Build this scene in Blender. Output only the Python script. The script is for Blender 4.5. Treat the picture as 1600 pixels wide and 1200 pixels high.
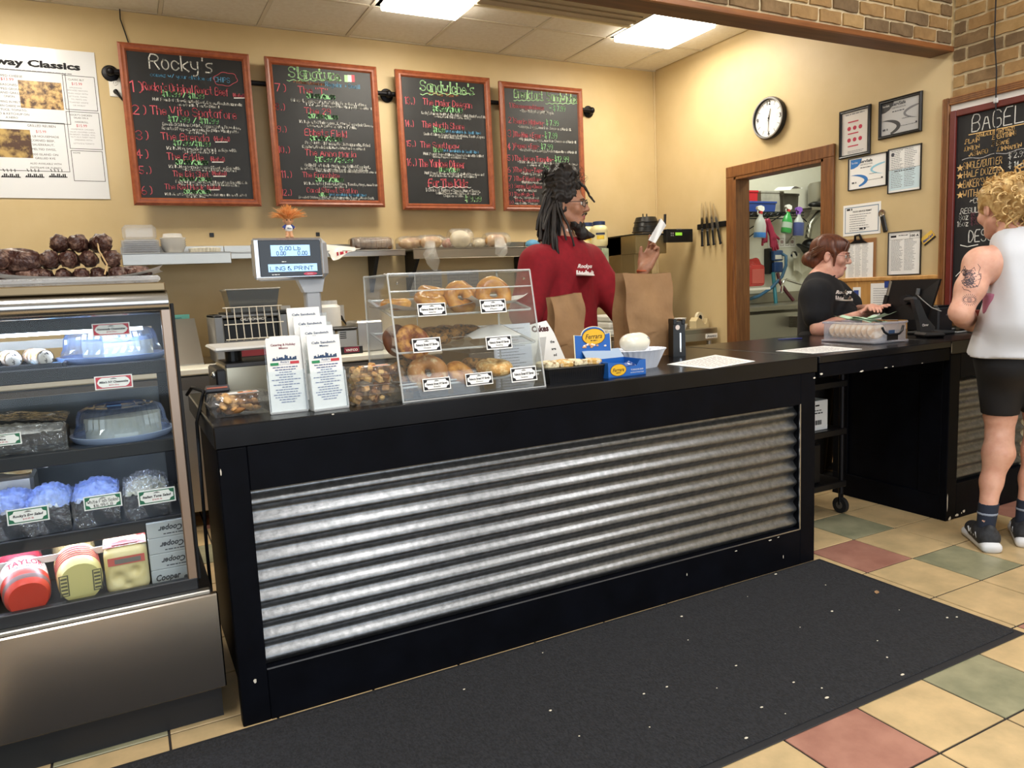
import bpy, bmesh, math, random
import numpy as np
from mathutils import Matrix, Vector, Euler
for o in list(bpy.data.objects): bpy.data.objects.remove(o)
SC = bpy.context.scene; COL = SC.collection
R = math.radians; PI = math.pi
rnd = random.Random(7)
ORD = ['First', 'Second', 'Third', 'Fourth', 'Fifth', 'Sixth', 'Seventh', 'Eighth', 'Ninth', 'Tenth']

# ---------------------------------------------------------------- camera
YAW, PITCH, ROLL, FPX, CAMZ = R(27.233), R(-7.343), R(-2.581), 1164.08, 1.30
_f = Vector((math.sin(YAW)*math.cos(PITCH), math.cos(YAW)*math.cos(PITCH), math.sin(PITCH)))
_r = Vector((math.cos(YAW), -math.sin(YAW), 0)); _u = _r.cross(_f)
_c, _s = math.cos(ROLL), math.sin(ROLL)
RT, UP, FW = _r*_c+_u*_s, _u*_c-_r*_s, _f
cam_d = bpy.data.cameras.new('camera'); cam = bpy.data.objects.new('camera', cam_d); COL.objects.link(cam)
cam_d.sensor_fit = 'HORIZONTAL'; cam_d.sensor_width = 36; cam_d.lens = FPX/1600*36; cam_d.clip_start = .05
cam.matrix_world = Matrix(((RT.x, UP.x, -FW.x, 0), (RT.y, UP.y, -FW.y, 0), (RT.z, UP.z, -FW.z, CAMZ), (0, 0, 0, 1)))
SC.camera = cam
def at(px, py, x=None, y=None, z=None):
    """point of the place seen at a 1600x1200 pixel, on the plane x=, y= or z="""
    d = RT*((px-800)/FPX)-UP*((py-600)/FPX)+FW
    k = x/d.x if x is not None else y/d.y if y is not None else (z-CAMZ)/d.z
    return Vector((d.x*k, d.y*k, CAMZ+d.z*k))

# ---------------------------------------------------------------- light
SC.view_settings.view_transform = 'Standard'; SC.view_settings.look = 'None'
SC.view_settings.gamma = 1; SC.view_settings.use_curve_mapping = False
SC.view_settings.exposure = 0.08
SC.cycles.transparent_max_bounces = 40
W = bpy.data.worlds.new('world'); SC.world = W; W.use_nodes = True
W.node_tree.nodes['Background'].inputs[0].default_value = (.75, .87, 1, 1)
W.node_tree.nodes['Background'].inputs[1].default_value = 1.0
def area(name, loc, rot, sx, sy, power, col):
    l = bpy.data.lights.new(name, 'AREA'); l.shape = 'RECTANGLE'; l.size = sx; l.size_y = sy; l.energy = power; l.color = col
    o = bpy.data.objects.new(name, l); COL.objects.link(o); o.location = loc; o.rotation_euler = rot
    return o
# daylight coming in through the shop windows behind the camera
area('daylight_window', (1.0, -3.45, 1.55), (R(90), 0, 0), 5.6, 2.3, 88, (.80, .90, 1))
# the two troffers in view and the others of the same kind along the ceilings
TROFF = [(1.925, 4.575), (3.745, 4.575), (-.525, 4.575)]
FRONT = [(-.6, .9), (1.5, .9), (3.4, .9), (1.5, -1.5)]
for x, y in TROFF: area('troffer_light', (x, y, 3.098), (0, 0, 0), .52, .52, 15, (1, .93, .80))
for x, y in FRONT: area('front_troffer_light', (x, y, 3.58), (0, 0, 0), .52, 1.1, 46, (1, .98, .95))
area('kitchen_light', (5.4, 4.3, 2.95), (0, 0, 0), .5, 1.1, 32, (.96, 1, .88))

# ---------------------------------------------------------------- materials
def lin(h):
    if isinstance(h, str):
        h = h.lstrip('#'); h = [int(h[i:i+2], 16)/255 for i in (0, 2, 4)]
        h = [c/12.92 if c <= .04045 else ((c+.055)/1.055)**2.4 for c in h]
    return (*h[:3], 1)
MATS = {}
def mat(name, col, rough=.5, metal=0, col2=None, scale=6, detail=4, lo=.35, hi=.65, bump=0, bscale=60, spec=.5, coat=0,
        emit=0, sss=0, stretch=None, world=False, bdist=.01, wave=None):
    if name in MATS: return MATS[name]
    m = bpy.data.materials.new(name); m.use_nodes = True; nt = m.node_tree; N = nt.nodes; L = nt.links
    b = N['Principled BSDF']; b.inputs['Base Color'].default_value = lin(col)
    b.inputs['Roughness'].default_value = rough; b.inputs['Metallic'].default_value = metal
    b.inputs['Specular IOR Level'].default_value = spec; b.inputs['Coat Weight'].default_value = coat
    if emit: b.inputs['Emission Color'].default_value = lin(col); b.inputs['Emission Strength'].default_value = emit
    if sss: b.inputs['Subsurface Weight'].default_value = sss; b.inputs['Subsurface Radius'].default_value = (.012, .004, .002); b.inputs['Subsurface Scale'].default_value = .5
    src = None
    def coords():
        nonlocal src
        if src is None:
            if world: src = N.new('ShaderNodeNewGeometry').outputs['Position']
            else: src = N.new('ShaderNodeTexCoord').outputs['Object']
            if stretch:
                mp = N.new('ShaderNodeMapping'); mp.inputs['Scale'].default_value = stretch; L.new(src, mp.inputs[0]); src = mp.outputs[0]
        return src
    if col2 is not None:
        if wave:
            t = N.new('ShaderNodeTexWave'); t.inputs['Scale'].default_value = scale; t.inputs['Distortion'].default_value = wave; t.inputs['Detail'].default_value = detail; t.inputs['Detail Scale'].default_value = 1.5; o = t.outputs['Fac']
        else:
            t = N.new('ShaderNodeTexNoise'); t.inputs['Scale'].default_value = scale; t.inputs['Detail'].default_value = detail; t.inputs['Roughness'].default_value = .6; o = t.outputs['Fac']
        L.new(coords(), t.inputs['Vector'])
        rp = N.new('ShaderNodeValToRGB'); rp.color_ramp.elements[0].position = lo; rp.color_ramp.elements[1].position = hi
        rp.color_ramp.elements[0].color = lin(col); rp.color_ramp.elements[1].color = lin(col2)
        L.new(o, rp.inputs[0]); L.new(rp.outputs[0], b.inputs['Base Color'])
    if bump:
        t = N.new('ShaderNodeTexNoise'); t.inputs['Scale'].default_value = bscale; t.inputs['Detail'].default_value = 3
        L.new(coords(), t.inputs['Vector'])
        bp = N.new('ShaderNodeBump'); bp.inputs['Strength'].default_value = bump; bp.inputs['Distance'].default_value = bdist
        L.new(t.outputs['Fac'], bp.inputs['Height']); L.new(bp.outputs[0], b.inputs['Normal'])
    MATS[name] = m; return m
def clear(name, tint='ffffff', haze=0, rough=.03, ior=1.45, bump=0, bscale=30, milky='ffffff', stretch=None):
    """thin clear sheet: what it does not mirror passes straight through; haze mixes in milky plastic"""
    if name in MATS: return MATS[name]
    m = bpy.data.materials.new(name); m.use_nodes = True; nt = m.node_tree; N = nt.nodes; L = nt.links
    N.remove(N['Principled BSDF']); out = N['Material Output']
    tr = N.new('ShaderNodeBsdfTransparent'); tr.inputs[0].default_value = lin(tint)
    gl = N.new('ShaderNodeBsdfGlossy'); gl.inputs['Roughness'].default_value = rough
    fr = N.new('ShaderNodeFresnel'); ge = N.new('ShaderNodeNewGeometry'); mr = N.new('ShaderNodeMapRange')
    mr.inputs['To Min'].default_value = ior; mr.inputs['To Max'].default_value = 1/ior; L.new(ge.outputs['Backfacing'], mr.inputs['Value']); L.new(mr.outputs[0], fr.inputs['IOR'])
    mx = N.new('ShaderNodeMixShader'); L.new(fr.outputs[0], mx.inputs[0]); L.new(gl.outputs[0], mx.inputs[2])
    base = tr.outputs[0]
    if haze:
        df = N.new('ShaderNodeBsdfDiffuse'); df.inputs[0].default_value = lin(milky)
        m2 = N.new('ShaderNodeMixShader'); m2.inputs[0].default_value = haze
        L.new(base, m2.inputs[1]); L.new(df.outputs[0], m2.inputs[2]); base = m2.outputs[0]
    L.new(base, mx.inputs[1]); L.new(mx.outputs[0], out.inputs[0])
    if bump:
        tc = N.new('ShaderNodeTexCoord'); v = tc.outputs['Object']
        if stretch:
            mp = N.new('ShaderNodeMapping'); mp.inputs['Scale'].default_value = stretch; L.new(v, mp.inputs[0]); v = mp.outputs[0]
        t = N.new('ShaderNodeTexNoise'); t.inputs['Scale'].default_value = bscale; t.inputs['Detail'].default_value = 3; L.new(v, t.inputs['Vector'])
        bp = N.new('ShaderNodeBump'); bp.inputs['Strength'].default_value = bump; bp.inputs['Distance'].default_value = .02
        L.new(t.outputs['Fac'], bp.inputs['Height']); L.new(bp.outputs[0], gl.inputs['Normal']); L.new(bp.outputs[0], fr.inputs['Normal'])
    MATS[name] = m; return m

# ---------------------------------------------------------------- geometry collector
class G:
    def __init__(s): s.v = []; s.f = []; s.mi = []; s.m = 0; s.T = Matrix()
    def at(s, loc=(0, 0, 0), rot=(0, 0, 0), sc=None):
        s.T = Matrix.Translation(loc) @ Euler(rot).to_matrix().to_4x4()
        if sc: s.T = s.T @ Matrix.Diagonal((*sc, 1))
        return s
    def mt(s, i): s.m = i; return s
    def raw(s, v, f):
        n = len(s.v); T = s.T
        s.v += [tuple(T @ Vector(p)) for p in v]; s.f += [tuple(i+n for i in q) for q in f]; s.mi += [s.m]*len(f); return s
    def box(s, x0, y0, z0, x1, y1, z1, b=0):
        if x0 > x1: x0, x1 = x1, x0
        if y0 > y1: y0, y1 = y1, y0
        if z0 > z1: z0, z1 = z1, z0
        lo, hi = (x0, y0, z0), (x1, y1, z1)
        if not b:
            v = [(x, y, z) for z in (z0, z1) for y in (y0, y1) for x in (x0, x1)]
            return s.raw(v, [(0, 2, 3, 1), (4, 5, 7, 6), (0, 1, 5, 4), (2, 6, 7, 3), (0, 4, 6, 2), (1, 3, 7, 5)])
        b = min(b, .49*(x1-x0), .49*(y1-y0), .49*(z1-z0))
        v = []; ix = {}
        for sx in (0, 1):
            for sy in (0, 1):
                for sz in (0, 1):
                    c = [hi[a] if t else lo[a] for a, t in enumerate((sx, sy, sz))]
                    for ax in range(3):
                        p = list(c)
                        for a in range(3):
                            if a != ax: p[a] += (-b if (sx, sy, sz)[a] else b)
                        ix[(sx, sy, sz, ax)] = len(v); v.append(p)
        f = []
        for ax in range(3):
            a1, a2 = (ax+1) % 3, (ax+2) % 3
            for t in (0, 1):
                q = []
                for u, w in ((0, 0), (1, 0), (1, 1), (0, 1)):
                    k = [0]*3; k[ax] = t; k[a1] = u; k[a2] = w; q.append(ix[(*k, ax)])
                f.append(q if t else q[::-1])
            for t in (0, 1):
                for u in (0, 1):
                    k = [0]*3; k[a1] = t; k[a2] = u; k2 = list(k); k2[ax] = 1
                    q = [ix[(*k, a1)], ix[(*k2, a1)], ix[(*k2, a2)], ix[(*k, a2)]]
                    f.append(q if t == u else q[::-1]); 
        for sx in (0, 1):
            for sy in (0, 1):
                for sz in (0, 1):
                    q = [ix[(sx, sy, sz, a)] for a in range(3)]
                    f.append(q if (sx+sy+sz) % 2 == 1 else q[::-1])
        return s.raw(v, f)
    def lathe(s, prof, n=24, cap=True, wob=None):
        v = []; f = []
        for k, (r, z) in enumerate(prof):
            for i in range(n):
                a = 2*PI*i/n; rr = r*(wob(a, k) if wob else 1); v.append((rr*math.cos(a), rr*math.sin(a), z))
        for k in range(len(prof)-1):
            for i in range(n):
                j = (i+1) % n; f.append((k*n+i, k*n+j, (k+1)*n+j, (k+1)*n+i))
        if cap:
            if prof[0][0] > 1e-5: f.append(tuple(range(n))[::-1])
            if prof[-1][0] > 1e-5: f.append(tuple((len(prof)-1)*n+i for i in range(n)))
        return s.raw(v, f)
    def tube(s, pts, r, n=8, cap=True, flat=None):
        P = [Vector(p) for p in pts]; rs = r if hasattr(r, '__len__') else [r]*len(P)
        v = []; f = []; up = None
        for k, p in enumerate(P):
            t = (P[min(k+1, len(P)-1)]-P[max(k-1, 0)])
            if t.length < 1e-9: t = Vector((0, 0, 1))
            t.normalize()
            if up is None: up = Vector((0, 0, 1)) if abs(t.z) < .9 else Vector((1, 0, 0))
            a = t.cross(up)
            if a.length < 1e-6: a = t.orthogonal()
            a.normalize(); b = a.cross(t); b.normalize(); up = b
            for i in range(n):
                an = 2*PI*i/n; q = p+a*(math.cos(an)*rs[k])+b*(math.sin(an)*rs[k]*(flat or 1)); v.append(q)
        m = len(P)
        for k in range(m-1):
            for i in range(n):
                j = (i+1) % n; f.append((k*n+i, (k+1)*n+i, (k+1)*n+j, k*n+j))
        if cap: f.append(tuple(range(n))); f.append(tuple((m-1)*n+i for i in range(n))[::-1])
        return s.raw(v, f)
    def cyl(s, p0, p1, r0, r1=None, n=16): return s.tube([p0, p1], [r0, r0 if r1 is None else r1], n)
    def ball(s, c, r, n=16, m=10):
        r = r if hasattr(r, '__len__') else (r, r, r); v = [(c[0], c[1], c[2]-r[2])]; f = []
        for k in range(1, m):
            t = PI*k/m
            for i in range(n):
                a = 2*PI*i/n; v.append((c[0]+r[0]*math.sin(t)*math.cos(a), c[1]+r[1]*math.sin(t)*math.sin(a), c[2]-r[2]*math.cos(t)))
        v.append((c[0], c[1], c[2]+r[2])); e = len(v)-1
        for i in range(n):
            j = (i+1) % n; f.append((0, 1+j, 1+i)); f.append((e, 1+(m-2)*n+i, 1+(m-2)*n+j))
            for k in range(m-2): f.append((1+k*n+i, 1+k*n+j, 1+(k+1)*n+j, 1+(k+1)*n+i))
        return s.raw(v, f)
    def prism(s, poly, d0, d1, ax='z'):
        """extrude a 2-d outline: ax z uses (x,y), ax y uses (x,z), ax x uses (y,z)"""
        n = len(poly)
        def P(p, d): return (p[0], p[1], d) if ax == 'z' else (p[0], d, p[1]) if ax == 'y' else (d, p[0], p[1])
        v = [P(p, d0) for p in poly]+[P(p, d1) for p in poly]
        f = [tuple(range(n))[::-1], tuple(range(n, 2*n))]+[(i, (i+1) % n, n+(i+1) % n, n+i) for i in range(n)]
        A = sum(poly[i][0]*poly[(i+1) % n][1]-poly[(i+1) % n][0]*poly[i][1] for i in range(n))
        if (A < 0) != (ax == 'y'): f = [q[::-1] for q in f]
        if d1 < d0: f = [q[::-1] for q in f]
        return s.raw(v, f)
    def grid(s, fn, nu, nv, thick=0):
        v = [fn(i/(nu-1), j/(nv-1)) for j in range(nv) for i in range(nu)]
        f = [(j*nu+i, j*nu+i+1, (j+1)*nu+i+1, (j+1)*nu+i) for j in range(nv-1) for i in range(nu-1)]
        return s.raw(v, f)
    def obj(s, name, mats, parent=None, loc=None, rot=None, smooth=None, **k): return mk(name, s.v, s.f, mats, s.mi, parent, loc, rot, smooth, **k)
def mk(name, v, f, mats, mi=None, parent=None, loc=None, rot=None, smooth=None, label=None, cat=None, group=None, kind=None, mods=None, wrap=False):
    me = bpy.data.meshes.new(name); me.from_pydata(v, [], f)
    if not isinstance(mats, (list, tuple)): mats = [mats]
    for m in mats: me.materials.append(m)
    if mi is not None and len(mats) > 1: me.polygons.foreach_set('material_index', mi)
    if smooth is not None:
        me.polygons.foreach_set('use_smooth', [True]*len(me.polygons))
        if smooth < 180: me.set_sharp_from_angle(angle=R(smooth))
    me.update()
    o = bpy.data.objects.new(name, me); COL.objects.link(o)
    if parent is not None: o.parent = parent
    if loc is not None: o.location = loc
    if rot is not None: o.rotation_euler = rot
    return tag(o, label, cat, group, kind)
def tag(o, label=None, cat=None, group=None, kind=None):
    if label: o['label'] = label
    if cat: o['category'] = cat
    if group: o['group'] = group
    if kind: o['kind'] = kind
    return o
def thing(name, loc, label, cat, group=None, rot=(0, 0, 0), kind=None):
    o = bpy.data.objects.new(name, None); COL.objects.link(o); o.location = loc; o.rotation_euler = rot; o.empty_display_size = .05
    return tag(o, label, cat, group, kind)
def copy_tree(o, parent=None):
    c = o.copy(); COL.objects.link(c); c.parent = parent
    for ch in o.children: copy_tree(ch, c)
    return c

# ---------------------------------------------------------------- signed distance bodies (one continuous skin)
def sdf(prims, res, cut=None):
    lo = np.full(3, 1e9); hi = -lo; PR = []
    for p in prims:
        t = p['t']
        if t == 'c': a, b = np.array(p['a'], float), np.array(p['b'], float); r = max(p['r'], p['s']); l, h = np.minimum(a, b)-r, np.maximum(a, b)+r
        else: c, r = np.array(p['c'], float), np.array(p['r'], float); m = r.max() if p.get('R') is not None else r; l, h = c-m, c+m
        PR.append((p, l, h))
        if p.get('op', '+') == '+': lo = np.minimum(lo, l); hi = np.maximum(hi, h)
    lo -= 4*res; hi += 4*res
    n = np.ceil((hi-lo)/res).astype(int)+1
    D = np.full(n, .05, np.float32)
    ax = [lo[i]+res*np.arange(n[i]) for i in range(3)]
    for p, l, h in PR:
        k = p.get('k', .02); pad = k+4*res
        i0 = np.maximum(((l-pad-lo)/res).astype(int), 0); i1 = np.minimum(((h+pad-lo)/res).astype(int)+2, n)
        if (i1 <= i0).any(): continue
        X, Y, Z = np.meshgrid(*[ax[i][i0[i]:i1[i]] for i in range(3)], indexing='ij', sparse=True)
        if p['t'] == 'c':
            a, b = np.array(p['a'], float), np.array(p['b'], float); ba = b-a
            x, y, z = X-a[0], Y-a[1], Z-a[2]
            hh = np.clip((x*ba[0]+y*ba[1]+z*ba[2])/max(ba@ba, 1e-9), 0, 1)
            x, y, z = x-ba[0]*hh, y-ba[1]*hh, z-ba[2]*hh; q = 1
            if 'fl' in p:
                d, q = np.array(p['fl'][:3], float), p['fl'][3]; d /= np.linalg.norm(d); e = (1/q-1)*(x*d[0]+y*d[1]+z*d[2])
                x, y, z = x+e*d[0], y+e*d[1], z+e*d[2]
            v = (np.sqrt(x*x+y*y+z*z)-(p['r']+(p['s']-p['r'])*hh))
        else:
            c, r = np.array(p['c'], float), np.array(p['r'], float); x, y, z = X-c[0], Y-c[1], Z-c[2]
            if p.get('R') is not None:
                m = np.array(p['R'].to_matrix() if hasattr(p['R'], 'to_matrix') else p['R']).T
                x, y, z = m[0][0]*x+m[0][1]*y+m[0][2]*z, m[1][0]*x+m[1][1]*y+m[1][2]*z, m[2][0]*x+m[2][1]*y+m[2][2]*z
            if p['t'] == 'e':
                k0 = np.sqrt((x/r[0])**2+(y/r[1])**2+(z/r[2])**2); k1 = np.sqrt((x/r[0]**2)**2+(y/r[1]**2)**2+(z/r[2]**2)**2)+1e-6
                v = k0*(k0-1)/k1
            else:
                rr = p.get('round', .01); qx, qy, qz = abs(x)-r[0]+rr, abs(y)-r[1]+rr, abs(z)-r[2]+rr
                v = np.sqrt(np.maximum(qx, 0)**2+np.maximum(qy, 0)**2+np.maximum(qz, 0)**2)+np.minimum(np.maximum(qx, np.maximum(qy, qz)), 0)-rr
        S = tuple(slice(i0[i], i1[i]) for i in range(3)); d = D[S]
        if p.get('op', '+') == '+':
            h2 = np.maximum(k-np.abs(d-v), 0)/k if k > 0 else 0
            D[S] = np.minimum(d, v)-h2*h2*k*.25
        else:
            h2 = np.maximum(k-np.abs(d+v), 0)/k
            D[S] = np.maximum(d, -v)+h2*h2*k*.25
    if cut is not None:
        X, Y, Z = np.meshgrid(*ax, indexing='ij', sparse=True); D = np.maximum(D, cut(X, Y, Z)).astype(np.float32)
    ins = D < 0; n1 = n-1
    cnt = np.zeros(n1, np.int8)
    for i in (0, 1):
        for j in (0, 1):
            for k in (0, 1): cnt += ins[i:n1[0]+i, j:n1[1]+j, k:n1[2]+k]
    A = np.argwhere((cnt > 0) & (cnt < 8)); idx = np.full(n1, -1, np.int32); idx[tuple(A.T)] = np.arange(len(A))
    cs = [(i, j, k) for i in (0, 1) for j in (0, 1) for k in (0, 1)]
    val = {c: D[A[:, 0]+c[0], A[:, 1]+c[1], A[:, 2]+c[2]] for c in cs}
    acc = np.zeros((len(A), 3)); num = np.zeros(len(A))
    for c in cs:
        for a in range(3):
            if c[a] == 0:
                e = list(c); e[a] = 1; e = tuple(e); v0, v1 = val[c], val[e]; mk_ = (v0 < 0) != (v1 < 0)
                t = np.where(mk_, v0/np.where(mk_, v0-v1, 1), 0)
                P = np.array(c, float)[None, :].repeat(len(A), 0); P[:, a] += t
                acc += P*mk_[:, None]; num += mk_
    V = lo+res*(A+acc/num[:, None]); F = []
    for a in range(3):
        b, c = (a+1) % 3, (a+2) % 3
        s0 = [slice(None)]*3; s1 = [slice(None)]*3; s0[a] = slice(0, n[a]-1); s1[a] = slice(1, n[a])
        ch = ins[tuple(s0)] != ins[tuple(s1)]; E = np.argwhere(ch)
        E = E[(E[:, b] > 0) & (E[:, c] > 0) & (E[:, b] < n1[b]) & (E[:, c] < n1[c])]
        fl = ins[tuple(s0)][tuple(E.T)]
        q = []
        for db, dc in ((-1, -1), (0, -1), (0, 0), (-1, 0)):
            e = E.copy(); e[:, b] += db; e[:, c] += dc; q.append(idx[tuple(e.T)])
        Q = np.stack(q, 1); Q[~fl] = Q[~fl][:, ::-1]; F.append(Q)
    return V, np.concatenate(F)
def C(a, b, r, s=None, k=.02, **kw): return dict(t='c', a=a, b=b, r=r, s=r if s is None else s, k=k, **kw)
def E(c, r, k=.02, R=None, **kw): return dict(t='e', c=c, r=r if hasattr(r, '__len__') else (r, r, r), k=k, R=R, **kw)
def B(c, r, k=.02, R=None, **kw): return dict(t='b', c=c, r=r, k=k, R=R, **kw)
def sobj(name, prims, res, mats, parent=None, cut=None, post=None, pick=None, org=None, **k):
    V, F = sdf(prims, res, cut)
    if post is not None: V = post(V)
    if org is not None: V = V-np.array(org)
    me = bpy.data.meshes.new(name); me.vertices.add(len(V)); me.vertices.foreach_set('co', V.astype(np.float32).ravel())
    me.loops.add(len(F)*4); me.loops.foreach_set('vertex_index', F.astype(np.int32).ravel())
    me.polygons.add(len(F)); me.polygons.foreach_set('loop_start', np.arange(0, len(F)*4, 4, dtype=np.int32))
    me.update(calc_edges=True); me.validate()
    for m in (mats if isinstance(mats, (list, tuple)) else [mats]): me.materials.append(m)
    if pick is not None and len(me.polygons) == len(F): me.polygons.foreach_set('material_index', pick(V[F].mean(1)+(np.array(org) if org is not None else 0)).astype(np.int32))
    me.polygons.foreach_set('use_smooth', [True]*len(me.polygons)); me.update()
    o = bpy.data.objects.new(name, me); COL.objects.link(o); o.parent = parent
    return tag(o, **k)

# ---------------------------------------------------------------- lettering: a single-stroke hand and the built-in face
HAND = {}
for ln in '''A022842 1434;B02083847463505 354443 3202 4332;C4738180703123243;D020828464422 2202;E480802 0242 0535;F480802 0535;G4738180703123243 434525;H0208 4248 0545;I1218;J383322 1203 2212;K0208 480542;L0802 0242;M0208254842;N02084248;O183847433212030718;P02083847463505;Q183847433212030718 2442;R02083847463505 2542;S473818070615354443321203;T0848 2822;U080312324348;V082248;W0812263248;X0842 4802;Y0825 4825 2522;Z0848 4802 0242;a3616050312223 4 3632;b0802 0222333526 2605;c3526160503122233;d3832 352616050312223 3;e0434 343526160503122233;f38281712 0626;g35261605041333 3631201001;h0802 0516263532;i1216 1718;j161100 1718;k0802 360432;l1812;m0206 05162522 25364542;n0206 0516263532;o162635332212030516;p0006 0516263533221203;q3036 3526160503122233;r0206 051626;s36160514243322 2202;t18132232 0626;u0603122233 3632;v062246;w0612253246;x0632 3602;y06041333 36312010;z0636 3602 0232;0182837332212030718;10718 1812;2071828373602 0232;307182837362515 253433221203;4280434 2822;53808 0805 0525343322 1203 2212;6281704031222333425 1504 2515;70838 3812;8182837362515060718 150403122233342515;935150607182837 3734 342212;$37170615253433 3303 1921;/0238;(28161422;)18272312;.1213;,1301;'1817;-0535;+2326 1434;!1814 1312;:1615 1312;"0807 2827;*1625 1526 0446;=1535 1434;&422507182806031232 45;#0444'''.split(';'):
    HAND[ln[0]] = [[(int(s[i]), int(s[i+1])-2) for i in range(0, len(s)//2*2, 2)] for s in ln[1:].split(' ') if len(s) > 1]
def hw(ch): return (max(p[0] for s in HAND[ch] for p in s)+1.3) if ch in HAND else 2.2
def hand(g, txt, x, y, h, w, wid=None, jit=.15, dots=0, align='l', seed=1, smooth=True):
    """chalk stroke lettering into G g (x right, y up, flat on z); h cap height, w stroke width"""
    rr = random.Random(seed*131+len(txt)); u = h/6; tot = sum(hw(c) for c in txt)-1.3
    ux = (wid/tot) if wid else u*.8
    if align == 'c': x -= tot*ux/2
    for ch in txt:
        for st in HAND.get(ch, []):
            dy = rr.uniform(-jit, jit)
            P = [Vector((x+px*ux+rr.uniform(-jit, jit)*ux*.6, y+(py+dy)*u)) for px, py in st]
            if len(P) > 2 and smooth:
                Q = [P[0]]
                for a, b in zip(P, P[1:]): Q += [a.lerp(b, .28), a.lerp(b, .72)]
                P = Q+[P[-1]]
            stroke(g, P, w)
            if dots:
                for e in (P[0], P[-1]):
                    g.raw([(e.x+dots*math.cos(a*PI/3), e.y+dots*math.sin(a*PI/3), 0) for a in range(6)], [(0, 1, 2, 3, 4, 5)])
        x += hw(ch)*ux
    return x
def stroke(g, P, w):
    P = [Vector((p[0], p[1])) for p in P]; v = []; f = []
    for a, b in zip(P, P[1:]):
        d = b-a
        if d.length < 1e-7: continue
        d.normalize(); n = Vector((-d.y, d.x))*w/2; e = d*w*.35; k = len(v)
        v += [(*(a-e-n), 0), (*(b+e-n), 0), (*(b+e+n), 0), (*(a-e+n), 0)]; f.append((k, k+1, k+2, k+3))
    if f: g.raw(v, f)
_txt = {}
def ptext(g, s, x, y, h, wid=None, align='c', bold=0, shear=0):
    """printed lettering with the built-in face; h is cap height"""
    key = (s, bold, shear)
    if key not in _txt:
        cu = bpy.data.curves.new('t', 'FONT'); cu.body = s; cu.resolution_u = 2; cu.offset = bold; cu.shear = shear
        o = bpy.data.objects.new('t', cu); COL.objects.link(o)
        me = o.to_mesh(); _txt[key] = ([tuple(q.co) for q in me.vertices], [tuple(p.vertices) for p in me.polygons]); o.to_mesh_clear()
        bpy.data.objects.remove(o); bpy.data.curves.remove(cu)
    v, f = _txt[key]
    if not v: return
    x0, x1 = min(p[0] for p in v), max(p[0] for p in v); k = h/.70; kx = wid/(x1-x0) if wid else k
    off = {'c': -(x0+x1)/2, 'l': -x0, 'r': -x1}[align]
    g.raw([(x+(p[0]+off)*kx, y+p[1]*k, 0) for p in v], f)
def dashes(g, x0, x1, y, h, seed=0, words=None):
    rr = random.Random(seed*77+int(abs(x0*1000))+int(abs(y*9000))); x = x0
    while x < x1:
        l = min(rr.uniform(1.5, 5)*h, x1-x); g.raw([(x, y, 0), (x+l, y, 0), (x+l, y+h, 0), (x, y+h, 0)], [(0, 1, 2, 3)]); x += l+h*.7
def rect(g, x0, y0, x1, y1): g.raw([(x0, y0, 0), (x1, y0, 0), (x1, y1, 0), (x0, y1, 0)], [(0, 1, 2, 3)])
def frame2(g, x0, y0, x1, y1, w):
    rect(g, x0, y0, x1, y0+w); rect(g, x0, y1-w, x1, y1); rect(g, x0, y0+w, x0+w, y1-w); rect(g, x1-w, y0+w, x1, y1-w)
def disc(g, x, y, rx, ry, n=16, a0=0): g.raw([(x+rx*math.cos(a0+2*PI*i/n), y+ry*math.sin(a0+2*PI*i/n), 0) for i in range(n)], [tuple(range(n))])
ZC, YF, YB, XR, ZCEIL = .938, 2.297, 5.5, 4.386, 3.14
FRONT_ROT = (R(90), 0, 0)            # a flat sheet (x right, y up) stood up to face the customers
RWALL_ROT = (R(90), 0, R(-90))       # the same on the right-hand wall
# ================================================================ the setting
paint = mat('wall_paint', 'd0b98c', .5, col2='c7af80', scale=1.6, bump=.25, bscale=9, bdist=.006)
white_wall = mat('washroom_panel', 'e9e8dc', .35, col2='dedccc', scale=2)
grout = mat('grout', '2b2622', .9)
ceil_m = mat('ceiling_panel', 'ece8de', .9, col2='e2dccf', scale=30, lo=.3, hi=.7)
grid_m = mat('ceiling_grid', 'd8d0c0', .6)
wood_dk = mat('soffit_wood', '6d4326', .45, col2='57331c', scale=3, stretch=(1, 14, 14), detail=5)
oak = mat('oak_trim', '86572e', .42, col2='6a4020', scale=4, stretch=(12, 12, 1.2), detail=5)
black = mat('black_paint', '07080d', .5, col2='0b0d14', spec=.07, scale=7, bump=.12, bscale=14, bdist=.004)
black_top = mat('black_laminate', '0a0a0d', .24, col2='111115', scale=9, spec=.3)
steel = mat('brushed_steel', 'a9a59d', .28, 1, bump=.05, bscale=40, stretch=(1, 1, 20))
steel_lt = mat('satin_steel', 'bdbab3', .38, 1)
chrome = mat('chrome', 'd8d8d8', .12, 1)
iron = mat('black_iron', '17161a', .45, .6)
plastic_bk = mat('black_plastic', '0e0e11', .4)
rubber = mat('black_rubber', '141417', .75)
white = mat('white_paper', 'f0efec', .6)
white_pl = mat('white_plastic', 'eceae4', .35)
ink = mat('black_ink', '16151a', .8); ink_g = mat('grey_ink', '8b8a90', .8); ink_r = mat('red_ink', 'b5233a', .8)
ink_b = mat('blue_ink', '2b6cb8', .8); ink_gr = mat('green_ink', '1d6a4a', .8)

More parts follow.
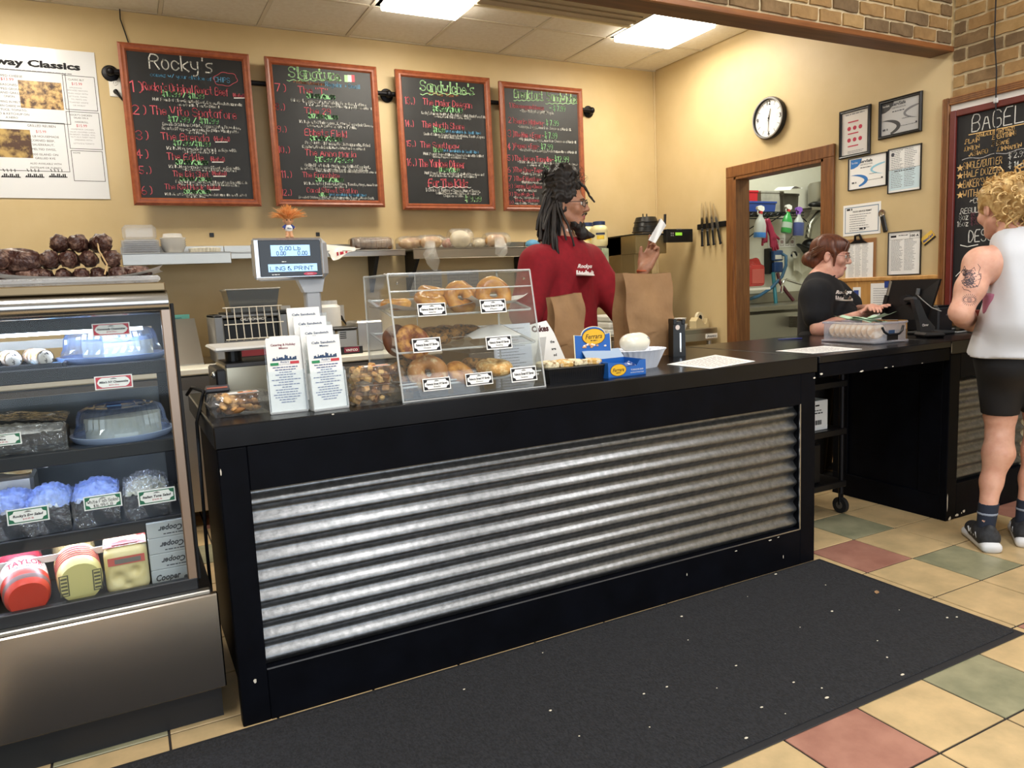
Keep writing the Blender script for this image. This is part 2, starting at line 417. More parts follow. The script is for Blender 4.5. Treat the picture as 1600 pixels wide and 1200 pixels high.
fl = mk('floor', *(lambda g: (g.v, g.f))(G().box(-3, -3.6, -.08, XR, YB+.1, -.0035).box(XR, 2.9, -.08, 7.2, 6.2, -.0035)), grout, kind='structure')
tl = {'y': mat('tile_sand', 'd2b688', .33, col2='aa9670', scale=6.5, detail=7, world=True, lo=.36, hi=.76, bump=.08, bscale=25, bdist=.003),
      'r': mat('tile_rose', 'b0806f', .35, col2='9a6a5c', scale=7, detail=7, world=True, bump=.08, bscale=25, bdist=.003),
      'g': mat('tile_olive', 'a09c7e', .35, col2='7f8066', scale=6, detail=7, world=True, bump=.08, bscale=25, bdist=.003)}
TS, TY = .3075, 1.152
tg = {k: G().box(.0035, .0035, -.012, TS-.0035, TS-.0035, 0, .0015) for k in tl}; tme = {}
spec = {}
for px, py, c in ((1340, 1165, 'r'), (1530, 1060, 'g'), (1335, 862, 'r'), (1505, 878, 'g'), (1312, 820, 'g'), (1592, 800, 'r'), (1596, 978, 'r'), (1588, 1015, 'y')):
    p = at(px, py, z=0); spec[(math.floor(p.x/TS), math.floor((p.y-TY)/TS))] = c
rt = random.Random(5)
for j in range(-4, 13):
    for i in range(-2, 15):
        c = spec.get((i, j)) or (rt.choice('yyyyyyrg') if (i < 3 or j < -1 or j > 5) else 'y')
        if c not in tme: o = tg[c].obj('tile', tl[c], fl); tme[c] = o.data
        else: o = bpy.data.objects.new('tile', tme[c]); COL.objects.link(o); o.parent = fl
        o.location = (i*TS, TY+j*TS, 0)
        if i == 14: o.scale.x = (XR-14*TS)/TS
# walls
G().box(-3, YB, 0, XR+.11, YB+.1, 3.7).obj('wall_back', paint, kind='structure')
d0, d1, dz = 3.665, 4.515, 2.085     # clear doorway
wr = G().box(XR, d1, 0, XR+.11, YB, 3.3).box(XR, 2.79, 0, XR+.11, d0, 3.3).box(XR, d0, dz, XR+.11, d1, 3.3).obj('wall_right', paint, kind='structure')
wf = G().box(XR, -3.6, 0, XR+.1, 2.79, 3.7).obj('wall_right_front', mat('mortar', 'c9b48c', .85, col2='d8c8a4', scale=20, bump=.5, bscale=40), kind='structure')
G().box(-3.1, -3.6, 0, -3, YB, 3.7).obj('wall_left', paint, kind='structure')
fw = G().box(-3.1, -3.7, 0, XR+.1, -3.6, .35).box(-3.1, -3.7, 2.75, XR+.1, -3.6, 3.7).box(-3.1, -3.7, .35, -1.85, -3.6, 2.75).box(3.85, -3.7, .35, XR+.1, -3.6, 2.75).obj('wall_front', paint, kind='structure')
G().box(-3.1, -3.7, 3.6, XR+.1, 2.785, 3.7).obj('ceiling_front', ceil_m, kind='structure')
# ceiling of the service area: grid and lay-in panels
ce = G().box(-3, 2.92, ZCEIL+.012, XR, YB, ZCEIL+.1).obj('ceiling', ceil_m, kind='structure')
gx = [2.23+.61*k for k in range(-9, 5)]; gy = [4.88-.61*k for k in range(-1, 4)]
g = G()
for x in gx:
    if -3 < x < XR: g.box(x-.012, 2.92, ZCEIL-.002, x+.012, YB, ZCEIL+.014)
for y in gy:
    if 2.92 < y < YB: g.box(-3, y-.012, ZCEIL-.0015, XR, y+.012, ZCEIL+.014)
g.obj('ceiling_grid', grid_m, ce)
cells = {(round(x, 2), round(y, 2)) for x, y in TROFF}
for x in gx:
    for y in gy:
        x0, x1, y0, y1 = max(x, -3)+.013, min(x+.61, XR)-.013, max(y-.61, 2.92)+.013, min(y, YB)-.013
        if x1-x0 < .03 or y1-y0 < .03 or any(abs(x+.305-a) < .15 and abs(y-.305-b) < .15 for a, b in TROFF): continue
        G().box(0, 0, 0, x1-x0, y1-y0, .014, .004).obj('panel', ceil_m, ce, loc=(x0, y0, ZCEIL+.002))
lens = mat('troffer_lens', 'fff6e4', .5, emit=18.0)
for n, (x, y) in enumerate(TROFF):
    t = thing('ceiling_light', (x, y, ZCEIL), ['square lit ceiling panel above the dark menu board with the flag', 'square lit ceiling panel nearest the clock wall', 'square lit ceiling panel over the deli case'][n], 'light', 'lit ceiling panels')
    g = G(); frame2(g, -.293, -.293, .293, .293, .03); g.box(-.293, -.293, 0, -.263, .293, .012).box(.263, -.293, 0, .293, .293, .012).box(-.263, -.293, 0, .263, -.263, .012).box(-.263, .263, 0, .263, .293, .012)
    g.obj('frame', white_pl, t)
    G().box(-.262, -.262, -.038, .262, .262, .01, .006).obj('lens', lens, t)  # lens shaped to drop below the grid, its glowing sides brighten the ceiling
# the long unlit fixture between them
p0, p1 = at(731, 16, z=3.05), at(982, 47, z=3.05)
t = thing('hanging_fixture', (2.13, 4.30, 3.05), 'long dark grey trough fixture hung below the ceiling between two lit panels', 'fixture')
Lf = 1.18
gh = mat('fixture_grey', 'aea391', .6); cr = mat('fixture_cream', 'f2e8ca', .5)
G().box(0, -.20, .012, Lf, .12, .088, .008).obj('housing', gh, t)
for y0 in (.10, -.19): G().box(-.01, y0, 0, Lf+.01, y0+.022, .016, .003).obj('lip', cr, t)
for k in range(3): G().box(.02, -.15+.08*k, .002, Lf-.02, -.145+.08*k, .014).obj('louvre', gh, t)
G().box(Lf, -.2, .02, Lf+.025, .09, .075).obj('end_cap', gh, t)
# brick header over the counter with its wooden soffit, then the brick wall on the right
hd = G().box(-3, 2.80, 2.555, XR, 2.905, 3.7).obj('wall_header', wf.data.materials[0], kind='structure')
G().box(-3, 2.787, 2.535, XR, 2.925, 2.556, .003).obj('soffit_board', wood_dk, hd)
G().box(-3, 2.781, 2.533, XR, 2.80, 2.562, .002).obj('soffit_edge', mat('soffit_edge', '9a6238', .4, col2='7d4c2a', scale=3, stretch=(1, 10, 10)), hd)
bk = [mat('brick_%d' % i, c, .85, col2=c2, scale=14, world=True, lo=.3, hi=.7, bump=.6, bscale=50, bdist=.006) for i, (c, c2) in enumerate((('a98656', '8f6e45'), ('8f7350', '6f5738'), ('b08f5f', '97784a'), ('80684a', '655036')))]
rb = random.Random(3)
bme = {}
def brick(parent, w, loc, rot):
    k = (rb.randrange(4), round(w, 3), rb.randrange(2))
    if k not in bme:
        q = random.Random(hash(k) % 999); h = .058; n = 5
        def wob(t): return q.uniform(-.003, .003)
        poly = [(w*i/n, wob(i)) for i in range(n)]+[(w+wob(0), 0)]+[(w+wob(0), h*.5), (w, h)]+[(w*(n-i)/n, h+wob(i)) for i in range(1, n)]+[(0, h), (wob(0), h*.5)]
        bme[k] = G().prism(poly, .012, 0, 'y').obj('brick', bk[k[0]], parent).data; o = bpy.data.objects[-1] if False else [c for c in parent.children if c.data == bme[k]][0]
    else: o = bpy.data.objects.new('brick', bme[k]); COL.objects.link(o); o.parent = parent
    o.location = loc; o.rotation_euler = rot
for row in range(7):
    z = 2.578+.0735*row; x = 1.7+(.1 if row % 2 else 0)
    while x < XR-.03:
        w = rb.choice((.155, .185, .185)); w = min(w, XR-.015-x)
        brick(hd, w, (x, 2.79, z), (0, 0, 0)); x += w+.018
for row in range(13):
    z = 2.255+.0735*row; y = 2.775-(.08 if row % 2 else 0)
    if row % 2: brick(wf, .06, (XR-.01, 2.775, z), (0, 0, R(-90)))
    while y > 1.0:
        w = rb.choice((.165, .185, .2)); brick(wf, w, (XR-.01, y, z), (0, 0, R(-90))); y -= w+.018
# wainscot below the frames, door casing
wn = mat('pine_panel', 'd0a060', .45, col2='b98748', scale=3, stretch=(10, 10, 1), detail=5)
tw = G().obj('trim_1', wn, kind='structure')
zt = at(1400, 437, x=XR-.015).z
y = 2.80
while y < 3.58:
    G().box(XR-.018, y, 0, XR-.001, min(y+.093, 3.58), zt, .003).obj('plank', wn, tw); y += .096
G().box(XR-.026, 2.80, zt-.004, XR-.001, 3.58, zt+.022, .004).obj('cap_rail', wn, tw)
dr = thing('door_1', (XR, d0, 0), None, None, kind='structure')
jw = .085
for nm, a, b, c, d in (('casing', d1-d0, d1-d0+jw, 0, dz), ('casing', -jw, 0, 0, dz), ('head_casing', -jw, d1-d0+jw, dz, dz+jw)):
    G().box(-.024, a, c, 0, b, d, .004).obj(nm, oak, dr)
G().box(-.02, d1-d0-.022, 0, .125, d1-d0+.002, dz, .002).obj('jamb', oak, dr)
G().box(-.02, -.002, 0, .125, .022, dz, .002).obj('jamb', oak, dr)
G().box(-.02, 0, dz-.022, .125, d1-d0, dz+.001, .002).obj('head_jamb', oak, dr)
# back corner bead, hairline panel joints
G().box(XR-.014, YB-.014, 0, XR, YB, ZCEIL, .004).obj('trim_2', paint, kind='structure')
# washroom behind the doorway
G().box(XR+.11, YB+.0, 0, 7.2, YB+.1, 3.3).obj('wall_washroom_back', white_wall, kind='structure')
G().box(7.1, 2.9, 0, 7.2, YB, 3.3).obj('wall_washroom_right', white_wall, kind='structure')
G().box(XR+.11, 2.9, 0, 7.2, 3.0, 3.3).obj('wall_washroom_front', white_wall, kind='structure')
G().box(XR+.11, 2.9, 3.1, 7.2, YB, 3.2).obj('ceiling_washroom', ceil_m, kind='structure')
# ================================================================ counters
galv = mat('galvanised', '8e9092', .36, .9, col2='6c6e71', scale=45, detail=6, lo=.3, hi=.7, bump=.08, bscale=60)
chip = mat('chipped_paint', 'd9d2c4', .8)
def chips(parent, pts, dy=-.0012, seed=1):
    q = random.Random(seed)
    for x, z, w, h in pts:
        n = 7; g = G(); o = [(w*.5*math.cos(2*PI*i/n)*q.uniform(.5, 1), h*.5*math.sin(2*PI*i/n)*q.uniform(.5, 1)) for i in range(n)]
        g.raw([(a, 0, b) for a, b in o], [tuple(range(n))]); g.obj('paint_chip', chip, parent, loc=(x, dy, z))
def corr(x0, x1, z0, z1, pitch=.0622, amp=.0105):
    n = int((z1-z0)/pitch*10); g = G(); v = []; f = []
    for i in range(n+1):
        z = z0+(z1-z0)*i/n; y = amp*math.cos(2*PI*(z-z0)/pitch)
        v += [(x0, y, z), (x1, y, z), (x0, y+.0015, z), (x1, y+.0015, z)]
    for i in range(n):
        a = 4*i; f += [(a, a+1, a+5, a+4), (a+2, a+6, a+7, a+3)]
    return g.raw(v, f)
cx0, cx1 = .2, 2.712
t = thing('service_counter', (cx0, YF, 0), 'long black service counter with a horizontal corrugated metal front panel', 'counter')
L = cx1-cx0; D = 3.23-YF
G().box(0, 0, .868, L, D, ZC, .004).obj('countertop', black_top, t)
G().box(.004, .001, 0, .088, .045, .868, .003).obj('stile', black, t)
G().box(L-.105, .001, 0, L-.012, .045, .868, .003).obj('stile', black, t)
G().box(.088, .001, .733, L-.105, .045, .868, .002).obj('rail', black, t)
G().box(.088, .001, 0, L-.105, .045, .168, .002).obj('rail', black, t)
corr(.085, L-.103, .16, .74).obj('corrugated_sheet', galv, t, loc=(0, .03, 0), smooth=60)
G().box(.03, .045, 0, .045, D-.05, .868).obj('side_panel', black, t)
G().box(L-.04, .045, 0, L-.02, D-.05, .868).obj('side_panel', black, t)
G().box(.045, D-.08, .1, L-.04, D-.06, .868).obj('back_panel', black, t)
g = G(); alu = mat('aluminium_bead', 'c2c2c4', .35, 1)
g.box(L-.109, .0, .165, L-.104, .006, .736).obj('bead', alu, t)
G().box(.088, .0, .164, L-.105, .004, .168).obj('bead', alu, t)
chips(t, [(2.22, .152, .03, .008), (2.27, .156, .018, .006), (2.02, .145, .02, .006), (2.30, .06, .006, .02), (.05, .14, .014, .018), (1.75, .10, .006, .016), (2.49, .845, .018, .01), (.35, .935, .012, .006), (.01, .80, .006, .03)])
t = thing('counter_flap', (2.722, YF, 0), 'black counter flap bridging the gap before the till cabinet', 'counter')
Lb = 3.668-2.722
G().box(0, 0, .905, Lb, .90, ZC, .003).obj('countertop', black_top, t)
G().box(.004, .002, .842, Lb-.004, .03, .904, .002).obj('fascia', black, t)
G().box(.01, .03, .87, Lb-.01, .88, .905).obj('underside', black, t)
chips(t, [(.012, .858, .03, .014), (.28, .846, .035, .012), (.45, .848, .03, .006), (.5, .849, .016, .005), (.72, .846, .02, .004)])
t = thing('till_cabinet', (3.67, YF, 0), 'black till cabinet with corrugated panel behind the woman in white', 'cabinet')
Lc = XR-3.672; Dc = .70
G().box(0, 0, .868, Lc, Dc, ZC, .004).obj('countertop', black_top, t)
G().box(.0, .002, 0, .085, .04, .868, .003).obj('stile', black, t)
G().box(.085, .002, .745, Lc, .04, .868, .002).obj('rail', black, t)
G().box(.085, .002, 0, Lc, .04, .19, .002).obj('rail', black, t)
corr(.08, Lc, .185, .75).obj('corrugated_sheet', galv, t, loc=(0, .03, 0), smooth=60)
G().box(.012, .04, 0, .03, Dc, .868).obj('side_panel', black, t)
for a, b, c, d in ((.04, Dc, 0, .13), (.04, Dc, .76, .868), (.04, .16, .13, .76), (Dc-.1, Dc, .13, .76)): G().box(0, a, c, .012, b, d, .002).obj('side_rail', black, t)
chips(t, [(.006, .10, .012, .14), (.03, .012, .03, .03), (.09, .02, .04, .02), (.15, .03, .03, .018), (.13, .024, .012, .012), (.002, .90, .006, .07)])
# utility cart parked under the flap
t = thing('utility_cart', (2.80, 2.70, 0), 'black wheeled utility cart parked under the counter flap', 'cart')
for x in (0, .575):
    for y in (0, .42):
        G().cyl((x, y, .11), (x, y, .84), .014).obj('post', iron, t)
        c = G().box(x-.016, y-.006, .045, x+.016, y+.006, .112, .003).obj('caster', iron, t)
        G().cyl((x-.012, y, .045), (x+.012, y, .045), .044, n=20).obj('wheel', rubber, c, smooth=40)
        G().cyl((x-.014, y, .045), (x+.014, y, .045), .02, n=12).obj('hub', mat('dull_metal', '6d6a66', .5, .6), c)
for z in (.15, .44, .70): G().box(-.02, -.02, z, .595, .44, z+.035, .004).obj('shelf', plastic_bk, t)
G().box(.03, .02, .186, .44, .40, .40, .006).obj('drawer_bin', plastic_bk, t)
t = thing('supply_carton', (3.12, 2.72, .476), 'white carton with a yellow sticker on the middle cart shelf', 'box')
G().box(0, 0, 0, .17, .16, .16, .002).obj('carton', white, t)
g = G(); g.at((0, -.001, 0), FRONT_ROT)
rect(g, .02, .03, .035, .07)
for k in range(12): rect(g, .05+.006*k, .03, .053+.006*k+(k % 3)*.001, .055)
dashes(g, .04, .13, .09, .006); dashes(g, .04, .12, .105, .005); dashes(g, .05, .11, .13, .008)
g.obj('printing', ink, t)
g = G().at((0, -.002, 0), FRONT_ROT); g.raw([(.0, .07, 0), (.045, .055, 0), (.05, .13, 0), (.005, .145, 0)], [(0, 1, 2, 3)]); g.obj('sticker', mat('yellow_sticker', 'd8c23a', .6), t)
# ================================================================ entrance mat
t = thing('floor_mat', (2.727, 2.293, 0), 'charcoal ribbed floor mat laid along the front of the counter', 'mat', rot=(0, 0, R(.12)))
Lm, Wm = 3.25, .885
G().box(-Lm, -Wm, 0, 0, 0, .004, .003).obj('rubber_border', mat('mat_rubber', '232428', .55), t)
mm = mat('mat_pile', '17181b', .95, col2='2a2b30', scale=170, detail=2, stretch=(1, .55, 1), lo=.35, hi=.65, bump=.9, bscale=190, bdist=.006)
G().box(-Lm+.03, -Wm+.025, .002, -.025, -.02, .0095, .003).obj('pile', mm, t)
q = random.Random(11); g = G()
for px, py in ((725, 1077), (795, 1002), (1006, 1084), (1075, 1000), (1190, 1105), (1227, 1115), (1371, 1001), (1386, 1027), (1410, 1054), (1495, 964), (1405, 953), (1290, 914), (848, 1020), (1120, 1075), (1150, 1040), (1240, 1066), (1042, 1073), (1284, 1075), (1292, 1090), (1166, 1153), (905, 1150), (1015, 1136), (860, 1110), (1480, 965), (1212, 897), (1168, 932), (1065, 963), (1300, 955), (1250, 980)):
    p = at(px, py, z=.0105); s = q.uniform(.0018, .0045); g.ball(p, (s*q.uniform(1, 2), s, s*.5), 6, 4)
g.obj('crumbs', mat('crumb', 'd8d0be', .9), label='scattered pale crumbs on the charcoal floor mat', cat='crumbs', kind='stuff')
p = at(1370, 926, z=.0105)
G().grid(lambda u, v: (.03*(u-.5), .018*(v-.5)*math.sin(PI*(.05+.9*u)), .004*abs(v-.5)+.002*u), 7, 4).obj('dry_leaf', mat('leaf_brown', '9a7a58', .8), loc=p, rot=(0, 0, .6), label='small curled brown leaf lying on the mat', cat='leaf')
# ================================================================ deli case
t = thing('deli_case', (-1.15, 2.36, 0), 'steel and glass refrigerated deli case left of the counter', 'display case')
CX = -1.15; CY = 2.36
def cb(nm, m, x0, y0, z0, x1, y1, z1, b=0, par=None): return G().box(x0-CX, y0-CY, z0, x1-CX, y1-CY, z1, b).obj(nm, m, par or t)
gl = clear('case_glass', 'fafcfc', 0, .01, 1.22)
dark = mat('case_dark', '1d1f24', .5); fsteel = mat('case_steel', 'b3aaa0', .24, 1, bump=.04, bscale=3, bdist=.02)
cb('plinth', dark, -1.13, 2.407, 0, .16, 3.02, .112)
cb('base_panel', fsteel, -1.15, 2.36, .114, .174, 2.39, .417, .004)
cb('base_body', dark, -1.14, 2.39, .112, .165, 3.05, .40)
cb('sill', steel_lt, -1.15, 2.368, .417, .155, 2.40, .43, .003)
cb('glass_rail', dark, -1.14, 2.398, .428, .125, 2.425, .466, .003)
cb('deck', mat('case_deck', '3a3c40', .45), -1.13, 2.425, .40, .12, 3.04, .435)
cb('sloped_pan', steel_lt, -1.12, 2.74, .436, .09, 2.95, .52)
cb('front_glass', gl, -1.13, 2.402, .466, .10, 2.408, 1.275)
cb('side_glass', gl, .114, 2.43, .44, .12, 3.03, 1.29)
cb('corner_post', mat('post_steel', 'a08c7c', .35, .9), .098, 2.40, .455, .126, 2.425, 1.285, .003)
cb('gasket', rubber, .126, 2.412, .455, .136, 2.44, 1.30, .002)
cb('rear_post', dark, .09, 3.02, .435, .13, 3.05, 1.30)
cb('light_housing', dark, -1.14, 2.50, 1.235, .115, 2.66, 1.29)
g = G(); g.at((-CX-1.14, 0, 0)); g.tube([(0, 2.425-CY, 1.305), (1.262, 2.425-CY, 1.305)], .034, 20).obj('top_bar', mat('bar_steel', 'b9b6b2', .2, 1), t, smooth=40)
cb('top_plate', mat('top_plate', '8d7a5c', .35, .7), -1.145, 2.40, 1.338, .118, 3.05, 1.362, .003)
cb('rear_door', mat('rear_door', '54585a', .3, .3, col2='6a6e70', scale=3), -1.12, 3.03, .435, .09, 3.04, 1.0)
cb('rear_frame', steel_lt, -1.12, 3.025, 1.165, .09, 3.045, 1.195)
cb('inner_lamp', mat('case_tube', 'dfeaff', .5, emit=34), -1.05, 2.55, 1.224, .05, 2.575, 1.234)
shz = (1.128, .885, .645)
for i, z in enumerate(shz):
    s = cb('shelf', mat('shelf_smoke', '2c3038', .3), -1.12, 2.50, z-.012, .105, 3.0, z, .002)
    cb('shelf_front', dark, -1.12, 2.485, z-.036, .108, 2.50, z+.004, .003, par=s)
    if i: cb('shelf_lamp', MATS['case_tube'], -1.05, 2.53, z-.028, .05, 2.548, z-.014, par=s)
    cb('bracket', steel_lt, .10, 2.52, z-.03, .112, 3.0, z-.014, par=s)
cb('shelf_ticket_rail', white_pl, -1.1, 2.52, .56, -.1, 2.523, .58)
# price cards standing in the case
redc = mat('card_red', 'c22a3c', .6); grc = mat('card_green', '1f6b4b', .6)
def price_card(x, y, z, w, h, kind, l1, l2, label, lean=-.12, rz=0, hand1=False, par_group='price cards in the deli case'):
    o = thing('price_card', (x, y, z), label, 'price card', par_group, rot=(lean, 0, rz))
    G().box(-w/2, 0, 0, w/2, .0015, h).obj('card', white, o)
    g = G().at((0, -.0006, 0), FRONT_ROT); c = w*.055; e = w*.16
    m = {'red': redc, 'green': grc, 'black': ink}[kind]
    rect(g, -w/2+c*.6, h*.08, w/2-c*.6, h*.92); g.obj('border', m, o)
    g = G().at((0, -.0010, 0), FRONT_ROT); x0, x1, y0, y1 = -w/2+c*1.1, w/2-c*1.1, h*.14, h*.86
    if kind == 'red': P = [(x0+e*.8, y0), (x1-e*.8, y0), (x1-e*.3, y0+e*.35), (x1, h*.5), (x1-e*.3, y1-e*.35), (x1-e*.8, y1), (x0+e*.8, y1), (x0+e*.3, y1-e*.35), (x0, h*.5), (x0+e*.3, y0+e*.35)]
    else: P = [(x0+e*.7, y0), (x1-e*.7, y0), (x1-e*.5, y0+e*.4), (x1, y0+e*.6), (x1, y1-e*.6), (x1-e*.5, y1-e*.4), (x1-e*.7, y1), (x0+e*.7, y1), (x0+e*.5, y1-e*.4), (x0, y1-e*.6), (x0, y0+e*.6), (x0+e*.5, y0+e*.4)]
    g.raw([(a, b, 0) for a, b in P], [tuple(range(len(P)))]); g.obj('cartouche', white, o)
    g = G().at((0, -.0014, 0), FRONT_ROT)
    for k in range(5): rect(g, -w*.07+k*w*.03, h*.74, -w*.05+k*w*.03, h*(.78+.05*math.sin(PI*k/4)))
    rect(g, -w*.09, h*.725, w*.09, h*.74)
    if hand1: hand(g, l1, 0, h*.46, h*.22, h*.03, wid=w*.8, align='c')
    else: ptext(g, l1, 0, h*.45, h*.16, wid=min(w*.76, len(l1)*h*.1), bold=.035, shear=.2)
    if hand1: hand(g, l2, 0, h*.17, h*.2, h*.028, wid=w*.5, align='c')
    g.obj('lettering', ink, o)
    if not hand1:
        g = G().at((0, -.0014, 0), FRONT_ROT); ptext(g, l2, 0, h*.25, h*.11, wid=w*.26, bold=.01); g.obj('price', ink_r if kind != 'black' or par_group[0] == 'r' else ink, o)
    return o
def card_at(px0, py0, px1, py1, y, *a, **k):
    p = at(px0, py1, y=y); q = at(px1, py0, y=y); return price_card((p.x+q.x)/2, y, p.z, q.x-p.x, q.z-p.z, *a, **k)
card_at(145, 503, 202, 526, 2.44, 'red', 'Homemade Cheesecakes', '$4.50 /Slice', 'red bordered price card on the top shelf above the blue lidded cake')
card_at(149, 584, 206, 610, 2.47, 'red', "Mike's NY Cheesecake", '$4.50 /Slice', 'red bordered price card above the cheesecake dome on the second shelf')
card_at(-24, 675, 32, 700, 2.47, 'green', 'Rice', '$9.99 /lb', 'green bordered price card cut off by the left edge of the photo')
card_at(12, 789, 75, 822, 2.43, 'green', "Rocky's Egg Salad", '$10.99 /lb', 'green bordered price card for egg salad, leftmost on the third shelf')
card_at(132, 769, 189, 799, 2.43, 'green', 'White Fish Salad', '$16.99/LB', 'hand lettered green bordered price card for white fish salad', hand1=True)
card_at(217, 760, 273, 791, 2.43, 'green', 'Italian Tuna Salad', '$10.99 /lb', 'green bordered price card nearest the corner post of the case')
p = at(274, 768, y=2.46)
# cakes under fluted domes
dome_m = clear('dome_plastic', 'e2ecfc', .10, .05, 1.6, milky='b8ccf0'); cake_cream = mat('cake_cream', 'efe6c8', .7, col2='e4d9b4', scale=20, bump=.2)  # blue case light is put into the dome's tint and haze
def cake(x, y, z, r, label, topm, tray, cut):
    o = thing('domed_cake', (x, y, z), label, 'cake')
    G().lathe([(0, 0), (r*1.12, 0), (r*1.2, .012), (r*1.22, .02), (r*1.16, .02), (r*1.08, .008), (0, .008)], 40, False).obj('tray', tray, o, smooth=50)
    a0, a1 = cut; n = 40; g = G(); h = .062; v = []; f = []
    rc = r*.92
    P = [(0, 0)]+[(rc*math.cos(a0+(a1-a0)*i/n), rc*math.sin(a0+(a1-a0)*i/n)) for i in range(n+1)]
    g.prism(P, .01, h); g.obj('cake', cake_cream, o)
    g = G(); P2 = [(0, 0)]+[(rc*1.01*math.cos(a0+(a1-a0)*i/n), rc*1.01*math.sin(a0+(a1-a0)*i/n)) for i in range(n+1)]
    g.prism(P2, h, h+.012); g.obj('icing', topm, o)
    n = 80; nf = 40
    g = G(); pr = [(1.14, .012), (1.12, .03), (1.03, .045), (1.0, .075), (.94, .094), (.78, .104), (.74, .100), (0.01, .106)]
    g.lathe([(r*a, b) for a, b in pr], n, False, wob=lambda a, k: 1+(.030*math.cos(a*nf) if 2 <= k <= 4 else 0)); g.obj('dome', dome_m, o)
    for w in range(2):
        g = G(); g.tube([(r*(.6-.25*w)*math.cos(2*PI*i/32), r*(.6-.25*w)*math.sin(2*PI*i/32), .106) for i in range(33)], .0025, 5); g.obj('ring', dome_m, o, smooth=60)
    return o
blue_tint = mat('blue_tray', '3a55a8', .35)
cake(-.04, 2.70, shz[0], .128, 'layer cake with cut face under a fluted blue-lit dome on the top shelf', mat('icing_blue', 'aebfd8', .5, col2='3b4d84', scale=60, lo=.5, hi=.62), mat('clear_blue', '8fa6d6', .25), (-1.75, 2.4))
cake(-.035, 2.66, shz[1], .122, 'pale cheesecake under a clear fluted dome on the second shelf', cake_cream, mat('pale_blue_board', 'a9bbdd', .5), (-2.7, .2))
# tongs clip on the second dome
p = at(178, 634, y=2.60); t2 = thing('blue_clip', (p.x, 2.60, shz[1]+.1065), 'small folded blue clip on the cheesecake dome', 'clip')
G().box(-.02, 0, 0, .02, .03, .004, .001).obj('lower_jaw', mat('clip_blue', '6d9ad0', .4), t2); G().at((0, 0, .004), (-.35, 0, 0)).box(-.02, 0, 0, .02, .035, .004, .001).obj('upper_jaw', mat('clip_dark', '2a3a68', .4), t2)
# cannoli on a dark tray
t2 = thing('cannoli_tray', (-.295, 2.62, shz[0]), 'dark rectangular tray holding cannoli, top shelf of the deli case', 'tray')
G().box(-.16, -.09, 0, .125, .11, .006, .002).obj('base', mat('tray_navy', '1b1c2c', .35), t2)
for a in ((-.16, -.095, .125, -.09), (-.16, .11, .125, .115), (.125, -.09, .135, .11)): G().box(a[0], a[1], .0, a[2], a[3], .016, .002).obj('rim', MATS['tray_navy'], t2)
G().box(.03, -.08, .006, .118, .06, .009).obj('liner', mat('liner_blue', '8fc0e6', .6), t2)
shell = mat('cannoli_shell', 'c89a62', .7, col2='f0ece6', scale=30, lo=.42, hi=.55, bump=.4); fill = mat('ricotta', 'f0ebe4', .6, col2='1e1410', scale=70, lo=.55, hi=.6)
for i, (x, y, rz) in enumerate(((-.29, -.0, .25), (-.235, .03, .2), (-.215, -.03, .35), (-.36, -.02, .3), (-.34, .04, .15), (-.44, .0, .3))):
    o = thing('cannoli', (x-.015, 2.62+y, shz[0]+.032), ['front right cannoli with chocolate chip filling on the dark tray', 'rearmost right cannoli on the dark tray', 'cannoli beside the pale blue liner', 'cannoli left of the front pair on the dark tray', 'cannoli at the back left of the dark tray', 'leftmost cannoli, half outside the photo'][i], 'cannoli', 'cannoli on the top shelf', rot=(0, 0, rz))
    G().at((0, 0, 0), (R(90), 0, 0)).lathe([(.0, -.055), (.022, -.06), (.025, -.03), (.025, .03), (.023, .06)], 14, False).obj('shell', shell, o, smooth=60)
    G().ball((0, -.055, 0), (.022, .016, .022), 12, 8).obj('filling', fill, o, smooth=180)
# lidded tub of white cake, second shelf left
t2 = thing('film_wrapped_tray', (-.33, 2.64, shz[1]), 'black tray of shredded white topping under crinkled film, second shelf', 'tray')
G().box(-.2, -.09, 0, .145, .1, .055, .008).obj('tray', plastic_bk, t2)
g = G(); q = random.Random(2)
g.grid(lambda u, v: (-.19+.325*u, -.082+.175*v, .05+.02*math.sin(PI*u)*math.sin(PI*v)+q.uniform(0, .012)), 30, 16); g.obj('topping', mat('coconut', 'eeeade', .8, bump=.8, bscale=120), t2, smooth=40)
film = clear('cling_film', 'f4f7ff', .06, .1, 1.8, bump=2.0, bscale=30)
G().grid(lambda u, v: (-.205+.355*u, -.1+.21*v, .085+.018*math.sin(PI*u)+q.uniform(-.004, .004)), 24, 14).obj('film', film, t2, smooth=60)
G().grid(lambda u, v: (-.205+.355*u, -.1-.006*math.sin(9*u), .085*v+q.uniform(-.003, .003)), 24, 6).obj('film_skirt', film, t2, smooth=60)
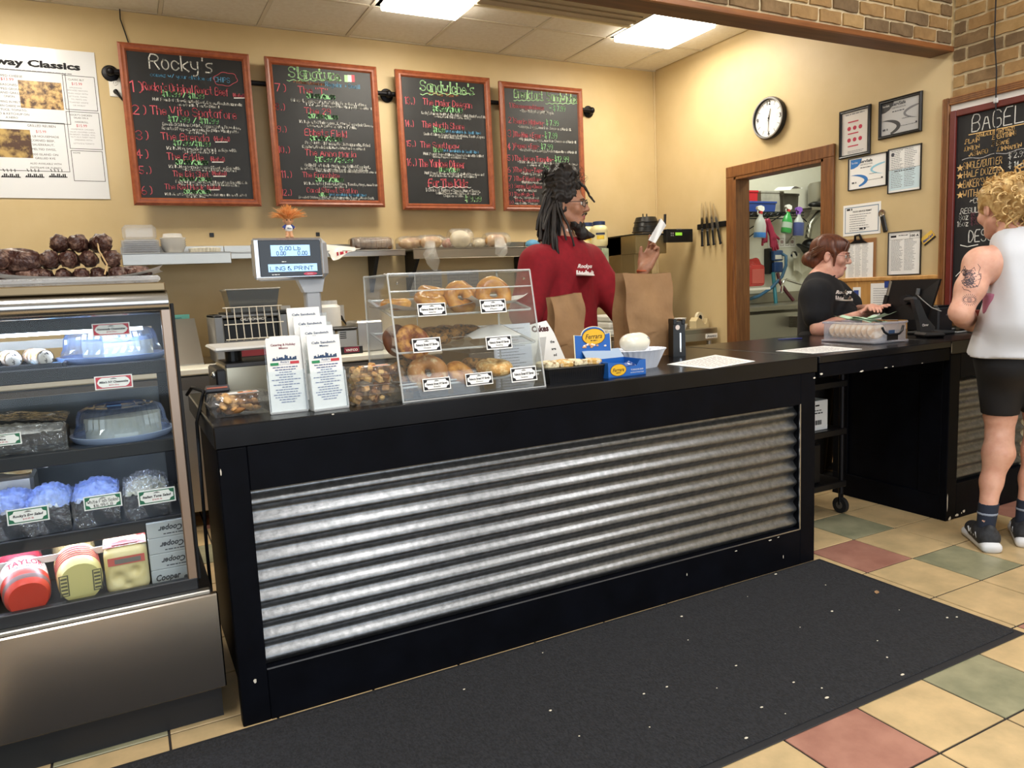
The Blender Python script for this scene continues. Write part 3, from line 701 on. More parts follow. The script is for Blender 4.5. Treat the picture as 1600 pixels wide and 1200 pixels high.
# salads in film-wrapped tubs, third shelf
film_b = clear('blue_film', 'c4d2f6', .30, .12, 1.9, bump=2.2, bscale=46, milky='9db4ee', stretch=(1, 2.5, 1))  # white-blue highlights on the crinkles are put into the milky colour
def salad(px, w, label, tint, col, col2, dy=0):
    p = at(px, 800, y=2.53+dy); o = thing('salad_tub', (p.x, 2.62+dy, shz[2]), label, 'salad', 'salad tubs on the third shelf')
    g = G(); h = .10; q = random.Random(int(px))
    g.at((0, 0, 0), sc=(w, .11, 1)).prism([(math.copysign(abs(math.cos(a))**.4, math.cos(a))*.5, math.copysign(abs(math.sin(a))**.4, math.sin(a))*1) for a in [2*PI*i/28 for i in range(28)]], .002, h*.75); g.obj('tub', clear('tub_clear', 'd5d8de', .35, .2, 1.4, milky='5a5e66'), o, smooth=40)
    G().grid(lambda u, v: (w*(.48*(2*u-1))*.98, .1*(2*v-1), h*.72+.03*math.sin(PI*u)*math.sin(PI*v)+q.uniform(0, .012)), 18, 14).obj('salad', mat('salad_%s' % col, col, .7, col2=col2, scale=50, bump=.6), o, smooth=50)
    G().grid(lambda u, v: (w*(.52*(2*u-1)), .115*(2*v-1), h*.86+.036*max(0, math.sin(PI*u))**.6*max(0, math.sin(PI*v))**.6+q.uniform(-.009, .009)), 26, 20).obj('film', tint, o)
    G().grid(lambda u, v: (w*(.52*(2*u-1))*(1+.03*math.sin(14*v)), -.115-.012*math.sin(7*u+3*v)*(1-v), .004+(h*.86-.004)*v+q.uniform(-.006, .006)), 22, 11).obj('film_skirt', film, o)
    return o
salad(10, .115, 'blue film wrapped tub at the left edge of the third shelf', film_b, '9a8a7a', 'c8c0b0')
salad(75, .112, 'blue film wrapped egg salad tub behind its price card', film_b, 'd8c890', 'ece4c8')
salad(152, .12, 'blue film wrapped white fish salad tub on the third shelf', film_b, 'c9c2b2', 'e8e4d8')
salad(232, .125, 'tuna salad tub with film pulled up to a point beside the corner post', film, 'a39c84', '8b8a70')
p = at(180, 745, y=2.72)
o = thing('bread_pudding_tray', (-.40, 2.80, shz[2]), 'foil tray of browned pudding at the back of the third shelf', 'tray'); q = random.Random(4)
G().box(-.14, -.06, .002, .1, .08, .14, .01).obj('tray', steel_lt, o)
G().grid(lambda u, v: (-.135+.23*u, -.055+.13*v, .14+.012*math.sin(PI*u)+q.uniform(0, .01)), 16, 12).obj('pudding', mat('pudding', 'b98a4e', .7, col2='e8d8a8', scale=25, bump=.4), o, smooth=60)
G().cyl((.02, .0, .165), (.14, -.03, .155), .004).obj('spoon_handle', white_pl, o)
# bottom deck: wrapped meats and cheeses
def roll(px0, px1, pyb, h, label, mats_, nm, depth=.30, tilt=.0):
    y = 2.47; a, b = at(px0, pyb, y=y), at(px1, pyb, y=y); w = b.x-a.x
    o = thing(nm, ((a.x+b.x)/2, y, .436), label, 'deli meat' if 'roll' in nm else 'cheese'); return o, w
zd = .436
def can_roll(o, w, h, L, bands, face, q, sx=2.6):
    """a stubby wrapped log lying with its round face to the customer"""
    def ring(y, s): return [(w/2*s*math.copysign(abs(math.cos(a))**(2/sx), math.cos(a)), y, h/2+h/2*s*math.copysign(abs(math.sin(a))**(2/sx), math.sin(a))-.0) for a in [2*PI*i/32 for i in range(32)]]
    def loft(rs, nm, m, cap=True):
        g = G(); v = []; f = []
        for r_ in rs: v += r_
        for k in range(len(rs)-1):
            for i in range(32): j = (i+1) % 32; f.append((k*32+i, k*32+j, (k+1)*32+j, (k+1)*32+i))
        if cap: f.append(tuple(range(32))[::-1]); f.append(tuple((len(rs)-1)*32+i for i in range(32)))
        return g.raw(v, f).obj(nm, m, o, smooth=40)
    loft([ring(0, .90), ring(.012, .985), ring(.03, 1), ring(L*.96, 1), ring(L, .93)], 'log', bands)
    return ring, loft
# taylor ham
a, b = at(10, 950, y=2.46), at(88, 945, y=2.46); w = b.x-a.x
o = thing('ham_roll', ((a.x+b.x)/2-.005, 2.45, zd), 'red and white printed ham roll, leftmost whole meat on the bottom deck', 'deli meat', rot=(.26, 0, .18))
hamw = mat('ham_wrap', 'e6e0d8', .35); hamr = mat('ham_red', 'd2402e', .35); hamd = mat('ham_casing', '7a5c58', .4)
ring, loft = can_roll(o, w, .125, .26, hamd, None, None, 2.2)
loft([ring(-.012, .80), ring(.002, .93), ring(.03, 1.015), ring(.05, 1.02)], 'red_band', hamr)
loft([ring(.05, 1.022), ring(.11, 1.022)], 'white_band', hamw, False)
loft([ring(.125, 1.022), ring(.165, 1.022)], 'red_stripe', mat('ham_maroon', '9c2c38', .4), False)
def wraptext(o, s, w, h, yy, size, m, a0=.5*PI, sx=2.2, spread=1.5, up=1.03):
    """lettering bent over the top of a log"""
    g = G(); ptext(g, s, 0, 0, size, bold=.03)
    if not g.v: return
    x0 = min(p[0] for p in g.v); x1 = max(p[0] for p in g.v); v = []
    for p in g.v:
        an = a0-(p[0]-(x0+x1)/2)/(x1-x0)*spread; ca, sa = math.cos(an), math.sin(an)
        v.append((w/2*up*math.copysign(abs(ca)**(2/sx), ca), yy+p[1], h/2+h/2*up*math.copysign(abs(sa)**(2/sx), sa)))
    g.v = v; g.obj('lettering', m, o)
wraptext(o, 'TAYLOR', w, .125, .072, .026, ink_r, 1.45, 2.2, 1.5); wraptext(o, 'NET WEIGHT 6 LB', w, .125, .058, .006, ink, 1.35, 2.2, 1.1)
# darker roll at the frame's edge
o = thing('ham_roll', (-.42, 2.47, zd), 'dark red wrapped meat roll cut off by the left edge, bottom deck', 'deli meat'); o.location.x = -.457; can_roll(o, .13, .14, .25, mat('salami_wrap', '8a4a3c', .35), None, None, 2.2)
# provolone log
a, b = at(92, 935, y=2.46), at(165, 930, y=2.46); w = b.x-a.x
o = thing('provolone_roll', ((a.x+b.x)/2, 2.46, zd), 'pale yellow round cheese log with red striped wrapper on the bottom deck', 'cheese', rot=(.24, 0, .12))
prov = mat('provolone', 'e3d994', .4); ring, loft = can_roll(o, w, .14, .27, prov, None, None, 2.15)
for k in range(5): loft([ring(.04+.012*k, 1.012), ring(.047+.012*k, 1.012)], 'red_stripe', ink_r, False)
loft([ring(.11, 1.01), ring(.25, 1.01)], 'wrapper', clear('wrap_smoke', 'cfc6c0', .3, .1, 1.5, milky='6a5a50'), False)
for sgn in (-1, 1):
    g = G().at((sgn*w*.36, -.001, .07), FRONT_ROT); frame2(g, -.012, -.035, .012, .035, .003)
    for k in range(5): rect(g, -.008, -.028+.012*k, .008, -.022+.012*k)
    g.obj('printing', mat('print_olive', '6b6a58', .7), o)
# swiss block
a, b = at(167, 930, y=2.46), at(237, 918, y=2.46); w = b.x-a.x
V = [E((0, .12, .075), (w*.5, .14, .07), k=.01)]
o = thing('swiss_block', ((a.x+b.x)/2, 2.455, zd), 'squarish swiss cheese block with red label and sunken holes', 'cheese')
pr = [B((0, .13, .073), (w*.49, .13, .072), k=.01, round=.025)]
for x, z, r in ((-.022, .055, .016), (.022, .07, .012), (.0, .03, .01)): pr.append(E((x, -.004, z), (r, .012, r), k=.012, op='-'))
sobj('cheese', pr, .005, mat('swiss', 'e8dba8', .35, col2='dccb8e', scale=12), o)
G().box(-w*.485, .02, .1462, w*.485, .2, .1475).obj('label_band', mat('swiss_label', 'd9c9a6', .4, col2='b04040', scale=22, lo=.5, hi=.55), o)
G().at((0, .03, .149), (0, 0, 0)).box(-.035, 0, 0, .035, .03, .0012).obj('label_plate', mat('label_red', 'a83434', .45), o)
g = G().at((0, -.002, .10), FRONT_ROT); rect(g, -.03, 0, .04, .014); g.obj('grey_label', mat('label_grey', '77746f', .6), o)
rect(g := G().at((0, -.0015, .10), FRONT_ROT), -w*.4, -.004, w*.42, .02); g.obj('red_label', mat('label_pink', 'c86058', .5), o)
# four cheese cartons stacked
a, b = at(238, 912, y=2.47), at(300, 898, y=2.47); w = b.x-a.x; boxm = mat('carton_grey', 'b9c0c4', .5); prn = mat('carton_print', '3c4148', .7)
for k in range(4):
    h = .05; o = thing('cheese_carton', (b.x-w/2, 2.475, zd+.0505*k), ['lowest grey cheese carton of the stack of four with an upright printed logo', 'second grey cheese carton from the bottom of the stack', 'third grey cheese carton from the bottom of the stack', 'topmost grey cheese carton of the stack of four'][k], 'carton', 'grey cheese cartons')
    G().box(-w/2, 0, 0, w/2, .26, h, .002).obj('carton', boxm, o)
    g = G().at((0, -.0008, 0), FRONT_ROT)
    if k == 0:
        ptext(g, 'Cooper', -w*.08, .016, .019, wid=w*.62, bold=.03, shear=.25); ptext(g, 'brand', -w*.1, .005, .006, bold=.02); disc(g, w*.36, .014, .007, .007)
    else: g.T = g.T @ Matrix.Rotation(PI, 4, 'Z'); ptext(g, 'Cooper', -w*.08, -.034, .017, wid=w*.6, bold=.03, shear=.25); dashes(g, -w*.4, w*.1, -.012, .003)
    g.obj('lettering', prn, o)
# clear tray of dried sausages on top of the case
t2 = thing('plastic_tray', (-.32, 2.66, 1.3625), 'shallow clear plastic tray on top of the deli case', 'tray')
tp = clear('tray_clear', 'f0f0f0', .25, .12, 1.5, bump=.6, bscale=60)
G().box(-.66, -.19, 0, .40, .19, .004).obj('base', tp, t2)
for a in ((-.67, -.205, .43, -.19), (-.67, .19, .43, .205), (.40, -.19, .43, .19)): G().box(a[0], a[1], .003, a[2], a[3], .022, .006).obj('rim', tp, t2)
paper = mat('wax_paper', 'e9e7e4', .6)
q = random.Random(9)
def sheet(name, loc, w, d, label, amp=.012, rz=0, up=0, parent=None, cat='paper', m=None):
    ph = q.uniform(0, 6)
    g = G().grid(lambda u, v: (w*(u-.5)+.006*math.sin(9*v+ph), d*(v-.5), amp*(.5+.5*math.sin(7*u+ph)*math.sin(5*v+ph*2))+up*abs(2*u-1)**3+.5*up*(1-v)**4), 26, 14)
    return g.obj(name, m or paper, parent, loc=loc, rot=(0, 0, rz), smooth=70, label=label, cat=None if parent else cat)
sheet('wax_paper', (-.11, 2.60, 1.369), .46, .24, 'crinkled white wax paper under the sausage pile on the deli case', .008, 0, .028)
sm = mat('dried_sausage', '3c1f18', .42, col2='9a7866', scale=34, detail=7, lo=.45, hi=.72, bump=1.0, bscale=42, bdist=.014)
sg = []
for k in range(3):
    g = G(); qq = random.Random(k)
    ph = [qq.uniform(0, 6) for _ in range(4)]
    g.at((0, 0, 0), (R(90), 0, 0)).lathe([(.004, -.068), (.02, -.064), (.032, -.045), (.036, -.01), (.035, .02), (.030, .05), (.016, .065), (.004, .07)], 30, True, wob=lambda a, k2: 1+.06*math.sin(3*a+ph[0]+k2)+.05*math.sin(7*a+ph[1]-k2*1.3)+.05*math.sin(11*a+ph[2]+.4*k2)); sg.append(g)
cord = mat('butcher_string', 'c9a878', .8); sme = {}
SP = [(8, 437, 0, .95), (40, 437, 1, 1), (70, 437, 0, .85), (100, 436, 0, .8), (128, 436, 0, .8), (155, 436, 0, .85), (185, 436, 0, .95), (212, 436, 1.2, .9),
      (25, 408, 1, 1.25), (-8, 405, .6, 1.1), (78, 412, 0, 1.0), (110, 414, 0, .95), (140, 410, 0, .85), (175, 411, 0, .95), (94, 389, 0, .95), (124, 390, 0, .95), (158, 389, .3, 1.05), (-12, 437, 0, 1)]
for i, (px, py, a, s) in enumerate(SP):
    p = at(px, py, y=2.58); z = 1.394 if py > 430 else (1.441 if py > 400 else 1.487)
    o = thing('dried_sausage', (p.x, 2.585+q.uniform(-.012, .012), z), None, 'sausage', 'dried sausages piled on the deli case', rot=(q.uniform(-.1, .1), q.uniform(-3, 3), a*.9+q.uniform(-.15, .15)))
    k = i % 3
    if k not in sme: sme[k] = sg[k].obj('casing', sm, o, smooth=180).data
    else: c = bpy.data.objects.new('casing', sme[k]); COL.objects.link(c); c.parent = o
    o.scale = (s*.78, s*.84, s*.78)
    row = 'bottom row' if py > 430 else 'middle row' if py > 400 else 'top row'
    tag(o, {8: 'fat mottled dried sausage lying crosswise on the left heap', 9: 'dried sausage cut off by the left edge on top of the left heap', 16: 'topmost right dried sausage with a hanging string', 7: 'reddish dried sausage at the right end of the pile on wax paper', 14: 'dried sausage at the left end of the top row of the pile', 15: 'middle dried sausage of the top row of the pile', 10: 'dried sausage at the left end of the middle row', 11: 'second dried sausage from the left in the middle row', 12: 'third dried sausage from the left in the middle row', 13: 'dried sausage at the right end of the middle row'}.get(i) or '%s dried sausage from the left in the bottom row of the pile' % ORD[{17: 0, 0: 1}.get(i, i+1)].lower())
    if i == 16:
        g = G(); g.tube([(-.012, -.06, -.01), (-.02, -.05, .01), (-.022, -.07, -.03), (-.004, -.085, -.08), (-.014, -.08, -.115)], .003, 6); st = g.obj('string', cord, o, smooth=60); 
        o.rotation_euler = (0, 0, .2)
# labels of hanging cables between case and counter
t2 = G().tube([at(292, 617, y=3.0), at(300, 605, y=2.95), at(318, 612, y=2.75), (.185, 2.68, .90), (.180, 2.66, .70), (.178, 2.70, .45), (.182, 2.75, .1), (.19, 2.8, .012)], .006, 8).obj('power_cable', rubber, smooth=60, label='black power cable drooping between the deli case and the counter', cat='cable')
# ================================================================ back wall: menu boards, poster, rail
chalk = {'w': mat('chalk_white', 'e9e8e2', .9), 'r': mat('chalk_red', 'dd6672', .9), 'g': mat('chalk_green', '9cdc9c', .9), 'l': mat('chalk_lime', 'b4e2a8', .9),
         'b': mat('chalk_blue', '6cb2de', .9), 'o': mat('chalk_orange', 'a8663c', .9), 'y': mat('chalk_yellow', 'e6bd7c', .9), 'd': mat('chalk_dim', '7d4a56', .9), 's': mat('chalk_silver', 'b9b6b6', .9)}
slate = mat('slate', '17181a', .5, col2='202123', scale=5)
cherry = mat('cherry_frame', '9a5230', .4, col2='824024', scale=4, stretch=(6, 6, 6), detail=5)
def board_frame(o, w, h, fw, m, dep=.03, steps=2):
    """four mitred rails with a stepped profile, lying in x right / z up, facing -y"""
    for s in range(4):
        g = G(); a = [(0, 0), (w, 0), (w, h), (0, h)]; b = [(fw, fw), (w-fw, fw), (w-fw, h-fw), (fw, h-fw)]
        i, j = s, (s+1) % 4; lv = [(0, dep*.7), (.3, dep), (.55, dep*.85), (.8, dep*.9), (1, dep*.45)]; v = []; f = []
        for t_, d in lv:
            for k in (i, j): v.append((a[k][0]+(b[k][0]-a[k][0])*t_, -d, a[k][1]+(b[k][1]-a[k][1])*t_))
        n = len(lv)
        for k in range(n-1): f.append((2*k, 2*k+1, 2*k+3, 2*k+2))
        v += [(a[i][0], 0, a[i][1]), (a[j][0], 0, a[j][1]), (b[i][0], 0, b[i][1]), (b[j][0], 0, b[j][1])]; e = 2*n
        f += [(0, e, e+1, 1), (e+2, 2*n-2, 2*n-1, e+3), (e, e+2, e+3, e+1)]
        f.append(tuple([e]+[2*k for k in range(n)]+[e+2])); f.append(tuple([e+3]+[2*k+1 for k in range(n-1, -1, -1)]+[e+1]))
        g.raw(v, f).obj('frame_rail', m, o)
YBD = 5.375
def menu_board(c, label, org, sc, rows, extra=None):
    tl, tr, bl, br = [at(*q, y=YBD) for q in c]; x0, x1 = (tl.x+bl.x)/2, (tr.x+br.x)/2; z0, z1 = (bl.z+br.z)/2, (tl.z+tr.z)/2
    o = thing('menu_board', (x0, YBD+.03, z0), label, 'menu board', 'chalk menu boards on the back wall'); w, h = x1-x0, z1-z0
    board_frame(o, w, h, .047, cherry)
    G().box(.04, -.012, .04, w-.04, -.002, h-.04).obj('slate', slate, o)
    gs = {}
    def pt(zx, zy): p = at(org[0]+zx/sc, org[1]+zy/sc, y=YBD+.016); return p.x-x0, p.z-z0
    def gg(k):
        if k not in gs: gs[k] = G().at((0, -.0135-.0003*len(gs), 0), FRONT_ROT)
        return gs[k]
    for i, r_ in enumerate(rows):
        k, s, xa, xb, yb, hh = r_[:6]; g = gg(k); a = pt(xa, yb); b = pt(xb, yb); zz = pt((xa+xb)/2, yb)[1]; hw_ = pt(xa, yb-hh)[1]-a[1]
        ox = (pt((xa+xb)/2, yb)[0]-(a[0]+b[0])/2)
        hand(g, s, a[0]+ox, zz, hw_, r_[6] if len(r_) > 6 else max(.0032, hw_*.10), wid=b[0]-a[0], seed=i, dots=r_[7] if len(r_) > 7 else 0)
    if extra: extra(gg, pt)
    for k, g in gs.items(): g.obj('chalk_lettering', chalk[k], o)
    return o
def wave(gg, k, pt, x0, x1, y, amp=4, n=24, w=.005):
    stroke(gg(k), [pt(x0+(x1-x0)*i/n, y+amp*math.sin(i*1.7)) for i in range(n+1)], w)
def ex1(gg, pt):
    stroke(gg('r'), [pt(795+80*math.cos(a)*(1+.06*math.sin(6*a)), 300+45*math.sin(a)*(1+.08*math.sin(6*a))) for a in [2*PI*i/40 for i in range(41)]], .003)
    for x0, x1, y in ((855, 925, 428), (728, 808, 728), (705, 780, 865), (715, 795, 962), (685, 752, 1054)): stroke(gg('w'), [pt(x0, y), pt(x1, y)], .006)
menu_board(((182, 65), (388, 83), (210, 320), (410, 322)), "framed chalk menu board headed Rocky's, leftmost of the four", (170, 55), 4.364, [
 ('w', "Rocky's", 285, 710, 240, 95, .007, .0058), ('b', 'comes w/ your choice of', 290, 705, 295, 24), ('b', 'CHIPS', 722, 825, 320, 32),
 ('r', '1)', 150, 230, 388, 75), ('r', "Rocky's Original Roast Beef", 245, 822, 395, 55), ('r', '(Heated)', 845, 925, 422, 24), ('g', '$18.99 / $11.99', 370, 650, 424, 34, .005),
 ('w', 'Half Pound of Slow-Roasted Beef, Bacon, Fresh Mozzarella', 310, 912, 464, 19), ('w', 'on a Garlic Toasted Hero!', 475, 752, 489, 17),
 ('r', '2)', 165, 255, 540, 62), ('r', 'The Vito Spatafore', 295, 875, 555, 58), ('g', '$17.99 / $11.99', 410, 750, 597, 35, .005),
 ('w', 'Breaded Chicken Cutlet, Soppressata, Provolone,', 375, 902, 628, 20), ('w', 'Roasted Peppers, Arugula, Red Wine Vinaigrette', 372, 890, 655, 19), ('w', 'on a Hero!', 535, 665, 672, 15),
 ('r', '3)', 190, 270, 712, 60), ('r', 'The Brenda', 360, 685, 717, 46), ('r', '(Heated)', 715, 825, 722, 30), ('g', '$17.99/$11.99', 445, 693, 754, 31, .005),
 ('w', '1/2 lb. House-made Pastrami on Rye with', 400, 873, 787, 20), ('w', 'Spicy Brown Mustard', 508, 730, 804, 16),
 ('r', '4)', 190, 270, 838, 60), ('r', 'The Eddie', 400, 648, 852, 45), ('r', '(Heated)', 693, 790, 860, 30), ('g', '$17.99/$11.99', 460, 675, 880, 27, .007),
 ('w', '1/2 lb. House-Made Corned Beef on Rye with', 415, 897, 910, 19), ('w', 'Swiss Cheese and Spicy Brown Mustard', 498, 870, 926, 14),
 ('r', '5.)', 212, 290, 945, 50), ('r', 'The Big Shot', 440, 685, 965, 38), ('r', '(Heated)', 703, 803, 956, 28), ('g', '$29.99 / $17.99', 488, 697, 992, 22, .006),
 ('w', 'Pastrami and Corned Beef (1 lb meat) on Rye with Cole', 463, 950, 1010, 17), ('w', 'Slaw, Swiss Cheese, and 1000 Island Dressing', 475, 890, 1026, 14),
 ('r', '6)', 225, 297, 1085, 55), ('r', 'The Red Hook', 385, 650, 1052, 35), ('r', '(Heated)', 668, 760, 1050, 25), ('g', '$17.99/$11.99', 515, 693, 1078, 22, .006),
 ('w', '1/2 lb. Roast Beef, Fried Peppers, Fresh Mozzarella on a Toasted', 390, 942, 1094, 15), ('w', 'Garlic Hero', 532, 680, 1107, 12)], ex1)
def ex2(gg, pt):
    wave(gg, 'l', pt, 185, 590, 218, 6)
    for k, a, b in (('l', 617, 641), ('w', 641, 666), ('r', 666, 690)):
        g = gg(k); p, q_ = pt(a, 230), pt(b, 180); rect(g, p[0], p[1], q_[0], q_[1])
menu_board(((414, 88), (590, 103), (432, 320), (601, 325)), 'framed chalk menu board headed Signature with a small flag', (410, 80), 4.8, [
 ('l', 'Signature', 205, 580, 208, 75, .006, .008), ('o', '* Prices Listed are', 235, 465, 248, 20), ('b', 'Regular + Small', 475, 730, 272, 30),
 ('r', '7)', 98, 175, 302, 58), ('r', 'The "T"', 270, 490, 322, 50), ('g', '$18.99/$11.99', 335, 545, 354, 29, .007), ('w', 'Gabagool, Soppressata, Mortadella, Provolone, Lettuce', 222, 783, 396, 22), ('w', 'Tomato, Red Onion, Red Wine Vinaigrette on a Hero!', 333, 820, 424, 18),
 ('r', '8.)', 103, 168, 442, 50), ('r', 'The 29', 318, 512, 470, 42), ('g', '$17.99 $11.99', 348, 565, 505, 28, .007), ('w', '1/2 lb. Roasted Turkey, Mayo, Lettuce, Pepperjack Cheese,', 285, 832, 552, 20), ('w', 'Bacon, Apple Butter on a Flour Tortilla.', 340, 705, 574, 17),
 ('r', '9.)', 115, 180, 607, 46), ('r', 'Ebbets Field', 322, 633, 638, 48), ('g', '$15.99/$9.99', 360, 595, 670, 28, .007), ('w', 'Prosciutto di Parma, Fresh Mozzarella, Fried', 328, 810, 706, 21), ('w', 'Eggplant, Fresh Basil, Herbed Mustard on a Hero!', 305, 770, 733, 18),
 ('r', '10.)', 122, 205, 762, 48), ('r', 'The Anna Maria', 325, 703, 788, 44), ('g', '$15.99 /$9.99', 398, 677, 832, 34, .0058), ('w', 'Grilled Portobello Mushroom, Grilled Eggplant,', 325, 812, 872, 22), ('w', 'Roasted Red Peppers, Arugula, Tomato, Fresh Mozzarella', 295, 795, 895, 18), ('w', 'with Balsamic Reduction and Herbed Ricotta on a Hero!', 410, 855, 910, 14),
 ('r', '11.)', 145, 220, 948, 50), ('r', 'The Franchise', 305, 580, 948, 38), ('g', '$17.99/$11.99', 402, 608, 978, 26, .007), ('w', '1/2 lb. Roasted Turkey, Lettuce, Tomato, Mayo, American', 320, 868, 1006, 19), ('w', 'Cheese on a Hero!', 458, 632, 1024, 14),
 ('r', '12.)', 148, 220, 1082, 46), ('r', 'Canal Street Station', 338, 715, 1062, 36), ('g', '$17.99', 425, 495, 1086, 22, .006), ('b', '(Not Available in Small Size)', 503, 780, 1086, 17), ('w', 'Breaded Chicken Cutlet, Fresh Mozzarella, Tomato, Fresh Basil,', 280, 842, 1106, 16), ('w', 'Balsamic Reduction on a Hero!', 425, 725, 1119, 11)], ex2)
menu_board(((620, 107), (770, 122), (629, 328), (771, 328)), "framed chalk menu board headed Sandwiche's", (615, 100), 5.217, [
 ('l', "Sandwiche's", 225, 655, 232, 80, .0065, .008), ('o', '* Plus Tax *', 285, 530, 262, 24),
 ('r', '13.)', 95, 172, 328, 58), ('r', 'The Major Deegan', 245, 640, 345, 50), ('g', '$15.99/$10.49', 322, 560, 390, 38, .0058), ('w', "Rocky's Famous Meatloaf, Fresh Egg Salad, Black Forest Ham,", 235, 772, 426, 21, .003), ('w', 'Swiss, Garlic Dijon Sauce on Rye', 335, 632, 443, 15, .003),
 ('r', '14.)', 98, 163, 510, 52), ('r', 'The North Shore', 235, 577, 526, 50), ('g', '$19.99', 325, 418, 555, 38, .0058), ('b', '(Not Available in Small Size)', 425, 710, 566, 20), ('w', 'Smoked Salmon, Cream Cheese, Red Onion, Tomato, Capers', 252, 745, 592, 20), ('w', 'on an Everything Bagel', 365, 553, 607, 15),
 ('r', '15.)', 107, 180, 672, 46), ('r', 'The Southpaw', 222, 535, 686, 46), ('g', '$19.99', 325, 400, 716, 32, .0058), ('b', '(Not Available in Small Size)', 405, 693, 722, 20), ('w', 'Half Pound Shaved Ribeye Cheesesteak with Grilled', 250, 735, 750, 19), ('w', 'Onions, Peppers and Mushrooms.', 318, 597, 767, 15),
 ('r', '16.)', 112, 187, 830, 58), ('r', 'The Yankee Dipper', 212, 582, 842, 60), ('g', '$18.99/$11.99', 372, 537, 879, 32, .005), ('w', 'Half Pound Slow Roasted Beef, Melted Provolone and', 260, 740, 904, 20), ('w', 'Natural Au Jus on a Garlic Toasted Hero!', 300, 677, 922, 16),
 ('r', 'For The Kids', 288, 605, 1000, 58, .006, .007), ('w', '$ Choice of Turkey + Cheese, Ham + Cheese,', 268, 708, 1042, 24), ('w', 'Grilled Cheese with choice of Salad or', 348, 697, 1064, 18), ('w', 'Chips as a Side.', 408, 570, 1084, 17), ('l', '$ 9.99', 585, 715, 1120, 42, .007)], lambda gg, pt: (wave(gg, 'l', pt, 220, 660, 245, 8), wave(gg, 'w', pt, 290, 630, 1005, 6, w=.004)))
menu_board(((785, 125), (916, 140), (785, 329), (911, 330)), 'framed chalk menu board headed Breakfast Sandwiches behind the man', (780, 115), 5.455, [
 ('l', 'Breakfast', 130, 378, 215, 75, .0068), ('l', 'Sandwiches', 410, 690, 240, 75, .0068),
 ('r', '1)', 88, 115, 290, 42), ('r', 'Baconeggandcheese', 125, 382, 300, 36), ('g', '- $ 7.99', 430, 562, 318, 42), ('w', '-The Obligatory NY Staple', 180, 465, 338, 24),
 ('r', '2)', 80, 125, 420, 48), ('r', 'Sunrise Highway-', 135, 385, 432, 40), ('g', '$ 7.99', 400, 505, 442, 42), ('w', '-Sausage, 2 eggs, American cheese on a Hardroll.', 165, 615, 474, 22),
 ('r', '3)', 75, 128, 540, 58), ('r', 'The Ham + Egger -', 135, 380, 544, 42), ('g', '$ 7.99', 390, 492, 552, 48), ('w', '-Virginia Ham, 2 eggs, American Cheese on a Hardroll', 175, 657, 582, 22),
 ('r', '4)', 72, 125, 650, 58), ('r', 'Peppers + Eggs-', 135, 340, 634, 38), ('g', '$7.99', 358, 455, 646, 44), ('w', '-Roasted Peppers, 2 eggs, Fresh Mozzarella on a Hardroll', 180, 660, 670, 20),
 ('r', '5)', 72, 120, 740, 45), ('r', 'The Jersey Turnpike-', 135, 465, 748, 44), ('g', '$12.99', 475, 592, 754, 48), ('w', '-Thick Sliced Jersey Pork Roll, 2 eggs, American cheese', 165, 677, 772, 20), ('w', 'on a Hardroll', 230, 345, 788, 14),
 ('r', '6)', 72, 128, 842, 44), ('r', 'The One-Ten-', 135, 375, 842, 40), ('g', '$9.99', 380, 480, 832, 46), ('w', '-Turkey, 2 eggs with', 190, 400, 864, 22),
 ('r', '7)', 80, 135, 915, 42), ('r', 'The E Houston-', 145, 355, 916, 38), ('g', '$', 362, 385, 905, 40), ('w', '-Herb Home-made Ba', 190, 365, 937, 20),
 ('r', '8)', 78, 115, 977, 36), ('r', 'Sausage, Egg + Cheese', 135, 365, 977, 34), ('w', '-1/4 lb. Angus', 150, 320, 1004, 20), ('r', '9)', 80, 115, 1042, 34), ('r', 'The Nosh -$', 130, 300, 1044, 32), ('w', '-Bacon, Sausage, 2 eggs', 125, 340, 1064, 18),
 ('r', '10)', 75, 120, 1110, 28), ('r', 'The Louisiana', 135, 340, 1092, 26), ('w', '-Andouille Sausage', 135, 330, 1115, 18)], lambda gg, pt: (wave(gg, 'l', pt, 125, 375, 228, 5), wave(gg, 'l', pt, 395, 690, 255, 5)))
# black pipe rail the boards hang from
pz = at(607, 147, y=5.45).z; xa, xb = at(172, 108, y=5.44).x, at(925, 172, y=5.44).x
t = thing('pipe_rail', (xa, 5.5, pz), 'black iron pipe rail with round flanges behind the menu boards', 'rail')
G().cyl((0, -.055, 0), (xb-xa, -.055, 0), .017, n=12).obj('pipe', iron, t, smooth=40)
for x in (0, at(607, 147, y=5.45).x-xa, xb-xa):
    f_ = G().at((x, -.001, 0), (R(90), 0, 0)).lathe([(.001, .0), (.048, 0), (.05, .006), (.045, .014), (.024, .02), (.022, .05), (0.001, .055)], 24).obj('flange', iron, t, smooth=40)
    G().ball((x, -.055, 0), .027).obj('elbow', iron, t, smooth=180)
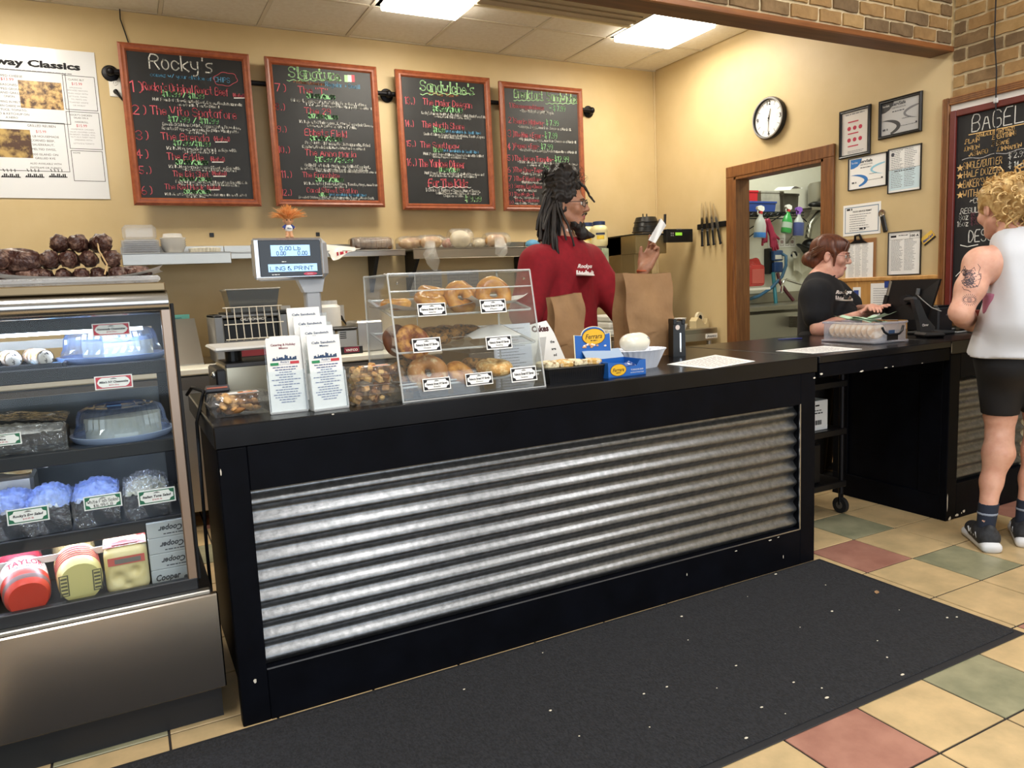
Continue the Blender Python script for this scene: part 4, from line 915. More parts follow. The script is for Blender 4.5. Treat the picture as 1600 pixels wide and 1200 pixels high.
# laminated paper menu
gloss_paper = mat('laminate', 'e4e6ea', .12, coat=.6, bump=.12, bscale=3, bdist=.02)
p0, p1 = at(160, 312, y=5.49), at(148, 80, y=5.49)
PX0, PZ0 = -.93, at(172, 311, y=5.49).z; PW = at(160, 200, y=5.49).x-PX0; PH = at(148, 82, y=5.49).z-PZ0
t = thing('paper_menu', (PX0, 5.497, PZ0), 'laminated white paper menu with food photos, left of the chalk boards', 'poster')
G().box(0, -.003, 0, PW, 0, PH).obj('sheet', gloss_paper, t)
def ppt(zx, zy): p = at(zx/4.615, 60+zy/4.615, y=5.493); return p.x-PX0, p.z-PZ0
g = G().at((0, -.0036, 0), FRONT_ROT); gr = G().at((0, -.0036, 0), FRONT_ROT); gg2 = G().at((0, -.0036, 0), FRONT_ROT)
def pt_(gx, s, x0, x1, y, h, **k):
    a, b = ppt(x0, y), ppt(x1, y); ptext(gx, s, (a[0]+b[0])/2, ppt((x0+x1)/2, y)[1], ppt(x0, y-h)[1]-a[1], wid=b[0]-a[0], **k)
a = ppt(580, 225); ptext(g, 'Off-Broadway Classics', a[0], ppt(300, 208)[1], .038, wid=.80, align='r', bold=.045)
dashes(gg2, PX0*0+.12, a[0]-.05, ppt(300, 245)[1], .006)
for s, x0, x1, y, h in (('CHOPPED CHEESE', -75, 160, 275, 16), ('SEASONED', -10, 125, 340, 15), ('CHOPPED GROUND', -60, 170, 370, 15), ('BEEF AND GRILLED', -60, 170, 398, 15), ('ONION.', 30, 110, 425, 15), ('SWIMMING IN MELTED', -60, 175, 463, 15), ('AMERICAN CHEESE WITH', -80, 178, 492, 15), ('LETTUCE, TOMATO,', -35, 195, 522, 15), ('MAYO & KETCHUP ON', -60, 210, 550, 15), ('A HERO', 42, 130, 577, 14),
    ('GRILLED REUBEN', 198, 400, 640, 17), ('1/2 LB HOUSEMADE', 198, 425, 715, 15), ('CORNED BEEF,', 222, 395, 745, 15), ('SAUERKRAUT,', 235, 392, 775, 15), ('MELTED SWISS,', 232, 405, 808, 15), ('1000 ISLAND ON', 228, 420, 845, 15), ('GRILLED RYE', 255, 400, 872, 14), ('ALSO AVAILABLE WITH', 218, 443, 910, 13), ('PASTRAMI OR TURKEY', 222, 445, 940, 13),
    ('CLASSIC BLT', 492, 605, 305, 13), ("ROCKY'S CHICKEN", 502, 662, 560, 13), ('SALAD ON A', 533, 637, 580, 12), ('HARDROLL', 542, 635, 610, 12), ('HOME', 528, 580, 830, 10)): pt_(g, s, x0, x1, y, h)
for s, x0, x1, y in (('APPLEWOOD', 500, 590, 362), ('SMOKED BACON', 487, 630, 382), ('PILED HIGH WITH', 492, 633, 404), ('LETTUCE, TOMA-', 497, 632, 426), ('TO, MAYO ON', 513, 625, 446), ('TOASTED WHITE', 500, 637, 468), ('OR WHEAT', 527, 617, 490), ('HOMEMADE CHICKEN', 513, 675, 662), ('SALAD (CHOPPED CHICK-', 505, 690, 682), ('EN BREAST, RAISINS, WAL-', 505, 690, 700), ('NUTS IN A SWEET MAYO', 512, 688, 718), ('DRESSING WITH', 540, 665, 738), ('LETTUCE & TOMATO', 533, 680, 764)): pt_(gg2, s, x0, x1, y, 10)
for s, x0, x1, y in (('$13.99', 5, 98, 303), ('$15.99', 260, 333, 682), ('$15.99', 517, 592, 338), ('$15.99', 552, 628, 640)): pt_(gr, s, x0, x1, y, 20)
for (x0, y0, x1, y1) in ((-120, 590, 470, 255), (-110, 948, 465, 612), (475, 512, 680, 280), (505, 795, 712, 538), (535, 1028, 738, 815)):
    a, b = ppt(x0, y0), ppt(x1, y1); frame2(g, a[0], a[1], b[0], b[1], .003)
for xc in (80, 252, 420):
    a = ppt(xc, 1003); rect(g, a[0]-.05, a[1], a[0]+.05, a[1]+.006)
    for k in range(9): rect(g, a[0]-.045+.01*k, a[1]+.006, a[0]-.038+.01*k, a[1]+.012+.012*abs(math.sin(k*2.1)))
    for k in range(4): stroke(g, [(a[0]-.03+.018*k, a[1]+.035), (a[0]-.036+.02*k, a[1]+.05)], .004)
g.obj('lettering', ink, t); gr.obj('prices', ink_r, t); gg2.obj('small_print', ink_g, t)
for (x0, y0, x1, y1), m in (((152, 500, 440, 322), mat('photo_chopped', 'd8b070', .4, col2='4a2c18', scale=26, detail=6, lo=.4, hi=.6)), ((-110, 852, 215, 660), mat('photo_reuben', '4c3222', .4, col2='b89a5c', scale=14, detail=6, lo=.45, hi=.62))):
    a, b = ppt(x0, y0), ppt(x1, y1); gq = G().at((0, -.0034, 0), FRONT_ROT); rect(gq, a[0], a[1], b[0], b[1]); gq.obj('food_photo', m, t)
gq = G().at((0, -.004, 0), FRONT_ROT); pt_(gq, 'CHOPPED', 345, 430, 358, 13); pt_(gq, 'CHEESE', 368, 432, 383, 13); gq.obj('photo_caption', ink, t)
# outlets, wall wire, little black pads
def outlet(px, py, yy, label, plug=True, x=None):
    p = at(px, py, y=yy) if x is None else at(px, py, x=x)
    o = thing('wall_outlet', (p.x, 5.499, p.z) if x is None else (x, p.y, p.z), label, 'outlet', rot=(0, 0, 0) if x is None else (0, 0, R(-90)))
    G().box(-.035, -.006, -.058, .035, 0, .058, .003).obj('plate', white_pl, o)
    for k in (-1, 1):
        s = G().at((0, -.0062, .026*k), (R(90), 0, 0)).lathe([(.001, 0), (.017, 0), (.016, .002), (.001, .002)], 16).obj('socket', white_pl, o)
        for d in (-.006, .006): G().box(d-.001, -.009, .026*k-.004, d+.001, -.008, .026*k+.005).obj('slot', ink, s)
    if plug: G().tube([(0, -.008, -.028), (0, -.03, -.03), (.012, -.035, -.05), (.04, -.03, -.09)], [.015, .014, .008, .005], 10).obj('plug', plastic_bk, o, smooth=60)
    return o
outlet(180, 136, 5.49, 'white wall outlet with a black plug beside the paper menu')
outlet(531, 489, 5.49, 'white wall outlet with black plug behind the scale'); outlet(447, 490, 5.49, 'white wall outlet beside the toaster', False)
G().tube([at(187, 14, y=5.47), at(188, 30, y=5.485), at(195, 50, y=5.49), at(201, 68, y=5.485)], .004, 6).obj('wall_wire', rubber, smooth=60, label='thin dark wire hanging down the wall above the first menu board', cat='wire')
for k, (px, py) in enumerate(((331, 367), (497, 366))):
    p = at(px, py, y=5.49); G().box(-.014, -.004, -.014, .014, 0, .014, .002).obj('adhesive_pad', plastic_bk, loc=(p.x, 5.499, p.z), label=['small black square pad on the wall above the lids', 'small black square pad on the wall right of the scale display'][k], cat='pad', group='black wall pads')
# ================================================================ wall shelves and what stands on them
def shelf(px0, px1, zt, y0, lip, label, br=()):
    x0, x1 = px0, px1; o = thing('wall_shelf', (x0, 5.5, zt), label, 'shelf', 'steel wall shelves')
    G().box(0, y0-5.5, -.012, x1-x0, -.005, 0, .003).obj('board', steel, o); G().box(0, y0-5.5, -lip, x1-x0, y0-5.5+.012, -.002, .004).obj('lip', steel, o)
    G().box(0, -.018, 0, x1-x0, -.004, .06).obj('upstand', steel, o)
    for x in br: G().prism([(-.02, -.012), (y0-5.5+.05, -.02), (y0-5.5+.08, -.045), (-.03, -.30), (-.02, -.30)], x, x+.025, 'x').obj('bracket', iron, o)
zs = 1.612
shelf(.03, .655, zs, 5.12, .075, 'polished steel wall shelf carrying the clear containers', (.05,))
shelf(.66, 1.86, zs, 5.20, .045, 'steel wall shelf behind the scale display and the bread', (1.0,))
shelf(1.89, 2.99, zs, 5.12, .075, 'polished steel wall shelf in the middle carrying bagged loaves', (.06, 1.0))
shelf(3.0, 3.62, zs, 5.20, .045, 'steel wall shelf at the right end carrying mayonnaise jars')
clr = clear('pet_plastic', 'f0f2f6', .16, .06, 1.5); frost = clear('frosted_plastic', 'f2f2f0', .5, .2, 1.45)
a, b = at(190, 390, y=5.25), at(246, 350, y=5.25)
n = 7
for k in range(n):
    w = b.x-a.x; o = G(); z0 = .012*k
    o.at((0, 0, z0)).box(0, 0, 0, w, .16, .012, .004); o.box(.012, .012, .012, w-.012, .148, (b.z-zs)-z0*1.0-.006*(n-k) if k == n-1 else .03, .02)
    o.obj('clamshell', clr, loc=(a.x, 5.22, zs+.001), label=ORD[k]+' clear clamshell from the bottom of the nested stack on the left shelf', cat='container', group='nested clamshells')
G().at((0, 0, 0)).box(.004, .02, 0, w-.004, .14, b.z-zs, .03).obj('clamshell_stack_cover', clr, loc=(a.x, 5.22, zs+.085), label=None) if False else None
p = at(272, 391, y=5.28)
for k in range(4):
    G().at((0, 0, .014*k)).lathe([(.05, 0), (.075, .05), (.078, .052), (.072, .052), (.048, .004)], 28, False).obj('deli_bowl', frost, loc=(p.x, 5.30, zs+.001), smooth=40, label=ORD[k]+' translucent deli bowl from the bottom of the stack on the left shelf', cat='bowl', group='nested deli bowls')
G().lathe([(.078, 0), (.078, .005), (.06, .01), (.055, .03), (.001, .032)], 28, False).obj('bowl_lid', frost, loc=(p.x, 5.30, zs+.097), smooth=40, label='domed translucent lid on top of the deli bowls', cat='lid')
p = at(318, 391, y=5.28); G().lathe([(.001, 0), (.09, 0), (.098, .03), (.09, .034), (.085, .03), (.001, .03)], 60, False, wob=lambda a, k: 1+.02*math.cos(30*a)).obj('foil_lid_stack', mat('lid_white', 'e2dfd2', .5), loc=(p.x+.01, 5.30, zs+.001), smooth=30, label='short fluted stack of white lids on the left shelf', cat='lid')
crust = mat('bread_crust', '9c6a34', .7, col2='d9b47c', scale=14, bump=.3); rye = mat('rye_loaf', '4c3220', .7, col2='8a6a4c', scale=9)
poly = clear('poly_bag', 'f6f6f2', .14, .09, 1.6, bump=1.2, bscale=26)
def bread(px0, px1, py, yy, h, label, m, slices=0, tail=None, nm='bagged_loaf', dep=.075):
    a, b = at(px0, py, y=yy), at(px1, py, y=yy); w = b.x-a.x
    o = thing(nm, ((a.x+b.x)/2, yy, zs+.001), label, 'bread', 'bagged bread on the wall shelves')
    n = slices or 1
    for k in range(n):
        x0 = -w/2*.92+w*.92*k/n
        g = G(); P = [(dep*.92*math.copysign(abs(math.cos(t_))**.7, math.cos(t_)), max(.002, h*.48+h*.46*math.copysign(abs(math.sin(t_))**.7, math.sin(t_)))) for t_ in [2*PI*i/18 for i in range(18)]]
        if slices: g.prism(P, x0+.001, x0+w*.92/n-.001, 'x'); g.obj('slice', m, o, smooth=30)
        else: g.ball((0, 0, h*.47), (w*.46, dep*.95, h*.46), 20, 12); g.obj('loaf', m, o, smooth=180)
    q2 = random.Random(int(px0)); N1, N2 = 22, 18
    def bag(u, v):
        t_ = 2*PI*v; e = 1-.25*abs(2*u-1)**6; j = q2.uniform(-.003, .003)
        return (w*(u-.5)*1.04, (dep*1.08*e+j)*math.cos(t_), max(.001, h*.5+(h*.53*e+j)*math.sin(t_)))
    G().grid(bag, N1, N2).obj('bag', poly, o, smooth=40)
    if tail:
        pts = [Vector(p_)-o.location for p_ in tail]; g = G(); n2 = len(pts)
        g.tube(pts, [(.035 if i == 0 else .05 if i < n2-1 else .012)*(1 if tail is None else 1) for i in range(n2)], 9, flat=.35); g.obj('bag_tail', poly, o, smooth=50)
    return o
bread(549, 611, 391, 5.3, .095, 'sliced dark rye loaf in a clear bag on the shelf', rye, 7)
bread(622, 668, 391, 5.36, .10, 'round tan loaf in a clear bag left of the drooping bag', crust)
bread(655, 692, 391, 5.24, .10, 'bagged loaf whose empty bag end droops over the shelf edge', crust, 0, [at(672, 378, y=5.16), at(672, 396, y=5.10), at(678, 410, y=5.10), at(681, 424, y=5.11)])
bread(692, 712, 391, 5.34, .09, 'small loaf in a red printed bag on the middle shelf', mat('red_bag_bread', 'a8483c', .6, col2='d8c0a0', scale=18))
bread(703, 736, 389, 5.26, .145, 'puffed clear bag of rolls standing up on the middle shelf', mat('pale_roll', 'd8cbb0', .7))
bread(738, 762, 389, 5.36, .085, 'small pale bagged loaf between the puffed bag and the round roll', mat('pale_roll', 'd8cbb0', .7))
bread(758, 793, 389, 5.26, .115, 'round golden roll with a twisted bag end hanging off the shelf', crust, 0, [at(780, 372, y=5.18), at(783, 388, y=5.11), at(784, 396, y=5.1), at(785, 402, y=5.1)])
a = at(506, 392, y=5.24); t = thing('empty_bread_bag', (at(538, 391, y=5.2).x, 5.2, zs+.003), 'flattened white bread bag with red print drooping off the shelf', 'bag')
bagw = mat('printed_bag', 'e6e2dc', .35); q = random.Random(6)
P4 = [at(504, 384, y=5.24), at(566, 390, y=5.24), at(552, 393, y=5.17), at(520, 407, y=5.165)]
def bl(u, v):
    p = P4[0].lerp(P4[1], u).lerp(P4[3].lerp(P4[2], u), v)-t.location; return (p.x, p.y+.008*math.sin(8*u+5*v), p.z+.012*math.sin(6*u)*math.sin(4*v)+(.012 if v < .8 else .0))
G().grid(bl, 16, 12).obj('sheet', bagw, t, smooth=60)
g = G(); v = [bl(.25+.5*i/7, .72+.1*(j)) for i in range(8) for j in (0, 1)]; v = [(x, y-.002, z+.003) for x, y, z in v]; g.raw(v, [(2*i, 2*i+2, 2*i+3, 2*i+1) for i in (0, 2, 3, 5)]).obj('red_print', ink_r, t)
def jar(px, yy, label, s=1):
    p = at(px, 386, y=yy); o = thing('mayonnaise_jar', (p.x, yy, zs+.001), label, 'jar', 'mayonnaise jars', rot=(0, 0, -.45)); may = mat('mayonnaise', 'f0e3ae', .35)
    G().at(sc=(s, s, s)).lathe([(.06, 0), (.068, .01), (.07, .05), (.068, .12), (.072, .13), (.066, .155), (.045, .175)], 28).obj('jar', may, o, smooth=40)
    G().at(sc=(s, s, s)).lathe([(.051, .172), (.052, .20), (.048, .204), (.001, .204)], 28).obj('lid', mat('jar_lid', '26365e', .4), o, smooth=40)
    for nm, z0, z1, an, m in (('label', .055, .085, .45, mat('jar_yellow', 'e8c53c', .5)), ('name_band', .092, .108, .55, mat('jar_navy', '2a3350', .5))):
        g = G(); nn = 8; v = [(s*.0715*math.sin(an*(2*i/nn-1)), -s*.0715*math.cos(an*(2*i/nn-1)), s*z) for i in range(nn+1) for z in (z0, z1)]
        g.raw(v, [(2*i, 2*i+2, 2*i+3, 2*i+1) for i in range(nn)]).obj(nm, m, o)
jar(937, 5.28, 'large mayonnaise jar with a blue lid on the right end of the shelf'); jar(918, 5.40, 'second mayonnaise jar half hidden behind the man')
p = at(832, 384, y=5.3); G().ball((0, 0, .03), (.06, .05, .035), 14, 8).obj('blue_cloth', mat('blue_cloth', '5f9ac0', .8, bump=.5, bscale=25), loc=(p.x, 5.3, zs), smooth=180, label="crumpled blue cloth on the shelf behind the man's shoulder", cat='cloth')
for k, (x0, x1) in enumerate(((640, 690), (700, 748))):
    a, b = at(x0+1, 463, y=5.49), at(x1, 421, y=5.49); t = thing('posted_chart', (a.x, 5.498, a.z), ['printed chart taped to the wall under the shelf, left of two', 'printed chart taped to the wall under the shelf, right of two'][k], 'paper', 'posted charts')
    w, h = b.x-a.x, b.z-a.z; G().box(0, -.001, 0, w, 0, h).obj('sheet', mat('grey_paper', 'b9b6b0', .7), t)
    g = G().at((0, -.0016, 0), FRONT_ROT); frame2(g, .01, .01, w-.01, h-.04, .002)
    for i in range(1, 3): rect(g, w*i/3, .01, w*i/3+.002, h-.04)
    for i in range(5):
        for j in range(3): dashes(g, .02+w*j/3, .01+w*(j+.75)/3, .03+i*.027, .004, seed=i+j)
    dashes(g, .03, w-.04, h-.028, .005); g.obj('printing', ink_g, t)
p = at(660, 400, y=5.3)
# ================================================================ things on the service counter
def P(px, py): return at(px, py, z=ZC)
pastry = mat('biscotti', 'b07c44', .7, col2='d8b078', scale=30, bump=.4); crou = mat('crouton', 'c68f48', .7, col2='e8c888', scale=25, bump=.4); crou2 = mat('crouton_dark', '9c6a34', .7, col2='6a4424', scale=25, bump=.4)
lidm = clear('clamshell_plastic', 'f4f4f4', .05, .05, 1.5, bump=.25, bscale=18)
def clam(name, loc, w, d, h, label, rz, fillm, n, seed, cubes, lab=True, group=None):
    o = thing(name, loc, label, 'container', group, rot=(0, 0, rz)); q = random.Random(seed)
    def shell(z0, z1, w0, d0, w1, d1, nm):
        g = G(); v = [(s*w0/2, t_*d0/2, z0) for s, t_ in ((-1, -1), (1, -1), (1, 1), (-1, 1))]+[(s*w1/2, t_*d1/2, z1) for s, t_ in ((-1, -1), (1, -1), (1, 1), (-1, 1))]
        g.raw(v, [(0, 1, 5, 4), (1, 2, 6, 5), (2, 3, 7, 6), (3, 0, 4, 7)]+([(3, 2, 1, 0)] if nm == 'tray' else [(4, 5, 6, 7)])); g.obj(nm, lidm, o)
    shell(.001, h*.55, w*.86, d*.86, w*.97, d*.97, 'tray'); shell(h*.6, h, w*.96, d*.96, w*.86, d*.84, 'lid')
    G().box(-w/2, -d/2, h*.54, w/2, d/2, h*.61, .002).obj('rim', lidm, o)
    for k in range(n):
        x, y = q.uniform(-.37, .37)*w, q.uniform(-.36, .36)*d; z = .006+h*.75*((k/n)); s = q.uniform(.7, 1.2)
        if cubes: G().at((x, y, z+.008), (q.uniform(-.6, .6), q.uniform(-.6, .6), q.uniform(0, 3))).box(-.013*s, -.011*s, -.009*s, .013*s, .011*s, .009*s, .003).obj('piece', fillm[k % len(fillm)], o)
        else: G().at((x*.8, y, z+.006), (q.uniform(-.5, .5), q.uniform(-.4, .4), q.uniform(0, 3))).ball((0, 0, 0), (.03*s, .014*s, .010*s), 8, 6).obj('piece', fillm[k % len(fillm)], o, smooth=50)
    if lab: G().at((0, 0, h+.0006)).box(-w*.25, -d*.25, 0, w*.3, d*.1, .0006).obj('paper_label', white, o); G().at((0, 0, h+.0014)).box(-w*.02, -d*.2, 0, w*.28, -d*.05, .0003).obj('orange_stripe', mat('orange_stripe', 'e0824a', .6), o)
    return o
clam('pastry_clamshell', (.305, 2.515, ZC), .195, .125, .068, 'clear clamshell of broken biscotti at the left end of the counter', .05, [pastry, crou2, pastry], 46, 3, False)
for k in range(2): clam('crouton_clamshell', (.722, 2.425, ZC+.062*k), .185, .135, .062, ['lower clear clamshell of toasted croutons beside the bagel case', 'upper clear clamshell of toasted croutons stacked beside the bagel case'][k], .06, [crou, crou, crou2, pastry], 40, 5+k, True, group='crouton clamshells')
# brochures
acr = clear('acrylic', 'f8fafa', .015, .02, 1.49); acr_edge = clear('acrylic_edge', 'eef2f2', .38, .1, 1.49)
navy = mat('print_navy', '2c4568', .7); maroon = mat('print_maroon', '7a2438', .7); flagg = mat('print_green', '2e8a5a', .7); flagr = mat('print_red', 'c8404a', .7)
def brochure(loc, w, h, lean, rz, t1, t2, label, full=True, group='folded menus in holders', thick=.004):
    o = thing('menu_brochure', loc, label, 'brochure', group, rot=(lean, 0, rz))
    for k in range(2): G().box(-w/2+.002*k, .001+thick/2*k, 0, w/2+.002*k, thick/2*(k+1), h+.003*k).obj('sheet', white, o)
    g = G().at((0, -.0002, 0), FRONT_ROT); gm = G().at((0, -.0002, 0), FRONT_ROT)
    ptext(gm, t1, 0, h*.90, h*.030, wid=w*.72, bold=.02); ptext(gm, t2, 0, h*.855, h*.026, wid=w*.26, bold=.02); gm.obj('title', maroon if 'Cater' in t1 else navy, o)
    if full:
        g2 = G().at((0, -.0002, 0), FRONT_ROT); q = random.Random(3); x = -w*.34
        rect(g2, -w*.36, h*.70, w*.36, h*.708)
        while x < w*.33: b_ = q.uniform(.012, .03)*w*2; rect(g2, x, h*.705, x+b_, h*(.72+.06*q.random()*(1-abs(x)/w*1.6))); x += b_*1.05
        g2.obj('skyline', navy, o)
        g3 = G().at((0, -.0003, 0), FRONT_ROT); rect(g3, -w*.42, h*.635, -w*.18, h*.672); g3.obj('green_flag', flagg, o); g3 = G().at((0, -.0003, 0), FRONT_ROT); rect(g3, w*.16, h*.645, w*.42, h*.682); g3.obj('red_flag', flagr, o)
        ptext(g, "Rocky's", 0, h*.665, h*.026, wid=w*.26, shear=.4, bold=.01); ptext(g, 'Deli & Provisions', 0, h*.638, h*.013, wid=w*.34)
        for k in range(15):
            l = (.36, .3, .18, .3, .2, .42, .22, .38, .14, .33, .3, .4, .36, .25, .2)[k]*w; dashes(g, -l, l, h*(.60-.034*k), h*.012, seed=k)
        g.obj('lettering', mat('print_blue', '3c4f86', .7), o)
    return o
def holder(loc, w, d, h, rz, label, tiers=1):
    o = thing('brochure_holder', loc, label, 'holder', 'acrylic brochure holders', rot=(0, 0, rz))
    for k in range(tiers):
        y0 = .004+.034*k; z0 = .004+.03*k
        G().at((0, y0, z0), (-.12, 0, 0)).box(-w/2, 0, 0, w/2, .0025, h*.55).obj('front_pocket', acr, o); G().at((0, y0+.022, z0), (-.12, 0, 0)).box(-w/2, 0, 0, w/2, .0025, h*.9).obj('back_plate', acr, o)
        G().box(-w/2, y0, 0, w/2, y0+.03, .004+z0, .001).obj('base', acr_edge, o)
        for s in (-1, 1): G().at((0, y0, z0), (-.12, 0, 0)).box(s*w/2-.0012, 0, 0, s*w/2+.0012, .022, h*.5).obj('side', acr_edge, o)
    return o
a, b = P(424, 649), P(482, 643); rz = math.atan2(b.y-a.y, b.x-a.x); hl = (a+b)/2
holder((hl.x, hl.y, ZC), .115, .06, .24, -.08, 'single pocket acrylic brochure holder with the catering menu')
brochure((hl.x+.0, hl.y+.009, ZC+.006), .105, .232, -.12, -.08, 'Catering & Holiday', 'Menu', 'white catering and holiday menu brochure in the left holder')
brochure((hl.x+.014, hl.y+.017, ZC+.006), .105, .236, -.12, -.08, 'Catering & Holiday', 'Menu', 'copy of the catering menu tucked behind, mostly hidden', False)
a, b = P(492, 647), P(546, 635); hr = (a+b)/2
holder((hr.x, hr.y, ZC), .115, .14, .24, .10, 'four tier acrylic brochure holder with cafe sandwich menus', 4)
for k in range(4):
    c_, s_ = math.cos(.1), math.sin(.1); dy = .012+.034*k
    brochure((hr.x-dy*s_-.008*k, hr.y+dy*c_, ZC+.006+.03*k), .108, .232, -.12, .10, 'Cafe Sandwich', 'Menu', ['front cafe sandwich menu brochure in the four tier holder', 'cafe sandwich menu in the second tier of the holder', 'cafe sandwich menu in the third tier of the holder', 'cafe sandwich menu in the rearmost, highest tier of the holder'][k], k == 0, thick=.008)
# bagel display case
X0, X1, Y0, Y1, ZT = .795, 1.338, 2.335, 2.69, 1.362; YT = 2.418
t = thing('bagel_case', (X0, Y0, ZC), 'clear acrylic three tier bagel case with slanted front', 'display case'); w = X1-X0; d = Y1-Y0; h = ZT-ZC; s0 = YT-Y0
def slat(nm, poly, x0, x1, m=acr): return G().prism(poly, x0, x1, 'x').obj(nm, m, t)
side = [(0, 0), (d, 0), (d, h), (s0, h)]
slat('side_panel', side, 0, .005); slat('side_panel', side, w-.005, w)
G().box(0, s0, h-.005, w, d, h).obj('top_panel', acr, t); G().box(0, 0, 0, w, d, .006).obj('base_panel', acr, t)
G().raw([(.005, 0, .006), (w-.005, 0, .006), (w-.005, s0, h-.005), (.005, s0, h-.005), (.005, .004, .006), (w-.005, .004, .006), (w-.005, s0+.004, h-.005), (.005, s0+.004, h-.005)], [(0, 1, 2, 3), (7, 6, 5, 4)]).obj('front_panel', acr, t)
for x in (0, w):
    g = G(); r_ = .0032
    g.tube([(x, 0, 0), (x, s0, h)], r_, 6).obj('edge', acr_edge, t); G().tube([(x, s0, h), (x, d, h)], r_, 6).obj('edge', acr_edge, t); G().tube([(x, d, 0), (x, d, h)], r_, 6).obj('edge', acr_edge, t)
for y, z in ((0, 0), (s0, h), (d, h), (.03, .055), (s0*.9, h*.86)): G().tube([(0, y, z+.002), (w, y, z+.002)], .003, 6).obj('edge', acr_edge, t)
TZ = [.05, .165, .285]                              # front heights of the three tiers
for k, z in enumerate(TZ):
    y0 = s0*z/h+.02; z2 = z+.05 if k else z
    G().raw([(.01, y0, z-.006), (w-.01, y0, z-.006), (w-.01, d-.02, z2), (.01, d-.02, z2)], [(0, 1, 2, 3)]).obj('tray', acr, t)
    G().tube([(.01, y0, z-.004), (w-.01, y0, z-.004)], .004, 6).obj('tray_lip', acr_edge, t); G().tube([(.01, d-.02, z2+.002), (w-.01, d-.02, z2+.002)], .004, 6).obj('tray_back', acr_edge, t)
    if k:
        for x in (.008, w-.008): G().tube([(x, y0, z-.002), (x, d-.02, z2+.004)], .005, 6).obj('tray_runner', acr_edge, t)
for x in (.03, w-.03): G().ball((x, s0*.93-.002, h*.93), .005, 10, 6).obj('screw', chrome, t)
for k in range(3): G().ball((.0+.03*k, d*.3+k*.07, h+.002), .004, 8, 5).obj('screw', chrome, t)
G().box(w*.36, d-.004, 0, w*.362, d, h).obj('door_seam', acr_edge, t)
bm = {'plain': mat('bagel_plain', 'a2601f', .35, col2='dfa650', scale=24, lo=.35, hi=.68, bump=.15, bscale=30), 'cheese': mat('bagel_cheese', '8e4416', .5, col2='dc9c4c', scale=34, lo=.42, hi=.6, bump=.5),
      'dark': mat('bagel_dark', '5a321c', .6, col2='7a4a2a', scale=14), 'seed': mat('bagel_seed', '94682f', .7, col2='3a2c1c', scale=70, lo=.5, hi=.6, bump=.7, bscale=90), 'salt': mat('bagel_salt', 'a87034', .5, col2='e0c898', scale=40, lo=.5, hi=.7, bump=.3), 'sesame': mat('bagel_sesame', 'c19250', .6, col2='e0c48c', scale=60, lo=.45, hi=.6, bump=.5, bscale=90)}
bgeo = {}
def bagel(kind, x, y, z, rot, s, label):
    o = thing('bagel', (X0+x, Y0+y, ZC+z), label, 'bagel', 'bagels in the acrylic case', rot=rot); o.scale = (s, s, s)
    if kind not in bgeo:
        q = random.Random(kind); v = []; f = []; N1, N2 = 28, 14; ph = q.uniform(0, 6); g = G()
        for i in range(N1):
            a = 2*PI*i/N1; rt_ = .0245*(1+.07*math.sin(2*a+ph)+.03*math.sin(5*a))
            for j in range(N2):
                b_ = 2*PI*j/N2; rr = .036+rt_*math.cos(b_); v.append((rr*math.cos(a), rr*math.sin(a), .021+rt_*.86*math.sin(b_)))
        for i in range(N1):
            for j in range(N2): f.append((i*N2+j, ((i+1) % N1)*N2+j, ((i+1) % N1)*N2+(j+1) % N2, i*N2+(j+1) % N2))
        bgeo[kind] = g.raw(v, f).obj('crust', bm[kind], o, smooth=180).data
    else: c = bpy.data.objects.new('crust', bgeo[kind]); COL.objects.link(c); c.parent = o
for kind, x, y, z, rot, s, lb in (
 ('plain', .05, .16, .305, (0, 0, 0), .9, 'flat plain bagel at the left end of the top tier'), ('plain', .185, .19, .312, (.35, .1, 0), 1.0, 'plain bagel in the middle of the top tier'),
 ('plain', .225, .25, .335, (.25, -.1, 1), 1.0, 'plain bagel at the back of the top tier'), ('plain', .295, .19, .325, (1.15, .1, .15), 1.08, 'plain bagel propped upright left of centre, top tier'),
 ('plain', .365, .26, .335, (.7, 0, 1), 1.0, 'plain bagel half hidden between the two upright ones'), ('plain', .425, .17, .330, (1.2, .0, -.1), 1.18, 'plain bagel propped upright at the right end of the top tier with its hole showing'),
 ('cheese', .078, .115, .185, (1.25, 0, .1), 1.05, 'cheese crusted bagel propped up on the middle tier'), ('dark', .035, .16, .19, (1.2, .2, .3), 1.0, 'dark pumpernickel bagel at the left end of the middle tier'),
 ('seed', .19, .17, .185, (.3, .1, 0), 1.0, 'seeded bagel beside the cheese bagel on the middle tier'), ('seed', .26, .2, .192, (.25, 0, 1), .95, 'seeded bagel right of centre on the middle tier'), ('seed', .335, .22, .195, (.2, 0, 2), .9, 'seeded bagel behind the white paper on the middle tier'),
 ('salt', .115, .075, .075, (1.1, 0, -.1), 1.15, 'salt topped bagel leaning up front on the bottom tier'), ('seed', .06, .13, .07, (1.1, 0, .2), 1.1, 'seeded bagel behind the salt bagel on the bottom tier'),
 ('plain', .235, .08, .058, (.55, .3, 0), .92, 'glossy plain bagel behind the middle price card, bottom tier'), ('sesame', .375, .075, .058, (.15, 0, 0), 1.12, 'sesame bagel at the right end of the bottom tier'), ('seed', .35, .15, .064, (.2, 0, 2), 1.1, 'poppy seed bagel behind the sesame bagel, bottom tier')): bagel(kind, x, y, z, rot, s, lb)
q = random.Random(21)
sheet('bakery_tissue', (X0+w*.3, Y0+.17, ZC+.295), .36, .18, 'white bakery tissue under the left bagels on the top tier', .006, .05, .02); sheet('bakery_tissue', (X0+w*.77, Y0+.15, ZC+.297), .22, .18, 'white bakery tissue under the right bagels on the top tier', .006, -.05, .03)
